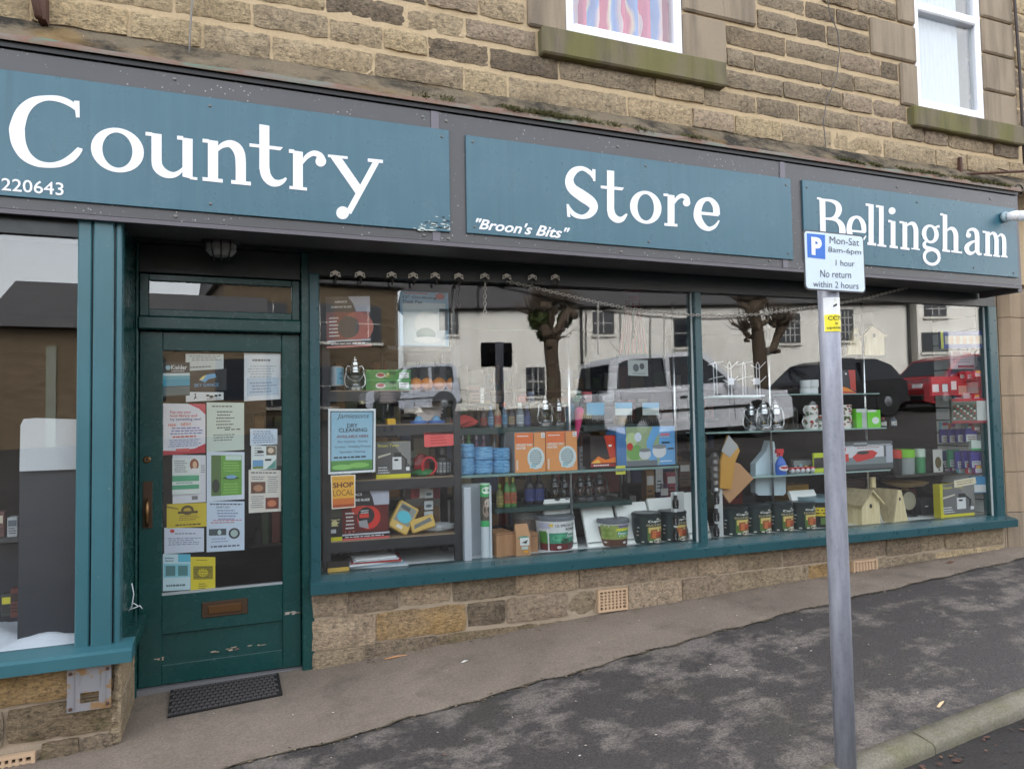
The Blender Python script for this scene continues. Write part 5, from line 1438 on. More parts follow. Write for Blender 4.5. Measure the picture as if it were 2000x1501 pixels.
# tall white box and rolled mesh
u0, u1 = WL(906, 1000, .06).x, WL(962, 1000, .06).x
zt = WL(930, 949, .1).z-.6
mb = MB()
mb.box(-(u1-u0)/2, -(u1-u0)/2+.05, .0, .24, 0, zt, MT((190, 198, 208), .5)); mb.box(-(u1-u0)/2+.05, (u1-u0)/2, .2, .24, 0, zt+.005, MT((206, 214, 222), .5)); mb.box((u1-u0)/2-.015, (u1-u0)/2, .03, .2, 0, zt+.002, MT((196, 204, 212), .5)); 
wput(mb, 'white_plinth', (u0+u1)/2, .05, .6, 'tall white open board plinth beside the black rack', 'plinth')
p = WL(947, 943, .12)
h = p.z-.6
mb = MB()
mb.lathe([(.034, 0), (.034, h*.42), (.036, h*.42, MT((60, 170, 100), .4)), (.036, h*.5, MT((84, 76, 66), .5)), (.036, h*.82, MT((70, 176, 104), .4)), (.036, h*.98, MT((190, 226, 200), .4)), (.034, h, MT((190, 226, 200), .4))], MT((206, 216, 222), .4), 16)
mb.prints(cylmap(.0365, h*.5, h*.98), [('e', .5, .3, .3, .2, (150, 130, 120)), ('e', .6, .5, .25, .12, (206, 190, 180)), ('r', .2, .05, .8, .16, (40, 60, 50)), ('e', .5, .85, .35, .1, (230, 240, 232))])
wput(mb, 'mesh_roll', p.x, .12, .6, 'white roll with a green and brown label leaning in the white plinth', 'roll')
# cardboard boxes and pouch
carton('cardboard_box', 'brown open cardboard box beside the white plinth', 'box', 969, 1008, 1040, .6, .09, .22, (176, 132, 96), [('r', 0, .92, 1, .97, (140, 100, 70)), ('r', .32, 0, .335, .92, (150, 110, 78))], 'brown cardboard boxes', rz=R(8))
carton('cardboard_box', 'brown closed cardboard box behind the paper pouch', 'box', 1016, 1051, 1040, .6, .16, .16, (166, 124, 90), [('r', 0, .8, 1, .84, (130, 94, 68))], 'brown cardboard boxes')
u0, u1 = WL(1008, 1060, .06).x, WL(1036, 1060, .06).x
zt = WL(1020, 1023, .06).z-.6
hw = (u1-u0)/2
mb = MB()
kp = MT((188, 144, 104), .7)
mb.add([(-hw, 0, 0), (hw, 0, 0), (hw, .05, 0), (-hw, .05, 0), (-hw, -.005, zt*.6), (hw, -.005, zt*.6), (hw, .05, zt*.6), (-hw, .05, zt*.6), (-hw, .02, zt), (hw*.7, .02, zt), (hw*.7, .026, zt), (-hw, .026, zt)], [(0, 1, 5, 4), (4, 5, 9, 8), (1, 2, 6, 5), (5, 6, 10, 9), (2, 3, 7, 6), (6, 7, 11, 10), (3, 0, 4, 7), (7, 4, 8, 11), (8, 9, 10, 11), (3, 2, 1, 0)], kp)
mb.prints(flat(-hw, hw, 0, zt, -.006), [('e', .5, .58, .36, .05, (90, 150, 130)), ('r', .25, .33, .9, .57, (226, 230, 230)), ('p', [(.35, .42), (.8, .5), (.7, .38)], (60, 60, 60)), ('r', .35, .2, .8, .3, (200, 210, 206)), ('r', .5, .1, .8, .17, (232, 160, 50))])
wput(mb, 'paper_pouch', (u0+u1)/2, .06, .6, 'brown paper pouch with a white bird label', 'pouch')
round_item('clear_tub', 'translucent lidded tub behind the cardboard boxes', 'tub', 1010, 1066, 1001, .6, .36, [(.85, 0, MT((150, 140, 132), .3)), (.95, .8, MT((170, 172, 174), .3)), (1.02, .84, MT((150, 156, 160), .3)), (1, 1, MT((150, 156, 160), .3))])
# --- left rack goods
mb = MB()
yb = MT((206, 172, 92), .7)
mb.box(-.075, .075, 0, .05, -.1, .1, yb, .008)
mb.prints(flat(-.075, .075, -.1, .1, 0), [('r', .1, .28, .9, .92, (130, 136, 130)), ('e', .5, .52, .34, .2, (72, 180, 200)), ('r', .35, .1, .65, .22, (206, 206, 200)), ('r', .15, .75, .6, .88, (70, 76, 78))])
p = WL(789, 1010, .16)
o = wput(mb, 'sanding_pad', p.x, .16, p.z, 'yellow sanding sponge pack with a turquoise panel, tilted', 'sanding pad', 'yellow sanding packs'); o.rotation_euler = (R(-12), R(32), WA)
mb = MB()
mb.box(-.085, .085, 0, .05, -.045, .045, yb, .008)
mb.prints(flat(-.085, .085, -.045, .045, 0), [('p', [(.1, .3), (.9, .5), (.85, .8), (.15, .6)], (110, 112, 110))])
p = WL(826, 1022, .14)
o = wput(mb, 'sanding_pad', p.x, .14, p.z, 'yellow sanding block with grey abrasive, lying low on the rack', 'sanding pad', 'yellow sanding packs'); o.rotation_euler = (R(-10), R(-14), WA)
for k, (px, py, c) in enumerate(((797, 950, (70, 34, 36)), (805, 948, (190, 60, 70)), (814, 946, (150, 40, 54)), (824, 947, (220, 220, 220)), (834, 946, (206, 210, 210)), (846, 947, (150, 36, 56)), (854, 949, (130, 36, 60)))):
    v = .3
    a = WL(px, py, v); h = a.z-ZR[3]
    mb = MB()
    mb.box(-.016, .016, 0, .012, 0, h*.55, MT((110, 84, 60), .6)); mb.box(-.02, .02, -.002, .014, h*.55, h*.72, M_STEEL); mb.box(-.021, .021, -.003, .015, h*.72, h, MT(c, .5))
    wput(mb, 'paint_brush', a.x, v, ZR[3], ('first', 'second', 'third', 'fourth', 'fifth', 'sixth', 'seventh')[k]+' paint brush pack from the left on the lower rack shelf', 'paint brush', 'packed paint brushes in a row')
for py, lb in ((955, 'top'), (978, 'middle'), (998, 'bottom')):
    carton('brush_pack', lb+' of three grey carded packs stacked among the brushes', 'pack', 829, 846, py, None, .26, .01, (200, 206, 210), [('e', .5, .45, .36, .18, (90, 110, 120))], 'grey carded packs', pyb=py+17)
def crumpled(name, label, cat, px, py, z0, v, w_, h_, d_, m, n=9, seed=1):
    rg = random.Random(seed)
    mb = MB()
    vs_ = []
    mm = 6
    for j in range(mm+1):
        for i in range(n):
            a = 2*math.pi*i/n; t = j/mm*math.pi
            k = rg.uniform(.7, 1.1)
            vs_.append((w_/2*math.sin(t)*math.cos(a)*k, d_/2*math.sin(t)*math.sin(a)*k, h_/2*(1-math.cos(t)*rg.uniform(.9, 1.))))
    mb.add(vs_, [(j*n+i, j*n+(i+1) % n, (j+1)*n+(i+1) % n, (j+1)*n+i) for j in range(mm) for i in range(n)], m)
    return wput(mb, name, WL(px, py, v).x, v, z0, label, cat)
M_POLY = MT((200, 206, 210), .15, 0, .8, .55)
crumpled('plastic_bag', 'crumpled clear plastic bag on the lower rack shelf', 'bag', 858, 1035, ZR[3], .2, .26, .07, .12, M_POLY, 12, 3)
crumpled('red_string_reel', 'red trimmer line reel in a packet on the rack', 'reel', 822, 900, ZR[2], .26, .13, .16, .1, MT((150, 24, 34), .35), 10, 5)
mb = MB(); mb.tube([(.05*math.cos(a*.4), 0, .07+.06*math.sin(a*.4)) for a in range(16)], .01, MT((196, 30, 40), .35), 6, True); wput(mb, 'red_ring', WL(838, 890, .18).x, .18, ZR[2]+.001, 'bright red plastic ring standing on the rack', 'ring')
crumpled('green_packet', 'green and yellow packet lying on the rack beside a steam box', 'packet', 826, 915, ZR[2], .2, .2, .05, .1, MT((40, 120, 66), .4), 9, 7)
bottle('black_flask', 'black printed bottle at the right end of the rack', 'bottle', 868, 34, 876, ZR[2], .16, (26, 28, 32), (60, 64, 70), (150, 156, 160))
mb = MB(); mb.lathe([(.06, 0), (.06, .02)], MT((60, 110, 190), .3), 14, (0, .07)); mb.lathe([(.035, .02), (.02, .05), (0, .055)], MT((150, 200, 240), .2), 12, (0, .07))
w1 = wput(mb, 'blue_lamp', WL(822, 820, .2).x, .2, ZR[1], 'left of two blue domed lamps on the second rack shelf', 'lamp', 'blue domed lamps')
w2 = w1.copy(); COL.objects.link(w2); w2.location = LW(WL(857, 820, .2).x, .2, ZR[1]); tag(w2, 'right of two blue domed lamps on the second rack shelf')
mb = MB(); mb.lathe([(.09+.008*(k % 2), .0) for k in range(1)]+[(.09, .001)], M_STEEL, 8)
mb = MB()
blade = [((.115 if k % 2 else .098)*math.cos(2*math.pi*k/48), (.115 if k % 2 else .098)*math.sin(2*math.pi*k/48)+.116) for k in range(48)]
mb.prism(blade, 0, .003, MT((170, 160, 156), .35, .6))
mb.lathe([(.0, 0), (.02, .0)], M_BLK, 10)
wput(mb, 'saw_blade', WL(838, 800, .3).x, .3, ZR[1], 'toothed round saw blade propped on the second rack shelf', 'saw blade').rotation_euler = (R(-8), 0, WA)
carton('yellow_block', 'small yellow block on the second rack shelf', 'block', 757, 773, 817, ZR[1], .16, .1, (226, 178, 40))
crumpled('red_gloves', 'red and white work gloves hanging over the rack edge', 'gloves', 907, 812, 1.512, .36, .2, .1, .1, MT((190, 62, 54), .7), 9, 11)
mb = MB()
for k in range(6):
    w_ = .42-.03*k
    c = ((206, 212, 218), (150, 170, 186), (226, 228, 230), (176, 60, 60), (196, 206, 214), (226, 226, 226))[k]
    mb.T = Matrix.Rotation(.12*(k % 3-1), 4, 'Z')
    mb.box(-w_/2, w_/2, 0, .28, .001+.011*k, .011*(k+1), MT(c, .4))
mb.T = Matrix()
wput(mb, 'magazine_stack', WL(735, 1100, .1).x, .09, .6, 'loose stack of papers and magazines at the foot of the rack', 'papers')
carton('yellow_book', 'thick yellow and dark book under the rack corner', 'book', 640, 682, 1096, .6, .07, .2, (40, 34, 30), [('r', 0, 0, 1, .42, (206, 170, 80))])
for k in range(9):
    px = 648+k*14
    carton('file_box', ('first', 'second', 'third', 'fourth', 'fifth', 'sixth', 'seventh', 'eighth', 'ninth')[k]+' dark box file from the left on the dim bottom of the rack', 'file', px, px+11, 1060+(k*7) % 9, .6, .34, .1, ((46, 40, 38), (34, 36, 38), (60, 54, 46), (70, 72, 76))[k % 4], [('r', .2, .6, .8, .8, (150, 140, 120))], 'dark box files')
# --- right of the mullion
def wire_rack():
    mb = MB()
    a = WL(1391, 706, .2)
    L_ = WL(1487, 706, .2).x-a.x
    h = a.z-1.722
    for k in range(4):
        x = L_*(.02+.29*k)
        for dx in (0, .03):
            mb.tube([(x+dx, 0, 0), (x+dx, 0, h*.93)], .004, M_PVC, 5)
        mb.tube([(x+.0, 0, h*.93), (x+.015, 0, h), (x+.03, 0, h*.93)], .004, M_PVC, 5)
        for zz in (.55, .97):
            mb.tube([(x-.06, -.01, h*zz-.02), (x+.015, -.01, h*zz-.05 if k % 2 else h*zz+.0), (x+.09, -.01, h*zz+.01)], .004, M_PVC, 5)
    mb.box(-.02, L_, -.03, .06, 0, .012, M_PVC)
    wput(mb, 'wire_rack', a.x, .2, 1.722, 'white wire rack with prongs on the top glass shelf', 'rack')
wire_rack()
for px, lb in ((1428, 'left white price tag on the wire rack'), (1478, 'right white price tag on the wire rack')):
    carton('price_tag', lb, 'tag', px-6, px+6, 738, None, .18, .002, (222, 224, 232), pyb=751, group='white price tags')
# glass jar
round_item('glass_jar', 'cloudy clear jar beside the three silver lanterns', 'jar', 1533, 1569, 795, 1.435, .2, [(.9, 0, M_GLASS_T), (1, .1, M_GLASS_T), (1, .85, M_GLASS_T), (.9, 1, M_GLASS_T)])
# mugs
def mug(px0, px1, pyt, z0, v, base_, spots, label, handle=1):
    u0, u1 = WL(px0, pyt, v).x, WL(px1, pyt, v).x
    r = (u1-u0)/2
    h = WL((px0+px1)/2, pyt, v).z-z0
    mb = MB()
    m = MT(base_, .25)
    mb.lathe([(r*.9, 0), (r, .02), (r, h), (r*.92, h), (r*.9, .02)], m, 18)
    rg = random.Random(int(px0*7+pyt))
    fn = cylmap(r, 0, h, (0, 0), -85, 85)
    pr = [('e', rg.random(), rg.uniform(.12, .88), rg.uniform(.04, .08), rg.uniform(.05, .12), rg.choice(spots)) for _ in range(22)]
    mb.prints(fn, pr)
    s = -handle
    mb.tube([(s*r*.9, 0, h*.8), (s*r*1.3, 0, h*.82), (s*r*1.5, 0, h*.6), (s*r*1.35, 0, h*.3), (s*r*.92, 0, h*.2)], .006, m, 6)
    wput(mb, 'mug', (u0+u1)/2, v+r, z0, label, 'mug', 'patterned white mugs on the glass shelf')
SPA = [(170, 60, 60), (90, 120, 80), (120, 120, 120)]
SPC = [(40, 36, 34), (110, 84, 50), (150, 60, 50), (80, 90, 50)]
mug(1582, 1604, 812, 1.435, .16, (230, 230, 226), SPA, 'lower white mug with red spots left of the pole', 1)
mug(1583, 1603, 791, WL(1593, 812, .16).z+.001, .16, (230, 230, 226), SPA, 'upper white mug with red spots left of the pole', 1)
mug(1606, 1630, 810, 1.435, .18, (230, 230, 226), SPA, 'white mug with red spots hidden beside the pole', 1)
mug(1644, 1672, 811, 1.435, .16, (232, 230, 224), SPC, 'lower white mug with dark leaf pattern right of the pole', 1)
mug(1645, 1671, 790, WL(1658, 811, .16).z+.001, .16, (232, 230, 224), SPC, 'upper white mug with dark leaf pattern right of the pole', 1)
carton('green_bulb_box', 'bright green box, left of a pair on the glass shelf', 'box', 1673, 1694, 798, 1.435, .16, .1, (110, 206, 50), [('r', .5, 0, 1, .9, (180, 186, 186)), ('r', 0, .82, 1, 1, (206, 212, 212))], 'bright green boxes')
carton('green_bulb_box', 'bright green box, right of a pair on the glass shelf', 'box', 1695, 1720, 800, 1.435, .15, .1, (110, 206, 50), [('e', .6, .4, .28, .2, (216, 226, 222)), ('r', 0, .88, .7, 1, (206, 212, 212))], 'bright green boxes')
for k, (px, py) in enumerate(((1580, 757), (1595, 757), (1580, 742), (1596, 741))):
    z0 = 1.742-.02 if k < 2 else WL(px, 757, .24).z+.002
    round_item('white_pot', ('lower left', 'lower right', 'upper left', 'upper right')[k]+' of four white ramekins beside the pole', 'ramekin', px-8, px+8, py, 1.742 if k < 2 else z0, .24, [(.9, 0, wt), (1, .2, wt), (1, 1, wt), (.85, .98, wt)], (), 'white ramekins stacked two by two')
carton('grill_box', 'small dark box with flames on the high glass shelf right of the pole', 'box', 1637, 1671, 722, 1.742, .24, .12, (40, 36, 44), [('p', [(.6, 1), (1, 1), (1, .1), (.7, .2)], (190, 50, 34)), ('p', [(0, .1), (1, .06), (1, .0), (0, 0)], (206, 70, 30)), ('p', [(0, .1), (.9, .08), (.5, .24), (.2, .3)], (236, 140, 40)), ('e', .45, .55, .22, .2, (26, 32, 44)), ('r', .4, .8, .5, .86, WHT)])
# wooden cut-outs hanging against the glass
for pts, lb in (([(1655, 692), (1668, 641), (1675, 641), (1687, 692)], 'pale wooden pointed bird house hanging high in the window'), ([(1689, 693), (1692, 658), (1684, 658), (1704, 636), (1733, 656), (1727, 658), (1728, 693)], 'pale wooden gabled bird house hanging high in the window')):
    c = WL(pts[0][0]+15, 692, .5)
    q = [(WL(a, b, .5).x-c.x, WL(a, b, .5).z-c.z) for a, b in pts]
    mb = MB()
    mb.prism(q, 0, .03, M_PINE)
    tx = WL(1672 if len(pts) == 4 else 1707, 655, .5)
    mb.add([(tx.x-c.x+.02*math.cos(k*.628), -.0008, tx.z-c.z+.02*math.sin(k*.628)) for k in range(10)], [tuple(range(10))], MT((110, 96, 80), .8))
    mb.tube([(tx.x-c.x, .015, tx.z-c.z+.03), (tx.x-c.x, .015, 2.53-c.z)], .0015, M_BLK, 4)
    wput(mb, 'hanging_bird_house', c.x, .5, c.z, lb, 'bird house', 'wooden bird houses hanging in the window')
# wooden bird boxes on the sill
def gable_box():
    u0, u1 = WL(1681, 1000, .1).x, WL(1721, 1000, .1).x
    w_ = u1-u0
    zt = WL(1697, 962, .1).z-.6
    ze = zt-.085
    d = .26
    ro = empty('bird_box', LW((u0+u1)/2, .1, .6), WA+R(6), label='wooden gabled bird box standing on the sill', cat='bird box', group='wooden bird boxes on the sill')
    mb = MB(); mb.prism([(-w_/2, 0), (w_/2, 0), (w_/2, ze), (0, zt), (-w_/2, ze)], 0, d, M_PINE); mb.obj('body', ro)
    mb = MB(); mb.add([(.018*math.cos(k*.524), -.001, ze-.03+.02*math.sin(k*.524)) for k in range(12)], [tuple(range(12))], M_BLK); mb.obj('entrance_hole', ro)
    for s in (-1, 1):
        mb = MB()
        a = (s*(w_/2+.03), ze-.028); b = (0, zt+.012)
        mb.add([(a[0], -.03, a[1]), (b[0], -.03, b[1]), (b[0], d+.02, b[1]), (a[0], d+.02, a[1]), (a[0], -.03, a[1]+.016), (b[0], -.03, b[1]+.016), (b[0], d+.02, b[1]+.016), (a[0], d+.02, a[1]+.016)], [(0, 1, 2, 3), (7, 6, 5, 4), (0, 4, 5, 1), (1, 5, 6, 2), (2, 6, 7, 3), (3, 7, 4, 0)], M_PINED if s < 0 else M_PINE); mb.obj('roof_board', ro)
    mb = MB(); mb.box(-.025, .025, d+.001, d+.015, .1, zt+.14, M_PINE); mb.obj('back_board', ro)
gable_box()
u0, u1 = WL(1741, 1015, .1).x, WL(1777, 1015, .1).x
w_ = u1-u0
zt = WL(1757, 957, .1).z-.6
ro = empty('bird_box', LW((u0+u1)/2, .1, .6), WA+R(10), label='tall pointed wooden bird box standing on the sill', cat='bird box', group='wooden bird boxes on the sill')
mb = MB(); mb.prism([(-w_/2, 0), (w_/2, 0), (.03, zt), (-.03, zt)], 0, .24, M_PINE); mb.obj('body', ro)
mb = MB(); mb.add([(-w_/2-.004, -.01, 0), (-.034, -.01, zt+.01), (-.034, .28, zt+.01), (-w_/2-.004, .28, 0), (-w_/2-.02, -.01, 0), (-.05, -.01, zt+.012), (-.05, .28, zt+.012), (-w_/2-.02, .28, 0)], [(0, 1, 2, 3), (7, 6, 5, 4), (0, 4, 5, 1), (1, 5, 6, 2), (2, 6, 7, 3), (3, 7, 4, 0)], M_PINED); mb.obj('roof_board', ro)
mb = MB(); mb.add([(.014*math.cos(k*.524), -.001, zt*.72+.016*math.sin(k*.524)) for k in range(12)], [tuple(range(12))], M_BLK); mb.obj('entrance_hole', ro)
mb = MB(); mb.box(-.03, .03, .241, .26, zt*.3, zt+.1, M_PINE); mb.obj('back_board', ro)
# kitchen scale
p = WL(1778, 1000, .3)
sc0 = empty('kitchen_scale', LW(p.x, .3, .6), WA, label='old kitchen scale with wide brass pan beside the bird boxes', cat='scale')
zp = WL(1775, 946, .25).z-.6
mb = MB(); mb.lathe([(.0, 0), (.1, 0), (.1, .02), (.0, .02)], MT((40, 42, 44), .4), 16, (0, .05)); mb.box(-.07, .07, .03, .09, .02, zp-.06, MT((46, 48, 48), .4), .01); mb.obj('body', sc0)
mb = MB(); mb.lathe([(.095, 0), (.095, .02), (.085, .022), (.084, .022, MT((176, 170, 150), .5)), (0, .0215, MT((176, 170, 150), .5))], MT((60, 56, 48), .4), 24); o = mb.obj('dial', sc0, (0, .03, .14)); o.rotation_euler = (R(90), 0, 0)
mb = MB(); mb.lathe([(.04, zp-.06), (.02, zp-.04), (.16, zp-.015), (.2, zp+.015), (.195, zp+.017), (.15, zp-.01), (0, zp-.02)], MT((170, 140, 96), .35, .5), 28, (0, .05)); mb.obj('pan', sc0)
carton('grey_card_box', 'plain dark grey card box beside the kitchen scale', 'box', 1800, 1826, 973, .6, .28, .1, (66, 68, 72), [('r', .25, .5, .5, .57, WHT)])
# tool case with red mower picture
carton('tool_case', 'clear carrying pack showing a red machine on the glass shelf', 'pack', 1641, 1744, 862, 1.06, .16, .2, (84, 90, 94), [('r', 0, .22, .82, .84, (206, 208, 214)), ('r', 0, .22, .98, .46, (120, 132, 136)), ('p', [(.22, .48), (.35, .68), (.6, .7), (.7, .6), (.62, .42), (.3, .3)], (196, 44, 44)), ('e', .42, .62, .12, .06, (40, 50, 50)), ('r', .02, .7, .1, .82, RED), ('r', .02, .34, .15, .6, (206, 60, 50)), ('L', .3, .76, .78, .82, 1, (150, 60, 60)), ('r', .86, .24, .99, .84, (170, 176, 190)), ('r', 0, .0, 1, .06, (40, 42, 44)), ('r', .25, .9, .5, .97, (150, 154, 158)), ('r', .0, .84, .25, .87, (190, 194, 198)), ('r', .5, .86, .96, .89, (190, 194, 198))])
# spray cleaner
p = WL(1527, 876, .18)
h = p.z-1.06
bl = MT((34, 92, 190), .3); rd = MT((206, 40, 48), .35)
spr = empty('spray_cleaner', LW(p.x, .2, 1.06), WA, label='blue trigger spray cleaner with red head on the glass shelf', cat='spray bottle')
mb = MB(); mb.lathe([(.05, 0), (.054, .02), (.054, h*.4), (.04, h*.55), (.018, h*.68), (.018, h*.72)], bl, 16, sy=.6); mb.prints(cylmap(.055, h*.08, h*.45), [('e', .5, .5, .35, .3, (226, 230, 236)), ('e', .5, .55, .28, .14, (200, 50, 60))]); mb.obj('bottle', spr)
mb = MB(); mb.box(-.045, .03, -.015, .015, h*.82, h*.99, rd, .006); mb.box(-.016, .016, -.014, .014, h*.72, h*.83, rd); mb.tube([(-.025, 0, h*.83), (-.035, 0, h*.74), (-.03, 0, h*.68)], .006, rd, 6); mb.obj('trigger_head', spr)
# plastic jerrycan-like sheet, kraft board and amber bag
pts = [(1476, 905), (1497, 880), (1503, 860), (1512, 862), (1515, 880), (1535, 903), (1535, 962), (1530, 967), (1482, 967), (1476, 962)]
c = WL(1505, 967, .3)
mb = MB(); mb.prism([(WL(a, b, .3).x-c.x, WL(a, b, .3).z-c.z) for a, b in pts], 0, .07, MT((196, 216, 226), .3)); wput(mb, 'white_container', c.x, .3, c.z, 'pale blue plastic container with a narrow neck', 'container')
pts = [(1432, 900), (1446, 906), (1472, 934), (1425, 982), (1406, 955), (1420, 930)]
c = WL(1425, 982, .12)
mb = MB(); mb.prism([(WL(a, b, .12).x-c.x, WL(a, b, .12).z-c.z) for a, b in pts], 0, .02, MT((184, 140, 100), .8)); wput(mb, 'kraft_board', c.x, .12, c.z, 'tilted square of brown cardboard beside the mullion', 'board')
pts = [(1407, 953), (1408, 900), (1416, 872), (1423, 850), (1440, 868), (1445, 880), (1436, 902), (1428, 955)]
c = WL(1418, 955, .09)
mb = MB(); mb.prism([(WL(a, b, .09).x-c.x, WL(a, b, .09).z-c.z) for a, b in pts], 0, .025, MT((196, 146, 60), .3)); mb.prism([(WL(a, b, .088).x-c.x, WL(a, b, .088).z-c.z) for a, b in ((1409, 880), (1423, 849), (1442, 872), (1425, 893))], -.004, -.001, M_POLY); wput(mb, 'amber_bag', c.x, .09, c.z, 'amber paper bag with a clear plastic top beside the mullion', 'bag')
round_item('wire_coil', 'silver wire coil standing against the mullion', 'coil', 1393, 1408, 884, 1.435-.5, .1, [(.8, 0, M_STEEL)]+[(1.0 if k % 2 else .8, k/12, M_STEEL) for k in range(1, 12)]+[(.5, 1, M_STEEL)])
for k in range(3):
    for side, px in ((0, 1324), (1, 1404)):
        py = (967, 1000, 1030)[k] if side == 0 else (958, 992, 1022)[k]
        p = WL(px, py+26, .05)
        mb = MB()
        mb.lathe([(.0, 0), (.022, .0), (.026, .03), (.024, .06), (.014, .075), (.012, .1, wt), (.016, .11, wt), (.012, .125, wt)], MT((26, 26, 28), .3), 12)
        mb.prints(cylmap(.0265, .01, .05), [('r', .3, 0, .9, 1, (226, 226, 230))])
        wput(mb, 'small_bottle', p.x, .08, p.z, '%s of three small black bottles strung %s of the mullion' % (('highest', 'middle', 'lowest')[k], ('left', 'right')[side]), 'bottle', 'small black bottles strung beside the mullion')
carton('bottle_strip', 'pale hanging strip carrying black bottles left of the mullion', 'strip', 1311, 1336, 960, .6, .1, .004, (200, 204, 204), group='hanging bottle strips')
carton('bottle_strip', 'pale hanging strip carrying black bottles right of the mullion', 'strip', 1398, 1411, 948, .6, .12, .004, (200, 204, 204), group='hanging bottle strips')
for k in range(5):
    p = WL(1552+k*10, 926, .2)
    mb = MB(); mb.ball((0, .03, .022), .022, MT((206, 208, 212), .3), 10, 6); mb.box(-.02, .02, .02, .06, .03, .05, MT((190, 50, 60), .4))
    wput(mb, 'toy_ball', p.x, .2, 1.06, ('first', 'second', 'third', 'fourth', 'fifth')[k]+' small red and white ball from the spray cleaner', 'ball', 'red and white balls in a row')
carton('lime_clipboard', 'lime green and black pack standing beside the pole', 'pack', 1590, 1618, 884, 1.06, .24, .02, (190, 206, 40), [('r', 0, .2, .75, .75, (34, 34, 36))])
carton('fishing_pack', 'dark carded pack of small tackle behind the red balls', 'pack', 1546, 1590, 896, 1.06, .34, .03, (50, 48, 46), [('r', .1, .5, .9, .9, (140, 150, 150)), ('r', .3, .3, .8, .5, (150, 120, 70))])
# flasks and tubs at right
def flask(px0, px1, pyt, z0, v, c1, c2, label, name='flask', cat='flask'):
    a, b = MT(c1, .3), MT(c2, .35)
    round_item(name, label, cat, px0, px1, pyt, z0, v, [(.9, 0, a), (.95, .62, a), (1, .66, b), (1, .98, b), (.8, 1, b)])
sh2 = WL(1780, 926, .35).z
mb = MB(); mb.box(0, .8, 0, .3, -.02, 0, MT((60, 58, 56), .5)); mb.box(.05, .09, .2, .24, .6-sh2, -.02, M_BLK); mb.box(.7, .74, .2, .24, .6-sh2, -.02, M_BLK)
wput(mb, 'low_table', WL(1746, 926, .35).x, .33, sh2, 'small dark stand carrying flasks and a green lidded tub', 'stand')
flask(1748, 1768, 878, sh2, .36, (40, 40, 44), (196, 54, 40), 'dark flask with a red collar on the small stand')
flask(1768, 1797, 877, sh2, .36, (150, 160, 160), (130, 206, 50), 'clear tub with a bright green lid on the small stand', 'lidded_tub', 'tub')
flask(1797, 1813, 876, sh2, .4, (70, 150, 100), (200, 220, 206), 'green and white canister on the small stand', 'canister', 'canister')
carton('stove_card', 'white card with a small bronze disc on the small stand', 'card', 1823, 1841, 877, sh2, .4, .004, (226, 226, 220), [('e', .5, .42, .34, .26, (110, 96, 50))])
crumpled('black_garment', 'black jacket hanging behind the kitchen scale', 'jacket', 1818, 960, .75, .5, .34, .5, .2, MT((18, 18, 20), .9), 12, 17)
# packs hanging on the slat wall
GH = 'packs hanging on the slatted panel'
def pack(px0, px1, pyt, pyb, v, c, pr, label):
    v = .05
    while v < .5 and WL(px1, pyt, v).x < 6.06:
        v += .01
    carton('hanging_pack', label, 'pack', px0, px1, pyt, None, v, .035, c, pr, GH, pyb=pyb, rz=R(-18))
pack(1848, 1911, 646, 680, .3, (44, 66, 140), [('r', .1, .25, .95, .72, (196, 190, 176))]+[('r', .2+.15*k, .25, .29+.15*k, .7, (190, 150, 110)) for k in range(5)]+[('r', 0, 0, .06, 1, (206, 206, 60))], 'blue pack of tubes, topmost on the slatted panel')
pack(1862, 1898, 684, 720, .28, (206, 190, 196), [('r', .1, .75, .4, .95, (130, 30, 40)), ('r', .5, .75, .85, .95, (170, 40, 50)), ('r', .3, .05, .95, .2, (150, 40, 60)), ('L', .1, .3, .9, .7, 3, (150, 130, 136))], 'pale pink pack below the blue tubes')
pack(1828, 1880, 735, 772, .22, (190, 40, 50), [('r', .02, .2, .2, .6, WHT), ('r', .3, .2, .45, .6, WHT), ('r', .55, .3, .7, .75, (236, 236, 236)), ('r', .75, .05, .98, .5, (220, 170, 150))], 'red pack with white tickets on the slatted panel')
pack(1868, 1921, 778, 826, .26, (96, 104, 92), [('r', 0, .9, 1, 1, (150, 30, 44)), ('r', 0, 0, 1, .1, (150, 30, 44)), ('r', .68, .1, .95, .9, (200, 202, 200))]+[('e', .06+.09*(k % 7), .2+.1*(k//7), .03, .04, ((190, 196, 186), (60, 70, 60), (150, 50, 40))[k % 3]) for k in range(42)], 'bag of mixed screws with red top and foot')
GK = ((62, 54, 150), (206, 210, 206))
for k, (x0, y0) in enumerate(((1841, 838), (1857, 838), (1873, 837), (1889, 836))):
    pack(x0, x0+17, y0, y0+26, .2+.04*k, GK[0], [('r', .05, .02, .95, .55, GK[1]), ('L', .15, .1, .85, .45, 2, (120, 60, 60))], ('first', 'second', 'third', 'fourth')[k]+' purple and white pack from the left, upper row')
pack(1901, 1919, 860, 879, .24, (200, 214, 206), [('r', 0, 0, 1, .2, (50, 160, 90))], 'lone green edged pack under the purple packs')
for k, (x0, y0, c) in enumerate(((1842, 880, (40, 60, 110)), (1856, 878, (50, 150, 110)), (1871, 881, (70, 60, 160)), (1885, 880, (62, 54, 150)), (1899, 880, (62, 54, 150)))):
    pack(x0, x0+16, y0, y0+34, .2+.03*k, c, [('r', .1, .05, .9, .42, (200, 206, 210)), ('L', .15, .1, .85, .4, 2, (90, 90, 110))], ('dark blue pack, leftmost of the lower row', 'green pack second in the lower row', 'third pack in the lower row, purple', 'fourth pack in the lower row, purple', 'last purple pack in the lower row')[k]+' on the slatted panel')
pack(1902, 1926, 930, 962, .22, (50, 130, 180), [('r', .1, .05, .95, .5, (206, 212, 214))], 'pale blue pack lowest on the slatted panel')

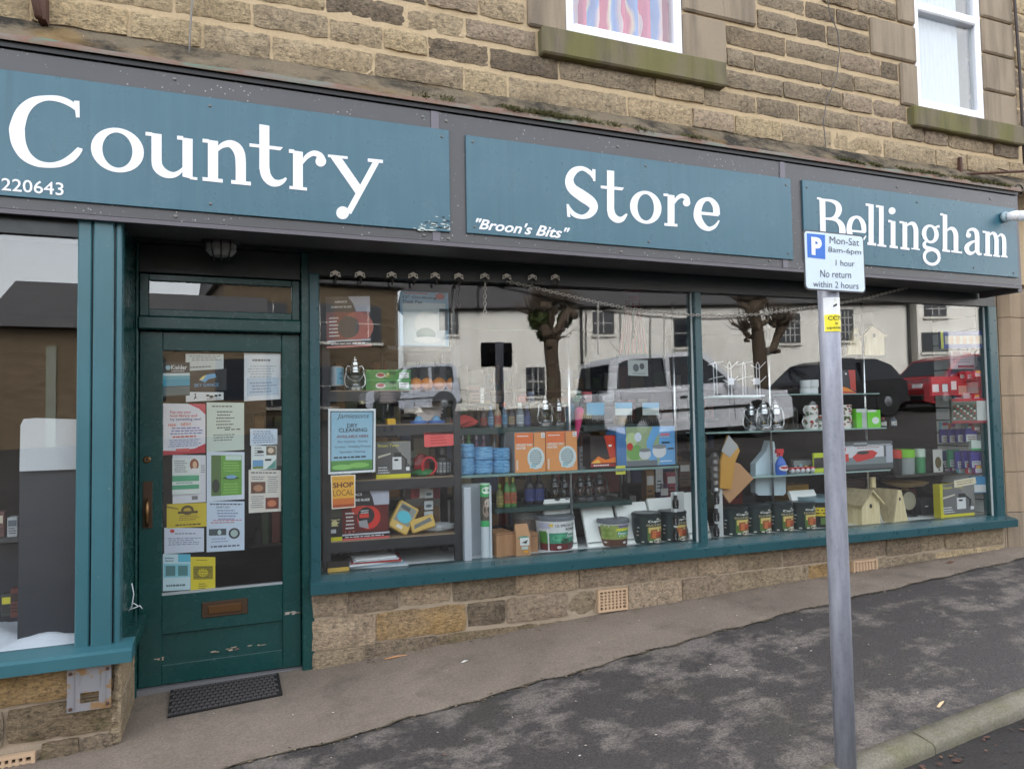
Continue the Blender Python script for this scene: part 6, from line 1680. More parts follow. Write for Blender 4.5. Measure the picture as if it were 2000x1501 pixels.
rk = random.Random(77)
cols_ = [(226, 228, 230), (206, 40, 60), (60, 150, 100), (70, 90, 180), (230, 190, 60), (220, 120, 60), (150, 60, 150), (120, 190, 210)]
ords = ('first', 'second', 'third', 'fourth', 'fifth', 'sixth')
for row, (py, n_, x0) in enumerate(((668, 4, 1862), (722, 4, 1860), (768, 4, 1846), (826, 5, 1842), (906, 5, 1846), (944, 3, 1868))):
    for k in range(n_):
        c = rk.choice(cols_); c2 = rk.choice(cols_)
        px = x0+k*(1922-x0)/n_+rk.uniform(-2, 2)
        pack(px, px+rk.uniform(9, 13), py+rk.uniform(-3, 3), py+rk.uniform(13, 19), 0, c, [('r', .08, .08, .92, .55, (232, 234, 234)), ('r', .15, .6, .85, .9, c2), ('L', .15, .12, .85, .5, 2, (90, 90, 100))], '%s small carded pack from the left in the row %s' % (ords[k], ('just under the blue tubes', 'just under the pale pink pack', 'just above the bag of screws', 'just below the bag of screws', 'just under the lower purple packs', 'just above the cream card')[row]))
for k, (px, py, wd, c, cp_) in enumerate(((1556, 905, 10, (190, 196, 200), (60, 60, 64)), (1566, 900, 9, (120, 170, 190), (230, 230, 230)), (1576, 903, 10, (200, 180, 120), (150, 60, 50)), (1750, 812, 10, (80, 90, 110), (30, 30, 34)), (1730, 815, 10, (60, 40, 44), (170, 60, 60)))):
    bottle('small_jar', ord_ if False else ('pale', 'blue', 'tan', 'slate', 'maroon')[k]+' little jar tucked among the goods on the glass shelves', 'jar', px, wd, py, 1.06 if k < 3 else 1.435, .33, c, cp_, (220, 222, 220), 'little jars on the glass shelves')
# --- further goods crowding the shelves
for k, (px, py) in enumerate(((812, 752), (834, 744), (858, 748), (884, 742))):
    p = WL(px, py, .26)
    r = WL(px+13, py, .26).x-p.x
    mb = MB(); mb.ball((0, 0, r), r, MT((220, 140, 56), .5), 16, 10, 1, 1, .95); mb.tube([(0, 0, r*1.9), (0, .005, r*2.15)], .006, MT((120, 80, 40), .7), 5)
    wput(mb, 'orange_globe', p.x, .26, ZR[0], ('first', 'second', 'third', 'fourth')[k]+' orange globe from the left beside the green cartons', 'globe', 'orange globes on the top rack shelf')
zs3 = WL(1040, 787, .5).z
mb = MB(); mb.box(0, 1.75, 0, .3, -.02, 0, MT((34, 44, 42), .4)); 
for a in (.05, 1.65):
    mb.box(a, a+.03, .26, .29, .6-zs3, -.02, M_BLK)
wput(mb, 'narrow_shelf', .98, .48, zs3, 'narrow dark shelf of kitchenware behind the bottles', 'shelf')
GKW = 'kitchenware on the narrow dark shelf'
for nm_, px0, px1, py, c, c2, lb, ct in (('flower_pot', 917, 945, 752, (70, 44, 34), (100, 66, 48), 'brown pot first on the narrow dark shelf', 'pot'), ('white_cone', 938, 947, 757, (220, 222, 220), (220, 222, 220), 'slim white cone next to the brown pot', 'cone'), ('cutlery_holder', 962, 984, 762, (60, 48, 36), (84, 70, 50), 'brown holder full of dark handles', 'holder'), ('red_tin', 1012, 1032, 766, (120, 30, 40), (70, 24, 40), 'dark red tin on the narrow dark shelf', 'tin'), ('blue_tin', 1033, 1046, 764, (60, 70, 90), (120, 130, 150), 'small grey blue tin beside the dark red one', 'tin'), ('green_jar', 1118, 1140, 762, (70, 110, 80), (190, 200, 196), 'green jar with a pale lid on the narrow dark shelf', 'jar'), ('pink_jar', 1141, 1160, 764, (196, 160, 160), (200, 90, 100), 'pale jar with a pink lid on the narrow dark shelf', 'jar'), ('steel_pot', 1176, 1206, 762, (150, 152, 156), (120, 122, 126), 'small steel pot at the right of the narrow dark shelf', 'pot')):
    a, b = MT(c, .45), MT(c2, .45)
    round_item(nm_, lb, ct, px0, px1, py, zs3, .55, [(.8, 0, a), (1, .7, a), (1.04, .74, b), (1.02, .96, b), (.8, 1, b)], [('r', .15, .1, .85, .9, tuple(min(255, x+50) for x in c)), ('L', .25, .2, .75, .8, 2, (30, 30, 30))], GKW, zr=(.08, .65))
for k in range(6):
    px = 963+k*4
    a = WL(px, 740+(k*5) % 11, .6)
    mb = MB(); mb.tube([(0, 0, 0), (.01*(k-2.5), 0, a.z-zs3-.05)], [.006, .012], MT(((40, 40, 44), (70, 60, 50), (30, 60, 40))[k % 3], .5), 6)
    wput(mb, 'utensil', a.x, .6, zs3+.05, ('first', 'second', 'third', 'fourth', 'fifth', 'sixth')[k]+' dark utensil from the left standing in the brown holder', 'utensil', 'utensils standing in the brown holder')
for px, w_, py, c, cp_, lb in ((905, 10, 846, (110, 100, 104), (180, 180, 186), 'pale capped bottle behind the left pair of twine reels'), (917, 14, 843, (60, 120, 60), (70, 150, 70), 'green capped bottle behind the twine reels'), (932, 12, 846, (80, 50, 90), (150, 140, 150), 'purple bottle behind the middle twine reels'), (946, 12, 846, (90, 50, 80), (120, 110, 130), 'maroon bottle behind the middle twine reels'), (968, 14, 852, (110, 112, 116), (60, 60, 64), 'grey bottle behind the right pair of twine reels')):
    bottle('bottle', lb, 'bottle', px, w_, py, 1.182, .36, c, cp_, (170, 160, 160), 'bottles behind the twine reels')
for k, (px0, px1, py, c) in enumerate(((1132, 1143, 872, (150, 152, 160)), (1143, 1152, 880, (60, 40, 40)))):
    carton('small_pack', ('pale', 'dark')[k]+' slim pack between the heater boxes and the flame box', 'pack', px0, px1, py, 1.182, .3, .06, c, [('L', .1, .2, .9, .8, 3, (60, 60, 66))], 'slim packs beside the heater boxes')
for k, (px0, px1, py, c) in enumerate(((812, 826, 888, (190, 186, 150)), (800, 812, 880, (120, 130, 120)), (850, 858, 900, (150, 30, 40)))):
    carton('small_pack', ('cream', 'grey green', 'dark red')[k]+' little pack on the rack between the steam box and black bottle', 'pack', px0, px1, py, ZR[2], .32, .05, c, [('L', .1, .2, .9, .8, 2, (60, 60, 66))], 'little packs on the third rack shelf')
for k, (px0, px1, py, c) in enumerate(((1752, 1790, 938, (110, 40, 36)), (1700, 1735, 935, (70, 44, 34)), (1648, 1690, 938, (60, 42, 36)))):
    carton('wicker_basket', ('red', 'brown', 'dark brown')[k]+' basket in the dim row behind the bird boxes', 'basket', px0, px1, py, .6, .62, .2, c, [('L', 0, 0, 1, 1, 6, tuple(x//2 for x in c))], 'baskets behind the bird boxes')
for k, (px0, px1, py, c) in enumerate(((1420, 1450, 930, (130, 34, 28)), (1538, 1580, 946, (170, 130, 40)), (1450, 1476, 925, (60, 60, 66)))):
    carton('storage_box', ('red', 'mustard', 'grey')[k]+' storage box at floor level behind the dark paint tins', 'box', px0, px1, py, .6, .55, .2, c, [('L', .1, .3, .9, .7, 2, (40, 30, 30))], 'storage boxes behind the paint tins')
# --- hanging red net and hanging sheet behind the glass
def net():
    v = .9
    pts = [(1222, 588), (1250, 588), (1262, 690), (1212, 690)]
    c = WL(1237, 690, v)
    mb = MB()
    m = MT((170, 40, 60), .6, 0, .5, .7)
    for k in range(9):
        a, b = WL(1224+k*3, 586, v), WL(1210+k*6.5, 690, v)
        mb.tube([(a.x-c.x, .02*(k % 2), a.z-c.z), ((a.x+b.x)/2-c.x, 0, (a.z+b.z)/2-c.z), (b.x-c.x, .02*(k % 2), 0)], .012, m, 5)
    a = WL(1237, 586, v)
    mb.lathe([(.05, a.z-c.z-.02), (.05, a.z-c.z+.03)], m, 10, (a.x-c.x, 0))
    mb.tube([(a.x-c.x, 0, a.z-c.z), (a.x-c.x+.06, 0, 2.7-c.z)], .003, M_STEEL, 4)
    wput(mb, 'red_hammock', c.x, v, c.z, 'red cord hammock hung up high in the middle of the window', 'hammock')
net()
poster('hanging_sheet', 'small white picture sheet hanging inside near the chrome post', 'sheet', [(1226, 702), (1265, 703), (1266, 734), (1227, 733)], GP(.6), (206, 214, 214), [('e', .4, .5, .15, .25, (110, 116, 120)), ('e', .7, .6, .12, .2, (90, 96, 100)), ('L', .2, .08, .9, .2, 1, (120, 124, 126))])

# --- hooks under the soffit and the chain swags
HKX = ((655, 541), (703, 542), (765, 543), (807, 544), (850, 544), (896, 545), (947, 545), (990, 546), (1040, 547), (1085, 547))
nth = ('first', 'second', 'third', 'fourth', 'fifth', 'sixth', 'seventh', 'eighth', 'ninth', 'tenth')
hk = None
for k, (px, py) in enumerate(HKX):
    p = WL(px, py, -.045)
    if hk is None:
        mb = MB()
        m = MT((236, 232, 222), .4)
        mb.prism([(-.034, .0), (-.03, .03), (0, .045), (.03, .03), (.034, 0), (.022, .004), (.012, .012), (-.012, .012), (-.022, .004)], 0, .012, m)
        for s in (-1, 1):
            mb.add([(s*.022+.006*math.cos(a*.785), -.001, .02+.006*math.sin(a*.785)) for a in range(8)], [tuple(range(8))], M_BLK)
        mb.tube([(0, .0, .012), (0, -.03, .0), (0, -.035, -.03), (0, -.015, -.045), (0, .0, -.035)], .006, MT((60, 58, 54), .4, .6), 6)
        hk = wput(mb, 'cup_hook', p.x, -.047, p.z, nth[k]+' metal hook plate from the left above the window', 'hook', 'hook plates above the long window')
    else:
        o = hk.copy(); COL.objects.link(o); o.location = LW(p.x, -.047, p.z); tag(o, nth[k]+' metal hook plate from the left above the window')
def chain(pts, label, link=.034, r=.003, mat=None):
    """pts: world points"""
    P_ = [Vector(p) for p in pts]
    seg = [(b-a).length for a, b in zip(P_, P_[1:])]
    tot = sum(seg)
    n = int(tot/(link*.72))
    mb = MB()
    m = mat or MT((186, 182, 174), .4, .4)
    c0 = P_[0]
    def at(s):
        for a, b, l in zip(P_, P_[1:], seg):
            if s <= l:
                return a.lerp(b, s/l), (b-a).normalized()
            s -= l
        return P_[-1], (P_[-1]-P_[-2]).normalized()
    for k in range(n):
        p, t = at(tot*(k+.5)/n)
        side = t.cross(VD).normalized()
        side = side if k % 2 else VD
        ring = []
        for j in range(10):
            a = 2*math.pi*j/10
            ring.append(p-c0+t*(link/2*math.cos(a))+side*(link*.28*math.sin(a)))
        mb.tube(ring, r, m, 5, True)
    return mb.obj('chain', None, c0, label=label, cat='chain', group='chains hung across the window')
def swag(p0, p1, sag, n=24):
    return [(p0[0]+(p1[0]-p0[0])*t, p0[1]+(p1[1]-p0[1])*t+sag*4*t*(1-t)) for t in [k/n for k in range(n+1)]]
cp = [(990, 550), (1040, 560), (1100, 575), (1165, 590), (1230, 603), (1290, 610), (1350, 615), (1420, 616), (1480, 614), (1560, 603), (1640, 592), (1700, 580), (1750, 567), (1793, 556)]
chain([LW(*WL(x, y, -.1)) for x, y in cp], 'long silver chain swagged across the window front from hook to soffit')
chain([LW(*WL(947, y, -.08)) for y in (552, 580, 612)], 'short chain hanging straight down from the seventh hook')
chain([LW(*WL(896, y, -.08)) for y in (552, 580, 600)], 'short dark chain hanging down from the sixth hook', mat=M_STEEL)
for px, y0, y1, lb in ((1168, 592, 690, 'left of three thin chains hanging from the swag'), (1237, 606, 660, 'middle of three thin chains hanging from the swag'), (1297, 612, 700, 'right of three thin chains hanging from the swag')):
    chain([LW(*WL(px, y, -.1)) for y in (y0, (y0+y1)/2, y1)], lb, .024, .0028)

# --- contents of the left display window
BP = lambda Y: (lambda x, y, l: PY(x, y, Y+l))
mb = MB()
q = [PY(a, b, -.22) for a, b in ((38, 870), (170, 870), (170, 1210), (38, 1213))]
mb.box(q[0].x, -.6, 0, .05, 0, q[0].z-.46, MT((44, 47, 56), .6), .004)
mb.obj('grey_screen', None, (0, -.22, .46), label='dark grey board standing in the left display window', cat='board')
pts = [(40, 830), (46, 818), (70, 816), (172, 819), (172, 915), (38, 920)]
c = PY(80, 920, -.25)
mb = MB(); mb.prism([(PY(a, b, -.25).x-c.x, PY(a, b, -.25).z-c.z) for a, b in pts], 0, .02, MT((196, 200, 206), .5)); mb.obj('white_sheet', None, c, label='white rounded sheet leaning on the dark board in the left display window', cat='sheet')
mb = MB()
nx, ny = 40, 12
vs_ = []
rg = random.Random(6)
for j in range(ny+1):
    for i in range(nx+1):
        x = -2.2+1.62*i/nx; y = -.3+.5*j/ny
        t = j/ny
        z = .47+.02+.05*math.sin(t*2.4)+.016*math.sin(x*14+j*.8)+.02*math.sin(x*5-j*.5)+rg.uniform(-.005, .005)
        vs_.append((x, y, z if 0 < j else .468))
mb.add(vs_, [(j*(nx+1)+i, j*(nx+1)+i+1, (j+1)*(nx+1)+i+1, (j+1)*(nx+1)+i) for j in range(ny) for i in range(nx)], MT((222, 228, 240), .85), True)
mb.obj('white_cloth', None, (0, 0, 0), label='rumpled white cloth lying along the left display window', cat='cloth')
for k, (px0, px1, py0, py1, c, c2, lb) in enumerate(((2, 22, 1160, 1202, (60, 62, 60), (206, 196, 60), 'dark pack with a yellow label low in the left display window'), (14, 34, 1010, 1048, (170, 176, 180), (90, 100, 110), 'pale pack on the dim shelf of the left display window'), (-20, 8, 1000, 1048, (96, 60, 60), (200, 190, 170), 'brown pack at the very left of the left display window'), (20, 38, 1150, 1204, (110, 60, 54), (60, 40, 40), 'reddish pack beside the dark board in the left display window'))):
    a, b = PY(px0, py0, -.1), PY(px1, py1, -.1)
    mb = MB(); mb.box(0, b.x-a.x, 0, .06, 0, a.z-b.z, MT(c, .5), .003); mb.prints(flat(0, b.x-a.x, 0, a.z-b.z), [('r', .1, .55, .9, .85, c2), ('L', .12, .15, .9, .5, 3, (30, 30, 30))])
    mb.obj('display_pack', None, (a.x, -.1, b.z), label=lb, cat='pack', group='packs in the left display window')
zq = PY(10, 1049, -.1).z
mb = MB(); mb.box(-2.2, -.98, -.02, .28, -.025, 0, MT((60, 60, 62), .5)); mb.box(-1.04, -1.0, .2, .24, .46-zq, -.025, M_BLK); mb.obj('dim_shelf', None, (0, -.1, zq), label='dim shelf at the left inside the display window', cat='shelf')
carton('dark_box', 'small dark box with white label in the left display window', 'box', 100, 120, 900, .6, .2, .1, (40, 40, 44)) if False else None
mb = MB(); mb.box(-1.3, -.98, .1, .3, 0, .5, MT((40, 42, 52), .6), .004); mb.box(-1.28, -1.2, .098, .0995, .2, .32, MT((150, 154, 160), .5)); mb.obj('dark_cabinet', None, (0, 0, .46), label='dark box with a pale label at the edge of the left display window', cat='box')

# --- things fixed to the building
def bulkhead():
    p = PY(432, 500, -.05)
    ro = empty('bulkhead_lamp', (p.x, -.05, 2.668), label='unlit caged bulkhead lamp under the soffit above the door', cat='lamp')
    mb = MB(); mb.lathe([(.11, -.002), (.11, -.03), (.1, -.04)], M_BLK, 20, sy=.7); mb.obj('base', ro)
    mb = MB(); mb.lathe([(.085, -.04), (.085, -.08), (.06, -.11), (0, -.12)], MT((120, 124, 124), .15), 20, sy=.7); mb.obj('glass', ro)
    for k in (-1, 0, 1):
        mb = MB(); mb.tube([(k*.05, -.075, -.03), (k*.05, -.075, -.08), (k*.04, -.04, -.125), (k*.04, .04, -.125), (k*.05, .075, -.08), (k*.05, .075, -.03)], .005, M_BLK, 5); mb.obj('cage_bar', ro)
bulkhead()
# metal cover plate under the bay sill
def plate():
    s = NT('galvanised_plate_with_rust')
    col = s.mix(s.ramp(s.noise(16, 4, .6), (.52, 0.), (.6, 1.)), (.24, .24, .25, 1), (.26, .155, .07, 1))
    m = s.out(col, .6, None, .3)
    q = [PY(a, b, BY-.03) for a, b in ((131, 1307), (217, 1298), (217, 1380), (130, 1392))]
    x0, x1 = (q[0].x+q[3].x)/2, (q[1].x+q[2].x)/2
    zt, zb = (q[0].z+q[1].z)/2, (q[2].z+q[3].z)/2
    w_, h = x1-x0, zt-zb
    ro = empty('metal_cover_plate', (x0, BY-.03, zb), label='rust spotted galvanised plate with a slot, screwed below the left sill', cat='plate')
    a, b, c, d = .3*w_, .72*w_, .18*h, .42*h
    mb = MB()
    for (p0, p1, r0, r1) in ((0, a, 0, h), (b, w_, 0, h), (a, b, 0, c), (a, b, d, h)):
        mb.box(p0, p1, 0, .006, r0, r1, m)
    mb.obj('plate', ro)
    mb = MB(); mb.box(.15*w_, .17*w_, -.004, -.0005, .05*h, .85*h, m); mb.box(.86*w_, .88*w_, -.004, -.0005, .05*h, .85*h, m); mb.box(.27*w_, .29*w_, -.003, -.0005, .6*h, .84*h, m); mb.box(.73*w_, .75*w_, -.003, -.0005, .5*h, .84*h, m); mb.obj('ribs', ro)
    for fx, fz in ((.08, .9), (.92, .92), (.08, .08), (.92, .1)):
        mb = MB(); mb.lathe([(.009, 0), (.009, .004), (0, .006)], M_RUST, 8); o = mb.obj('bolt', ro, (fx*w_, -.001, fz*h)); o.rotation_euler = (R(90), 0, 0)
plate()
# white cable tie on the door jamb
p = PY(250, 1180, .0)
mb = MB()
for pts in ([(0, 0, 0), (.02, -.01, .03), (.03, -.02, .1), (.02, -.02, .16)], [(0, 0, .01), (.03, -.01, .02), (.06, -.01, .03), (.07, 0, .01)], [(.01, 0, .02), (.03, -.02, .05), (.05, -.01, .03)]):
    mb.tube(pts, .003, M_PVC, 5)
mb.obj('white_string', None, (p.x, .0, p.z-.04), label='bit of white string hooked on the door reveal', cat='string')
# camera, brackets, pipes
def cctv():
    p = PY(1959, 425, SY-.004)
    ro = empty('security_camera', p, label='white security camera at the right end of the fascia', cat='camera')
    wm = MT((232, 232, 234), .3)
    mb = MB(); mb.tube([(0, .0, 0), (.004, -.03, 0)], .045, MT((150, 170, 178), .4), 20); mb.obj('base', ro)
    mb = MB(); mb.tube([(.0, -.03, 0), (.03, -.07, 0), (.05, -.085, -.002)], [.034, .042, .044], wm, 20); mb.tube([(.05, -.085, -.002), (.115, -.137, -.01), (.12, -.141, -.01)], [.044, .044, .04], wm, 20); mb.obj('housing', ro)
    mb = MB(); mb.tube([(.12, -.141, -.01), (.123, -.144, -.01)], .032, MT((20, 20, 22), .15), 16); mb.obj('lens', ro)
cctv()
p0, p1, p2 = PY(1875, 306, UY-.03), PY(1879, 341, UY-.03), PY(1880, 341, UY-.03)
mb = MB()
mb.box(-.012, .012, -.02, .03, 0, p0.z-p1.z, M_RUST)
e = Vector((.75, -.42, .0))
mb.tube([(0, -.01, .005), tuple(e)], .011, M_RUST, 6); mb.tube([(.36, -.2, .01), (.55, .02, .13)], .006, M_RUST, 5)
mb.obj('rusty_bracket', None, (p1.x, UY-.01, p1.z), label='rusty iron sign bracket on the wall above the fascia end', cat='bracket')
p = PY(1990, 372, -.35)
mb = MB()
mb.tube([(.06*math.cos(a*.42)*(1-a*.03), 0, .06*math.sin(a*.42)*(1-a*.03)) for a in range(18)], .007, M_BLK, 6)
mb.tube([(-.06, .0, -.05), (-.1, .3, -.05)], .008, M_BLK, 6); mb.tube([(-.08, 0, -.1), (-.08, 0, .02)], .008, M_BLK, 6)
mb.tube([(.06, 0, 0), (.3, -.2, -.0)], .007, M_BLK, 6); mb.tube([(-.1, .02, -.05), (.35, -.2, .1)], .004, M_BLK, 5)
mb.obj('scroll_bracket', None, p, label='black wrought iron scroll bracket at the fascia end', cat='bracket')
def wallwire(pts, r, m, label, name='cable'):
    c0 = PY(*pts[0], UY-.045)
    mb = MB(); mb.tube([tuple(PY(x, y, UY-.045)-c0) for x, y in pts], r, m, 6)
    return mb.obj(name, None, c0, label=label, cat='cable', group='cables on the upper wall')
wallwire([(1610, -30), (1622, 30), (1636, 62), (1640, 100), (1634, 150), (1615, 195), (1608, 235), (1612, 280), (1613, 320)], .0045, MT((84, 80, 78), .6), 'thin grey cable wandering down the wall between the windows')
wallwire([(378, -25), (374, 20), (371, 70), (369, 126)], .006, MT((120, 116, 110), .5), 'short pale cable running down to the fascia above Country')
wallwire([(1979, -30), (1986, 60), (1991, 130), (1996, 220), (2001, 320)], .014, MT((56, 46, 44), .6), 'dark drain cable beside the right window jamb', 'drain_cable')
p = PY(75, 34, UY-.1)
mb = MB(); mb.tube([(0, 0, 0), (-.03, .02, .14), (-.08, .06, .4)], .022, M_RUST, 4); mb.box(-.01, .03, .01, .09, .0, .3, M_RUST); mb.obj('iron_stay', None, p, label='rusty iron stay at the top left above the long sign', cat='bracket')
# moss along the ledge
def moss_mat():
    s = NT('moss')
    return s.out(s.mix(s.noise(30, 3), (.03, .036, .008, 1), (.1, .085, .02, 1)), .95)
MM = moss_mat()
mb = MB()
rg = random.Random(14)
for (xa, xb, n) in ((1.05, 1.3, 14), (1.6, 2.45, 220), (2.6, 3.6, 50), (4.3, 4.9, 80), (5.0, 6.3, 260)):
    cs = [rg.uniform(xa, xb) for _ in range(max(3, n//14))]
    for _ in range(n*5):
        x = rg.gauss(rg.choice(cs), .035); t = rg.random()**2*.3
        y = FY-.025+.3*t; z = 3.508+.22*t
        r = rg.uniform(.005, .012)
        for k in range(2):
            a = rg.uniform(0, 6.28); q = Vector((math.cos(a)*.7, -.4, rg.uniform(-.6, 1.))).normalized()*r*2.4
            o_ = Vector((x, y, z)); sd2 = q.orthogonal().normalized()*r*.7
            mb.add([tuple(o_-sd2), tuple(o_+sd2), tuple(o_+q)], [(0, 1, 2)], MM)
mb.obj('moss', None, kind='stuff', label='clumps of green moss along the ledge above the fascia', cat='moss')
# ------------------------------------------------------------------ parking sign on its pole
PYL = -2.13
pt = PY(1613, 575, PYL); pb = PY(1640, 1050, PYL)
pxc = (pt.x+pb.x)/2
gz = pave(pxc, PYL)
prk = empty('parking_sign', (pxc, PYL, gz-.05), label='white parking restriction sign on a galvanised pole by the kerb', cat='sign')
dpt = (Vector((pxc, PYL, 1.3))-CAM).dot(_f)
pr_ = 19.6*dpt/FPX
ztop = PY(1625, 462, PYL).z
mb = MB(); mb.tube([(0, 0, -.1), (0, 0, .8), (0, 0, 1.6), (0, 0, ztop-gz+.05)], pr_, M_GALV, 24); mb.obj('pole', prk)
SPY = PYL-pr_-.012
q = [PY(a, b, SPY) for a, b in ((1569, 449), (1688, 459), (1689.5, 572), (1572, 566))]
off = Vector((pxc, PYL, gz-.05))
x0, x1 = (q[0].x+q[3].x)/2, (q[1].x+q[2].x)/2
zt, zb = (q[0].z+q[1].z)/2, (q[2].z+q[3].z)/2
def rr_poly(x0, x1, z0, z1, r):
    out = []
    for cx, cz, a0 in ((x1-r, z1-r, 0), (x0+r, z1-r, 90), (x0+r, z0+r, 180), (x1-r, z0+r, 270)):
        out += [(cx+r*math.cos(R(a0+k*22.5)), cz+r*math.sin(R(a0+k*22.5))) for k in range(5)]
    return out
mb = MB()
mb.prism(rr_poly(x0-off.x, x1-off.x, zb-off.z, zt-off.z, .02), SPY-PYL, SPY-PYL+.004, MT((60, 62, 66), .5))
mb.prism(rr_poly(x0-off.x+.006, x1-off.x-.006, zb-off.z+.006, zt-off.z-.006, .016), SPY-PYL-.001, SPY-PYL, MT((206, 222, 234), .4))
mb.obj('plate', prk)
Zs = lambda x, y, l: tuple(PY(1540+x/4.348, 380+y/4.348, SPY-l)-off)
mb = MB(); mb.box(-.09, .09, SPY-PYL+.004, -pr_*.2, zt-off.z-.1, zt-off.z-.06, M_STEEL); mb.obj('clip', prk)
mb = MB(); mb.add([Zs(x, y, .002) for x, y in ((156, 328), (310, 342), (313, 548), (162, 532))], [(0, 1, 2, 3)], MT((20, 104, 200), .35)); mb.obj('blue_square', prk)
M_SB = MT((48, 52, 62), .5)
for s_, c4 in (('Mon-Sat', [(350, 352), (600, 378), (600, 436), (350, 414)]), ('8am-6pm', [(338, 440), (617, 466), (617, 524), (338, 500)]), ('1 hour', [(402, 552), (562, 562), (562, 612), (402, 602)]), ('No return', [(270, 638), (532, 652), (532, 710), (270, 700)]), ('within 2 hours', [(210, 728), (596, 748), (596, 802), (210, 782)])):
    small_text(prk, s_, *c4, lambda x, y, l: Zs(x, y, l-.0005), 'lettering', -.004, 0, M_SB)
small_text(prk, 'P', (193, 358), (282, 366), (285, 522), (197, 510), lambda x, y, l: Zs(x, y, .0035), 'lettering', .05, 0, MT((240, 242, 246), .4))
# CCTV warning sticker bent round the pole
za, zb_ = PY(1610, 579, PYL-pr_).z, PY(1614, 646, PYL-pr_).z
aim = math.degrees(math.atan2(pxc-CAM.x, PYL-CAM.y))
fnc = cylmap(pr_+.0012, za-(za-zb_), za, (0, 0), -aim-28, -aim+122)
fn2 = lambda a, b, l: fnc(a, b, l)
mb = MB()
mb.pr_rect(fn2, 0, 0, 1, 1, MT((226, 228, 230), .4), .5, 14)
mb.pr_rect(fn2, .02, .0, 1, .5, MT((232, 218, 40), .4), 1, 14)
mb.pr_poly(fn2, [(.16, .58), (.42, .96), (.68, .58)], MT((34, 34, 34), .5), 1.5)
mb.pr_poly(fn2, [(.2, .61), (.42, .92), (.64, .61)], MT((236, 214, 40), .5), 2)
mb.pr_poly(fn2, [(.34, .7), (.5, .76), (.48, .82), (.34, .76)], MT((34, 34, 34), .5), 2.5)
mb.pr_text(fn2, 'CCTV', .14, .33, .8, .45, MT((50, 46, 24), .5), 2.5, .02)
mb.pr_text(fn2, 'in', .4, .2, .5, .28, MT((50, 46, 24), .5), 2.5, .01)
mb.pr_text(fn2, 'operation', .1, .05, .86, .15, MT((50, 46, 24), .5), 2.5, .01)
mb.obj('warning_sticker', None, (pxc, PYL, za-(za-zb_)), label='yellow and white security camera warning sticker wrapped on the pole', cat='sticker').location = (pxc, PYL, 0)
# ------------------------------------------------------------------ door mat and litter
q = [PG(a, b) for a, b in ((333, 1352), (544, 1318), (552, 1360), (327, 1405))]
cq = sum(q, Vector())/4
mb = MB()
def bl2(a, b, h):
    p = (q[3]*(1-a)+q[2]*a)*(1-b)+(q[0]*(1-a)+q[1]*a)*b
    return tuple(p-cq+Vector((0, 0, h)))
M_RUB = MT((16, 15, 16), .8)
mb.add([bl2(a, b, h) for h in (.008, .016) for a, b in ((0, 0), (1, 0), (1, 1), (0, 1))], [(4, 5, 6, 7), (0, 1, 5, 4), (1, 2, 6, 5), (2, 3, 7, 6), (3, 0, 4, 7)], M_RUB)
for j in range(8):
    for i in range(20):
        a = (i+.5+(j % 2)*.5)/21; b = (j+.5)/8
        w_, h_ = .02, .045
        mb.add([bl2(a-w_, b-h_, .0165), bl2(a, b-h_*.3, .0165), bl2(a+w_, b-h_, .0165), bl2(a+w_, b+h_*.2, .021), bl2(a, b+h_, .021), bl2(a-w_, b+h_*.2, .021)], [(0, 1, 4, 5), (1, 2, 3, 4)], MT((74, 70, 70), .6))
mb.obj('door_mat', None, cq, label='black studded rubber mat on the concrete before the door', cat='mat')
def litter(name, label, cat, px, py, L_, W_, c, rz, fn=pave, h=.006, group=None):
    p = PG(px, py, fn)
    mb = MB()
    mb.add([(-L_/2, -W_/2, h*.4), (0, -W_*.6, h), (L_/2, -W_*.2, h*.5), (L_/2, W_*.3, h*.6), (0, W_/2, h*1.6), (-L_/2, W_/2, h*.5), (0, 0, 0)], [(0, 1, 4, 5), (1, 2, 3, 4), (6, 1, 0), (6, 4, 3)], MT(c, .8))
    mb.obj(name, None, (p.x, p.y, fn(p.x, p.y)+.007), rz, label=label, cat=cat, group=group)
litter('wood_splinter', 'orange splinter of wood on the apron below the stone wall', 'splinter', 775, 1285, .16, .015, (206, 150, 104), R(6))
litter('paper_scrap', 'larger white scrap on the apron in mid pavement', 'scrap', 908, 1294, .05, .012, (226, 224, 216), .3)
litter('leaf', 'dead brown leaf on the apron near the right end of the wall', 'leaf', 1858, 1099, .1, .03, (104, 70, 50), 0.2)
litter('wrapper', 'green and white sweet wrapper in the gutter', 'wrapper', 1862, 1416, .07, .05, (190, 216, 190), .8, road, .02)
litter('twig', 'pale twig lying across the kerb top', 'twig', 1838, 1378, .1, .012, (206, 180, 140), .4)
litter('bark_piece', 'brown bark piece lying in the gutter', 'bark', 1777, 1452, .1, .03, (120, 84, 54), .3, road, .015)
def scatter(name, label, n, place, cols, rs, seed, fn):
    rg = random.Random(seed)
    mb = MB()
    for _ in range(n):
        x, y = place(rg)
        z = fn(x, y)+.008
        a = rg.uniform(0, 6.3); L_ = rg.uniform(*rs); W_ = L_*rg.uniform(.3, .7)
        ca, sa = math.cos(a), math.sin(a)
        k = [(-1, 0, .0), (-.3, -1, .3), (.6, -.6, .2), (1, 0, .4), (.5, .7, .1), (-.4, .9, .3)]
        mb.add([(x+ca*p*L_-sa*q_*W_, y+sa*p*L_+ca*q_*W_, z+h*L_*.5) for p, q_, h in k], [tuple(range(6))], MT(rg.choice(cols), .85))
    mb.obj(name, None, kind='stuff', label=label, cat='litter')
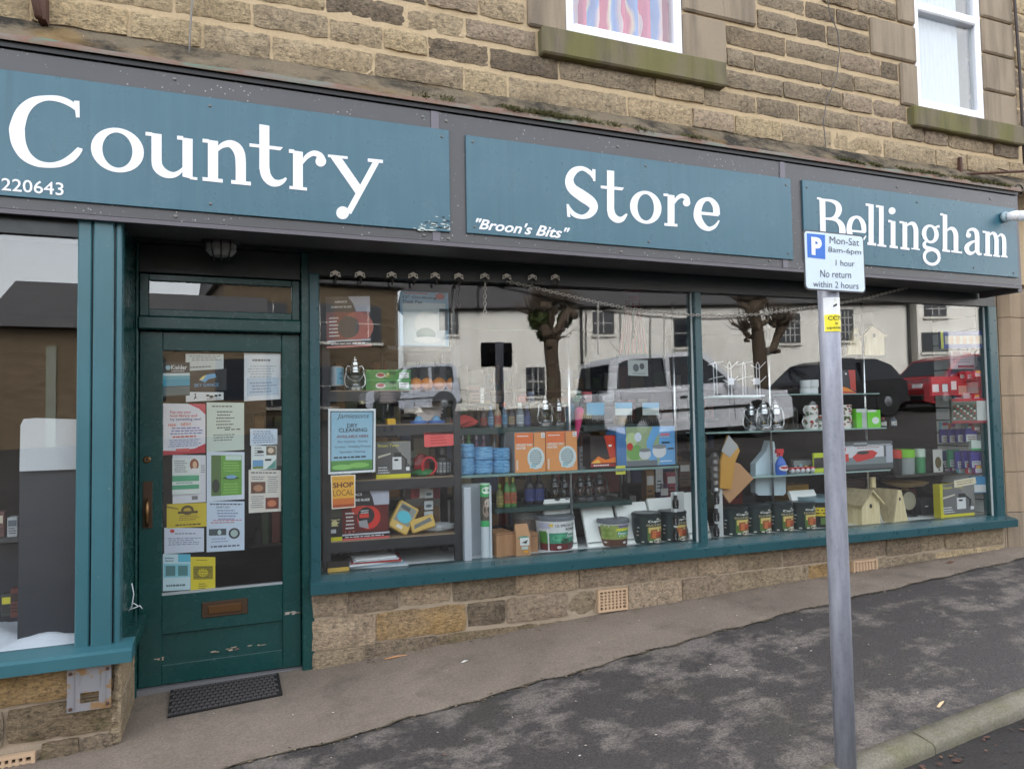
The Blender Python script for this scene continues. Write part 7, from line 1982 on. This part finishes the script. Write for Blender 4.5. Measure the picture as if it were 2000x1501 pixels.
scatter('leaf_litter', 'brown leaf crumbs lying along the gutter', 170, lambda g: (lambda x: (x, kerbY(x)-.15-abs(g.gauss(0, .07))))(g.uniform(2.3, 6)), [(84, 56, 44), (66, 48, 40), (110, 78, 56), (50, 40, 35)], (.006, .02), 1, road)
scatter('seam_grit', 'moss crumbs and grit along the joint of apron and tarmac', 520, lambda g: (lambda x: (x, apronY(x)-.012+g.gauss(0, .016)))(g.uniform(-.6, 6.8)), [(70, 62, 48), (96, 84, 66), (56, 54, 36), (130, 116, 96)], (.004, .013), 8, pave)
scatter('pavement_grit', 'tiny pale specks and crumbs scattered on the pavement', 150, lambda g: (g.uniform(-.2, 6.5), g.uniform(-1.9, -.1)), [(190, 180, 166), (120, 80, 60), (150, 140, 130), (206, 200, 190)], (.003, .009), 2, pave)
scatter('wall_foot_crumbs', 'crumbs of dirt and leaves along the foot of the wall', 130, lambda g: (lambda x: (x, .17-.0367*(x-.5)-abs(g.gauss(0, .03))))(g.uniform(.6, 6.4)), [(96, 80, 60), (70, 54, 44), (120, 90, 66), (90, 96, 50)], (.005, .016), 3, pave)
# dim stock at the back of the shop, too many to count
mb = MB()
rg = random.Random(31)
for row in range(5):
    z0 = .25+row*.42
    mb.box(.2, 6.4, 3.75, 4.15, z0-.03, z0, MT((70, 66, 60), .7))
    x = .25
    while x < 6.3:
        w_ = rg.uniform(.06, .2); h = rg.uniform(.12, .34)
        c = rg.choice([(120, 60, 50), (60, 80, 110), (150, 140, 110), (70, 90, 60), (170, 170, 165), (110, 90, 60), (50, 50, 54), (140, 100, 50)])
        mb.box(x, x+w_, 3.78, 4.0, z0+.001, z0+h, MT(c, .6)); x += w_+rg.uniform(.005, .05)
mb.obj('shop_stock', None, kind='stuff', label='crowded shelves of stock at the dim back of the shop', cat='stock')
# ------------------------------------------------------------------ the other side of the street (seen in the glass)
def RVd(px, py):
    """direction and origin of the mirrored sight line in window coordinates (u, d, z), d = distance in front of the glass"""
    d = ray(px, py)
    o = CAM-WO
    return (o.dot(UD), o.dot(VD), o.z), (d.dot(UD), d.dot(VD), d.z)
def RV(px, py, dist):
    p = WL(px, py, dist)
    return p.x, -dist, p.z
def onwall(px, py, A, B):
    """where a mirrored sight line meets a wall standing on the line A-B (u, d): distance along it and height"""
    (ou, ov, oz), (du, dv, dzz) = RVd(px, py)
    ex, ey = B[0]-A[0], B[1]-A[1]
    # ou+t*du = A0+s*ex ; ov+t*dv = A1+s*ey
    det = du*(-ey)+dv*ex
    t = ((A[0]-ou)*(-ey)+(A[1]-ov)*ex)/det
    s = (du*(A[1]-ov)-dv*(A[0]-ou))/det
    L_ = math.hypot(ex, ey)
    return s*L_, oz+t*dzz
TA, TB = (7.1, 22.7), (24.4, 16.9)
TL_ = math.hypot(TB[0]-TA[0], TB[1]-TA[1])
def render_mat():
    s = NT('white_roughcast')
    col = s.mix(s.noise(.6, 5), (.66, .64, .59, 1), (.8, .78, .73, 1))
    col = s.mix(s.math('MULTIPLY', s.ramp(s.noise(1, 5, .7, s.stretch(3, 3, .35)), (.5, 0.), (.72, 1.)), .3), col, (.4, .38, .33, 1))
    return s.out(col, .9, s.bump(s.noise(30, 4), .3, .01))
M_REND = render_mat()
def slate_mat():
    s = NT('roof_slate')
    col = s.mix(s.noise(1, 4, .6, s.stretch(2, 2, 9)), (.03, .03, .034, 1), (.075, .07, .07, 1))
    return s.out(col, .7, s.bump(s.noise(1, 3, .6, s.stretch(3, 3, 14)), .4, .02))
M_SLATE = slate_mat()
M_PANE = MT((40, 44, 50), .08)
def house(name, label, A, B, zb, ze, depth, mat, wins, rz=2.4, pipes=(), door=None, chim=()):
    ex, ey = B[0]-A[0], B[1]-A[1]
    L_ = math.hypot(ex, ey)
    w0 = LW(A[0], -A[1], 0)
    w1 = LW(B[0], -B[1], 0)
    an = math.atan2((w1-w0).y, (w1-w0).x)
    ro = empty(name, (w0.x, w0.y, zb), an, label=label, cat='house')
    # local: x along the wall, -y away from the street
    mb = MB(); mb.box(0, L_, -depth, 0, 0, ze-zb, mat); mb.prism([(0, 0)], 0, 0, mat) if False else None; mb.obj('wall', ro)
    mb = MB()
    h = ze-zb
    vs_ = [(x, y, z) for x in (-.2, L_+.2) for y, z in ((.25, h-.05), (-depth/2, h+rz), (-depth-.25, h-.05), (-depth-.25, h-.12), (.25, h-.12))]
    mb.add(vs_, [(0, 1, 2, 3, 4), (9, 8, 7, 6, 5)]+[(i, (i+1) % 5, 5+(i+1) % 5, 5+i) for i in range(5)], M_SLATE)
    rf_ = mb.obj('roof', ro)
    for x in chim:
        mb = MB(); mb.box(x, x+.9, -depth/2-.4, -depth/2+.4, h+rz-.6, h+rz+1.1, SB['brown']); mb.box(x+.2, x+.4, -depth/2-.1, -depth/2+.1, h+rz+1.1, h+rz+1.5, MT((150, 70, 50), .8)); mb.obj('chimney', rf_)
    mb = MB(); mb.tube([(0, .14, h-.12), (L_, .14, h-.12)], .07, M_BLK, 6); mb.obj('gutter', ro)
    for (x0, x1, z0, z1, nx, nz) in wins:
        mb = MB()
        z0 -= zb; z1 -= zb
        mb.box(x0-.06, x1+.06, -.05, .02, z0-.06, z1+.06, MT((60, 60, 62), .5))
        mb.box(x0-.12, x1+.12, -.02, .09, z0-.16, z0-.06, MT((200, 198, 190), .8))
        wn = mb.obj('window', ro)
        mb = MB(); mb.box(x0, x1, .0, .024, z0, z1, M_PANE)
        mb.obj('pane', wn)
        mb = MB()
        for k in range(1, nx):
            mb.box(x0+(x1-x0)*k/nx-.02, x0+(x1-x0)*k/nx+.02, .02, .05, z0, z1, MT((170, 170, 166), .5))
        for k in range(1, nz):
            mb.box(x0, x1, .02, .048, z0+(z1-z0)*k/nz-.02, z0+(z1-z0)*k/nz+.02, MT((170, 170, 166), .5))
        if nx > 1 or nz > 1:
            mb.obj('glazing_bars', wn)
    for x in pipes:
        mb = MB(); mb.tube([(x, .09, 0), (x, .09, h-.1)], .06, M_BLK, 6); mb.obj('downpipe', ro)
    if door:
        x0, x1, z1, c = door
        mb = MB(); mb.box(x0, x1, -.02, .03, 0, z1-zb, MT(c, .5)); dd = mb.obj('door', ro)
        mb = MB(); mb.ball((x1-.15, .06, (z1-zb)*.5), .05, M_BRASS, 8, 5); mb.obj('handle', dd)
    return ro
def wrect(px0, py0, px1, py1, A, B, nx, nz):
    s0, z1 = onwall(px0, py0, A, B)
    s1, z0 = onwall(px1, py1, A, B)
    return (s0, s1, z0, z1, nx, nz)
tw_ = [wrect(*r, TA, TB, nx, nz) for r, nx, nz in (((872, 612, 893, 650), 2, 2), ((1160, 612, 1197, 650), 2, 2), ((1318, 626, 1347, 675), 1, 2), ((1524, 615, 1561, 667), 4, 4), ((1634, 607, 1665, 662), 4, 4), ((1640, 702, 1668, 745), 2, 2), ((1030, 720, 1062, 770), 3, 2))]
sL = onwall(788, 700, TA, TB)[0]
sd_ = onwall(1165, 706, TA, TB)
house('white_terrace', 'long white rendered terrace with slate roof across the street', (TA[0]+(TB[0]-TA[0])*sL/TL_, TA[1]+(TB[1]-TA[1])*sL/TL_), TB, .8, 6.0, 6, M_REND, [(a-sL, b-sL, c, d, e, f) for a, b, c, d, e, f in tw_], 2.6, [onwall(1135, 650, TA, TB)[0]-sL, onwall(1773, 650, TA, TB)[0]-sL], (sd_[0]-sL, sd_[0]-sL+.9, sd_[1], (70, 44, 34)), (3.0, 10.0))
CB = (TB[0]+10*(TB[0]-TA[0])/TL_, TB[1]+10*(TB[1]-TA[1])/TL_)
CA = (TB[0]+.4, TB[1]-.13)
house('white_cottage', 'taller white rendered house at the far right across the street', CA, CB, 1.0, 7.4, 6, M_REND, [wrect(1806, 578, 1846, 615, CA, CB, 3, 3), wrect(1802, 652, 1850, 684, CA, CB, 1, 1)], 2.6, (), None, (2.,))
# stone house reflected in the left display window and the door
def bayv(px, py, D):
    p = PY(px, py, BY+.045+D)
    return p.x, BY+.045-D, p.z
hx0, hy, hz = bayv(52, 548, 17)
def stone_house():
    s = NT('rubble_stone_wall')
    v = s.voro(1, s.stretch(2.2, 2.2, 5))
    col = s.mix(s.noise(1.2, 4), (.085, .06, .036, 1), (.15, .11, .068, 1))
    col = s.mix(s.ramp(v, (.0, 1.), (.1, 0.)), col, (.04, .034, .026, 1))
    m = s.out(col, .95, s.bump(v, .6, .05))
    global M_RUBBLE
    M_RUBBLE = m
    ro = empty('stone_house', (hx0, hy, .6), 0, label='dark stone house with slate roof behind the photographer', cat='house')
    W_, h, d = 6.6, hz-1.1-.6, 6
    x0 = -.8
    mb = MB(); mb.box(x0, x0+W_, -d, 0, 0, h, m); mb.obj('wall', ro)
    mb = MB()
    vs_ = [(x, y, z) for x in (x0-.15, x0+W_+.15) for y, z in ((.3, h-.1), (-d/2, h+1.6), (-d-.3, h-.1))]
    mb.add(vs_, [(0, 1, 2), (5, 4, 3), (0, 3, 4, 1), (1, 4, 5, 2), (2, 5, 3, 0)], M_SLATE); rf_ = mb.obj('roof', ro)
    a, b = bayv(91, 676, 17), bayv(110, 755, 17)
    mb = MB(); mb.box(a[0]-hx0, b[0]-hx0, -.05, .04, 0, a[2]-.6, MT((120, 124, 110), .7)); mb.obj('door', ro)
    for k in (3.0, 5.2):
        mb = MB(); mb.box(x0+k, x0+k+.9, -.03, .03, 1.6, 2.8, M_PANE); mb.obj('window', ro)
    mb = MB(); mb.box(-8, x0-.02, -.4, 0, 0, h-.3, m); mb.obj('yard_wall', ro)
stone_house()
g0, g1 = PY(440, 600, DY+22), RV(788, 700, 22)
ga_ = ((Vector((g0.x, -21, 0))-WO).dot(UD), 22.0)
house('stone_cottage', 'brown stone cottage left of the white terrace across the street', ga_, (g1[0]-.1, 22.5), 1.0, 6.7, 6, M_RUBBLE, [(1.2, 2.1, 4.5, 5.8, 2, 2), (3.0, 3.9, 4.5, 5.8, 2, 2), (1.0, 2.2, 2.1, 3.5, 2, 2)], 2.2, (), (2.6, 3.5, 3.3, (60, 60, 50)), (.6,))
# pollarded trees
def bark():
    s = NT('bark')
    n = s.noise(1, 5, .7, s.stretch(9, 9, 4))
    return s.out(s.mix(n, (.035, .025, .018, 1), (.12, .085, .055, 1)), .95, s.bump(n, 1., .05))
M_BARK = bark()
def leafm():
    s = NT('ivy_leaves')
    return s.out(s.mix(s.noise(3, 3), (.03, .05, .012, 1), (.08, .1, .025, 1)), .6)
M_IVY = leafm()
def tree(px, d, arms, ivy, label, seed, w0):
    rg = random.Random(seed)
    u, v, _ = RV(px, 700, d)
    p = LW(u, v, 0)
    zb = road(p.x, p.y)
    ro = empty('pollarded_tree', (p.x, p.y, zb), WA, label=label, cat='tree', group='pollarded trees across the street')
    def rel(a, b):
        q = RV(a, b, d)
        return (q[0]-u, rg.uniform(-.15, .15), q[2]-zb)
    mb = MB()
    knob = []
    for pts in arms:
        P_ = [rel(a, b) for a, b, _ in pts]
        rr_ = [w*w0 for _, _, w in pts]
        if pts is arms[0]:
            P_ = [(0, 0, -.2)]+P_; rr_ = [rr_[0]*1.3]+rr_
        mb.tube(P_, rr_, M_BARK, 9)
        knob.append((P_[-1], rr_[-1]))
        for k in range(5):
            a = rg.randrange(len(P_))
            q = P_[a]
            mb.ball((q[0]+rg.uniform(-1, 1)*rr_[a], q[1]+rg.uniform(-1, 1)*rr_[a], q[2]+rg.uniform(-.2, .2)), rr_[a]*rg.uniform(.5, .9), M_BARK, 8, 5)
    mb.obj('trunk', ro)
    mb = MB()
    for (c, r) in knob:
        for k in range(34):
            a = rg.uniform(0, 6.3); t = rg.uniform(.1, 1.5)
            dd = Vector((math.cos(a)*math.sin(t), math.sin(a)*math.sin(t), math.cos(t)))
            e_ = Vector(c)+dd*rg.uniform(.25, .6); mb.tube([c, tuple(e_), tuple(e_+dd*.2+Vector((rg.uniform(-.1, .1), 0, .2)))], [.035, .018, .006], M_BARK, 4)
    mb.obj('shoots', ro, kind=None)
    if ivy:
        mb = MB()
        for (cx, cy_, rx, ry) in ivy:
            c = rel(cx, cy_)
            e = rel(cx+rx, cy_-ry)
            ax, az = abs(e[0]-c[0]), abs(e[2]-c[2])
            for k in range(420):
                dv = Vector((rg.gauss(0, 1), rg.gauss(0, 1), rg.gauss(0, 1))).normalized()*rg.uniform(.55, 1.05)
                q = Vector((c[0]+dv.x*ax, c[1]+dv.y*ax*.8, c[2]+dv.z*az))
                n = Vector((rg.gauss(0, 1), rg.gauss(0, 1), rg.gauss(0, 1))).normalized()
                a = n.orthogonal().normalized()*rg.uniform(.06, .13); b = n.cross(a)
                mb.add([tuple(q+a), tuple(q+b*.7), tuple(q-a), tuple(q-b*.7)], [(0, 1, 2, 3)], M_IVY)
        mb.obj('crown', ro)
tree(1083, 15, [[(1084, 800, 1), (1082, 740, .95), (1078, 690, .9), (1076, 662, 1.05)], [(1076, 665, .8), (1062, 645, .7), (1055, 622, .7), (1058, 598, .75)], [(1078, 662, .7), (1090, 640, .6), (1100, 622, .6), (1110, 606, .75)], [(1074, 655, .5), (1080, 625, .5), (1079, 596, .6)], [(1062, 645, .45), (1046, 632, .45), (1040, 615, .55)]], [(1052, 622, 17, 20), (1107, 622, 12, 14), (1066, 652, 12, 12)], 'ivy covered pollarded tree standing before the white terrace', 3, .23)
tree(1483, 15, [[(1488, 800, 1), (1485, 740, .9), (1480, 690, .95), (1474, 640, .8), (1468, 606, .85), (1470, 588, 1.0)], [(1482, 692, .6), (1505, 682, .55), (1522, 657, .55), (1532, 636, .75)], [(1476, 642, .4), (1492, 628, .38), (1508, 626, .38), (1512, 634, .5)], [(1478, 660, .35), (1460, 656, .35), (1450, 646, .45)], [(1470, 612, .4), (1454, 602, .4), (1450, 590, .55)], [(1470, 606, .4), (1486, 598, .4), (1492, 586, .55)]], [], 'bare pollarded tree with knobbly arms before the white terrace', 5, .24)
# parked cars
def carpaint(c, rough=.22):
    return MT(c, rough, .0, .6)
M_CGL = MT((24, 28, 34), .06)
M_TYRE = MT((22, 22, 23), .8)
def car(name, label, u0, d0, L_, H, col, roofp, beltp, flip=1, spare=False, W_=1.8, cat='car'):
    """u0,d0: nearest rear corner in window coordinates; profile fractions along length / height"""
    p = LW(u0+L_/2, -(d0+W_/2), 0)
    zb = road(p.x, p.y)
    pa, pb = LW(u0, -(d0+W_/2), 0), LW(u0+L_, -(d0+W_/2), 0)
    pit = math.atan2(road(pb.x, pb.y)-road(pa.x, pa.y), L_)
    ro = empty(name, (p.x, p.y, zb), WA, label=label, cat=cat, group='cars parked across the street')
    ro.rotation_euler = (0, -pit, WA)
    m = carpaint(col)
    fx = lambda x: (x-.5)*L_*flip
    body = [(fx(x), z*H) for x, z in beltp]
    mb = MB()
    n = len(body)
    mb.prism(body, -W_/2, W_/2, m); mb.obj('body', ro)
    top = [(fx(x), z*H) for x, z in roofp]
    k = len(top)
    mb = MB()
    ins = .14*W_/1.8
    zlo = min(z for _, z in top); zhi = max(z for _, z in top)
    wv = lambda z, s: s*(W_/2-.03-ins*(z-zlo)/(zhi-zlo))
    vs_ = [(x, wv(z, -1), z) for x, z in top]+[(x, wv(z, 1), z) for x, z in top]
    mb.add(vs_, [tuple(range(k)), tuple(range(2*k-1, k-1, -1))]+[(i, (i+1) % k, k+(i+1) % k, k+i) for i in range(k)], m); mb.obj('cabin', ro)
    cx = sum(x for x, _ in top)/k; cz = (zlo+zhi)/2
    for s in (-1, 1):
        gl_pts = [((x-cx)*.86+cx, (z-cz)*.74+cz+.02) for x, z in top]
        mb = MB(); mb.add([(x, wv(z, s)+s*.012, z) for x, z in gl_pts], [tuple(range(k))], M_CGL); mb.obj('side_window', ro)
        mb = MB(); mb.box(cx-.05, cx+.05, s*(W_/2-.1)-.06, s*(W_/2-.1)+.075, zlo+.02, zhi-.12, m); mb.obj('door_pillar', ro)
    # screens
    for (i, j) in ((0, 1), (k-2, k-1)):
        (xa, za), (xb, zb2) = top[i], top[j]
        mb = MB()
        nx_ = (zb2-za); nz_ = -(xb-xa)
        l = math.hypot(nx_, nz_)
        sg = 1 if (nx_*(xa-cx)) > 0 else -1
        o_ = (sg*nx_/l*.01, sg*nz_/l*.01)
        q = [(xa+(xb-xa)*t+o_[0], za+(zb2-za)*t+o_[1]) for t in (.08, .9)]
        mb.add([(q[0][0], wv(q[0][1], -.92), q[0][1]), (q[0][0], wv(q[0][1], .92), q[0][1]), (q[1][0], wv(q[1][1], .92), q[1][1]), (q[1][0], wv(q[1][1], -.92), q[1][1])], [(0, 1, 2, 3)], M_CGL); mb.obj('screen', ro)
    R_ = .34*H/1.5 if H < 1.7 else .37
    for x in (.18, .8):
        for s in (-1, 1):
            mb = MB(); mb.lathe([(R_*.6, -.11), (R_, -.1), (R_, .1), (R_*.62, .11)], M_TYRE, 20); wh = mb.obj('wheel', ro, (fx(x), s*(W_/2-.1), R_)); wh.rotation_euler = (R(90), 0, 0)
            mb = MB(); mb.lathe([(R_*.6, -.1), (R_*.15, -.125), (0, -.125)], MT((150, 152, 156), .3, .8), 14); mb.lathe([(R_*.6, .1), (R_*.15, .125), (0, .125)], MT((150, 152, 156), .3, .8), 14); mb.obj('rim', wh)
            mb = MB(); mb.lathe([(R_*1.18, 0), (R_*1.18, .02), (0, .02)], M_BLK, 20); ar = mb.obj('wheel_arch', ro, (fx(x), s*(W_/2-.008)+(.0 if s < 0 else .02), R_*1.02)); ar.rotation_euler = (R(90), 0, 0)
    for s in (-1, 1):
        mb = MB(); mb.box(fx(.985)-.03, fx(.985)+.03, s*W_*.36-.16, s*W_*.36+.16, .42*H, .5*H, MT((214, 218, 222), .15)); mb.obj('headlight', ro)
        mb = MB(); mb.box(fx(.012)-.03, fx(.012)+.03, s*W_*.4-.1, s*W_*.4+.1, .42*H, .56*H, MT((170, 24, 28), .2)); mb.obj('tail_light', ro)
        mb = MB(); mb.box(fx(.64)-.08, fx(.64)+.08, s*(W_/2+.1)-.1, s*(W_/2+.1)+.1, .58*H, .67*H, m, .02); mb.obj('mirror', ro)
    for x, nm_ in ((.0, 'rear_bumper'), (1.0, 'front_bumper')):
        mb = MB(); mb.box(fx(x)-.07, fx(x)+.07, -W_/2+.02, W_/2-.02, .2*H, .3*H, M_BLK, .03); mb.obj(nm_, ro)
        mb = MB(); mb.box(fx(x)-.085, fx(x)+.085, -.26, .26, .31*H, .37*H, MT((226, 222, 190), .4)); mb.obj('number_plate', ro)
    for s in (-1, 1):
        for x in (.34, .5, .67):
            mb = MB(); mb.box(fx(x)-.008, fx(x)+.008, s*(W_/2+.001)-.002, s*(W_/2+.001)+.002, .2*H, .56*H, M_BLK); mb.obj('door_seam', ro)
        mb = MB(); mb.box(-L_*.32, L_*.32, s*(W_/2+.006)-.006, s*(W_/2+.006)+.006, .33*H, .36*H, M_BLK); mb.obj('side_trim', ro)
        for x in (.4, .58):
            mb = MB(); mb.box(fx(x)-.09, fx(x)+.09, s*(W_/2+.012)-.012, s*(W_/2+.012)+.012, .48*H, .5*H, M_BLK); mb.obj('door_handle', ro)
    mb = MB(); mb.tube([(fx(.2), 0, H), (fx(.14), 0, H*1.18)], .006, M_BLK, 4); mb.obj('aerial', ro)
    if spare:
        mb = MB(); mb.lathe([(.0, -.1), (.3, -.1), (.33, -.06), (.33, .08), (.26, .1), (0, .1)], MT((150, 146, 140), .4), 20); sp = mb.obj('spare_wheel', ro, (fx(0)-.12*flip, 0, .95)); sp.rotation_euler = (0, R(90), 0)
    return ro
uL = RV(1182, 760, 9)[0]
car('silver_estate_car', 'tall silver estate car parked across the street, bonnet to the right', uL, 9, 5.0, 2.0, (206, 209, 216), [(.03, .55), (.06, .93), (.12, .98), (.5, 1), (.56, .97), (.72, .57)], [(0, .2), (0, .56), (.72, .57), (.97, .47), (1, .4), (1, .18), (.88, .12), (.1, .12)], 1)
uB = RV(1516, 750, 11)[0]
car('black_hatchback', 'black hatchback parked nose left beside the silver estate', uB, 10.6, 4.3, 1.62, (20, 18, 24), [(.02, .6), (.1, .86), (.22, .98), (.5, 1), (.62, .94), (.78, .6)], [(0, .25), (0, .55), (.05, .62), (.78, .6), (.97, .5), (1, .4), (1, .18), (.9, .12), (.1, .12)], -1)
car('red_hatchback', 'red hatchback parked beyond the black one', uB+4.9, 10.6, 4.1, 1.6, (120, 16, 26), [(.02, .6), (.08, .88), (.2, .98), (.5, 1), (.62, .94), (.78, .6)], [(0, .25), (0, .55), (.05, .62), (.78, .6), (.97, .5), (1, .4), (1, .18), (.9, .12), (.1, .12)], -1)
uS = RV(712, 760, 19.5)[0]
car('silver_off_roader', 'silver off-roader with a spare wheel on its tail', uS, 19, RV(893, 760, 19.5)[0]-uS, 1.75, (176, 182, 194), [(.01, .55), (.02, .95), (.06, 1), (.5, 1), (.58, .97), (.7, .57)], [(0, .25), (0, .56), (.7, .58), (.97, .53), (1, .46), (1, .22), (.9, .16), (.1, .16)], -1, True, 1.75)
# a passer-by in a padded jacket, seen from behind in the glass
def person():
    d = 15.5
    u, v, _ = RV(757, 760, d)
    p = LW(u, v, 0)
    zb = road(p.x, p.y)
    sk = [((0, 0, .95), .15), ((0, 0, 1.15), .16), ((0, .0, 1.36), .17), ((0, .01, 1.48), .08), ((0, .0, 1.56), .07),
          ((-.1, 0, .88), .1), ((-.11, .02, .5), .07), ((-.11, -.02, .09), .05), ((-.12, .12, .03), .045),
          ((.1, 0, .88), .1), ((.12, -.08, .5), .07), ((.12, -.2, .1), .05), ((.13, -.08, .03), .045),
          ((-.2, 0, 1.38), .085), ((-.27, .02, 1.12), .07), ((-.24, .12, .9), .05),
          ((.2, 0, 1.38), .085), ((.27, .02, 1.12), .07), ((.24, .12, .9), .05)]
    ed = [(0, 1), (1, 2), (2, 3), (3, 4), (0, 5), (5, 6), (6, 7), (7, 8), (0, 9), (9, 10), (10, 11), (11, 12), (2, 13), (13, 14), (14, 15), (2, 16), (16, 17), (17, 18)]
    me = bpy.data.meshes.new('person')
    me.from_pydata([a for a, _ in sk], ed, [])
    o = put('person', me, None, (p.x, p.y, zb), WA+R(180), label='person in a hooded grey padded jacket walking away across the street', cat='person')
    me.materials.append(MT((34, 36, 46), .9))
    md = o.modifiers.new('skin', 'SKIN')
    for i, (_, r) in enumerate(sk):
        me.skin_vertices[0].data[i].radius = (r, r*.85)
    me.skin_vertices[0].data[0].use_root = True
    ss = o.modifiers.new('sub', 'SUBSURF'); ss.levels = 2; ss.render_levels = 2
    mb = MB()
    jm = MT((120, 112, 112), .7)
    prof = []
    for k in range(13):
        z = .82+.62*k/12
        prof.append(((.235 if k < 10 else .235-.05*(k-9))+.018*(k % 2), z))
    mb.lathe(prof, jm, 18, sy=.75)
    for s in (-1, 1):
        mb.tube([(s*.2, 0, 1.4), (s*.28, .02, 1.2), (s*.3, .04, 1.05), (s*.27, .12, .92)], [.1, .1, .09, .07], jm, 10)
    mb.tube([(-.1, .08, 1.44), (0, .13, 1.5), (.1, .08, 1.44), (0, .0, 1.42)], .06, MT((150, 140, 132), .9), 8, True)
    mb.obj('jacket', o)
    mb = MB(); mb.ball((0, 0, 1.64), .105, MT((190, 140, 116), .6), 14, 10, .85, 1, 1.15); mb.ball((0, -.105, 1.63), .018, MT((190, 140, 116), .6), 8, 5); mb.obj('head', o)
    mb = MB(); mb.ball((0, .015, 1.66), .115, MT((34, 26, 24), .7), 14, 10, .92, 1, 1.05); mb.obj('hair', o)
person()
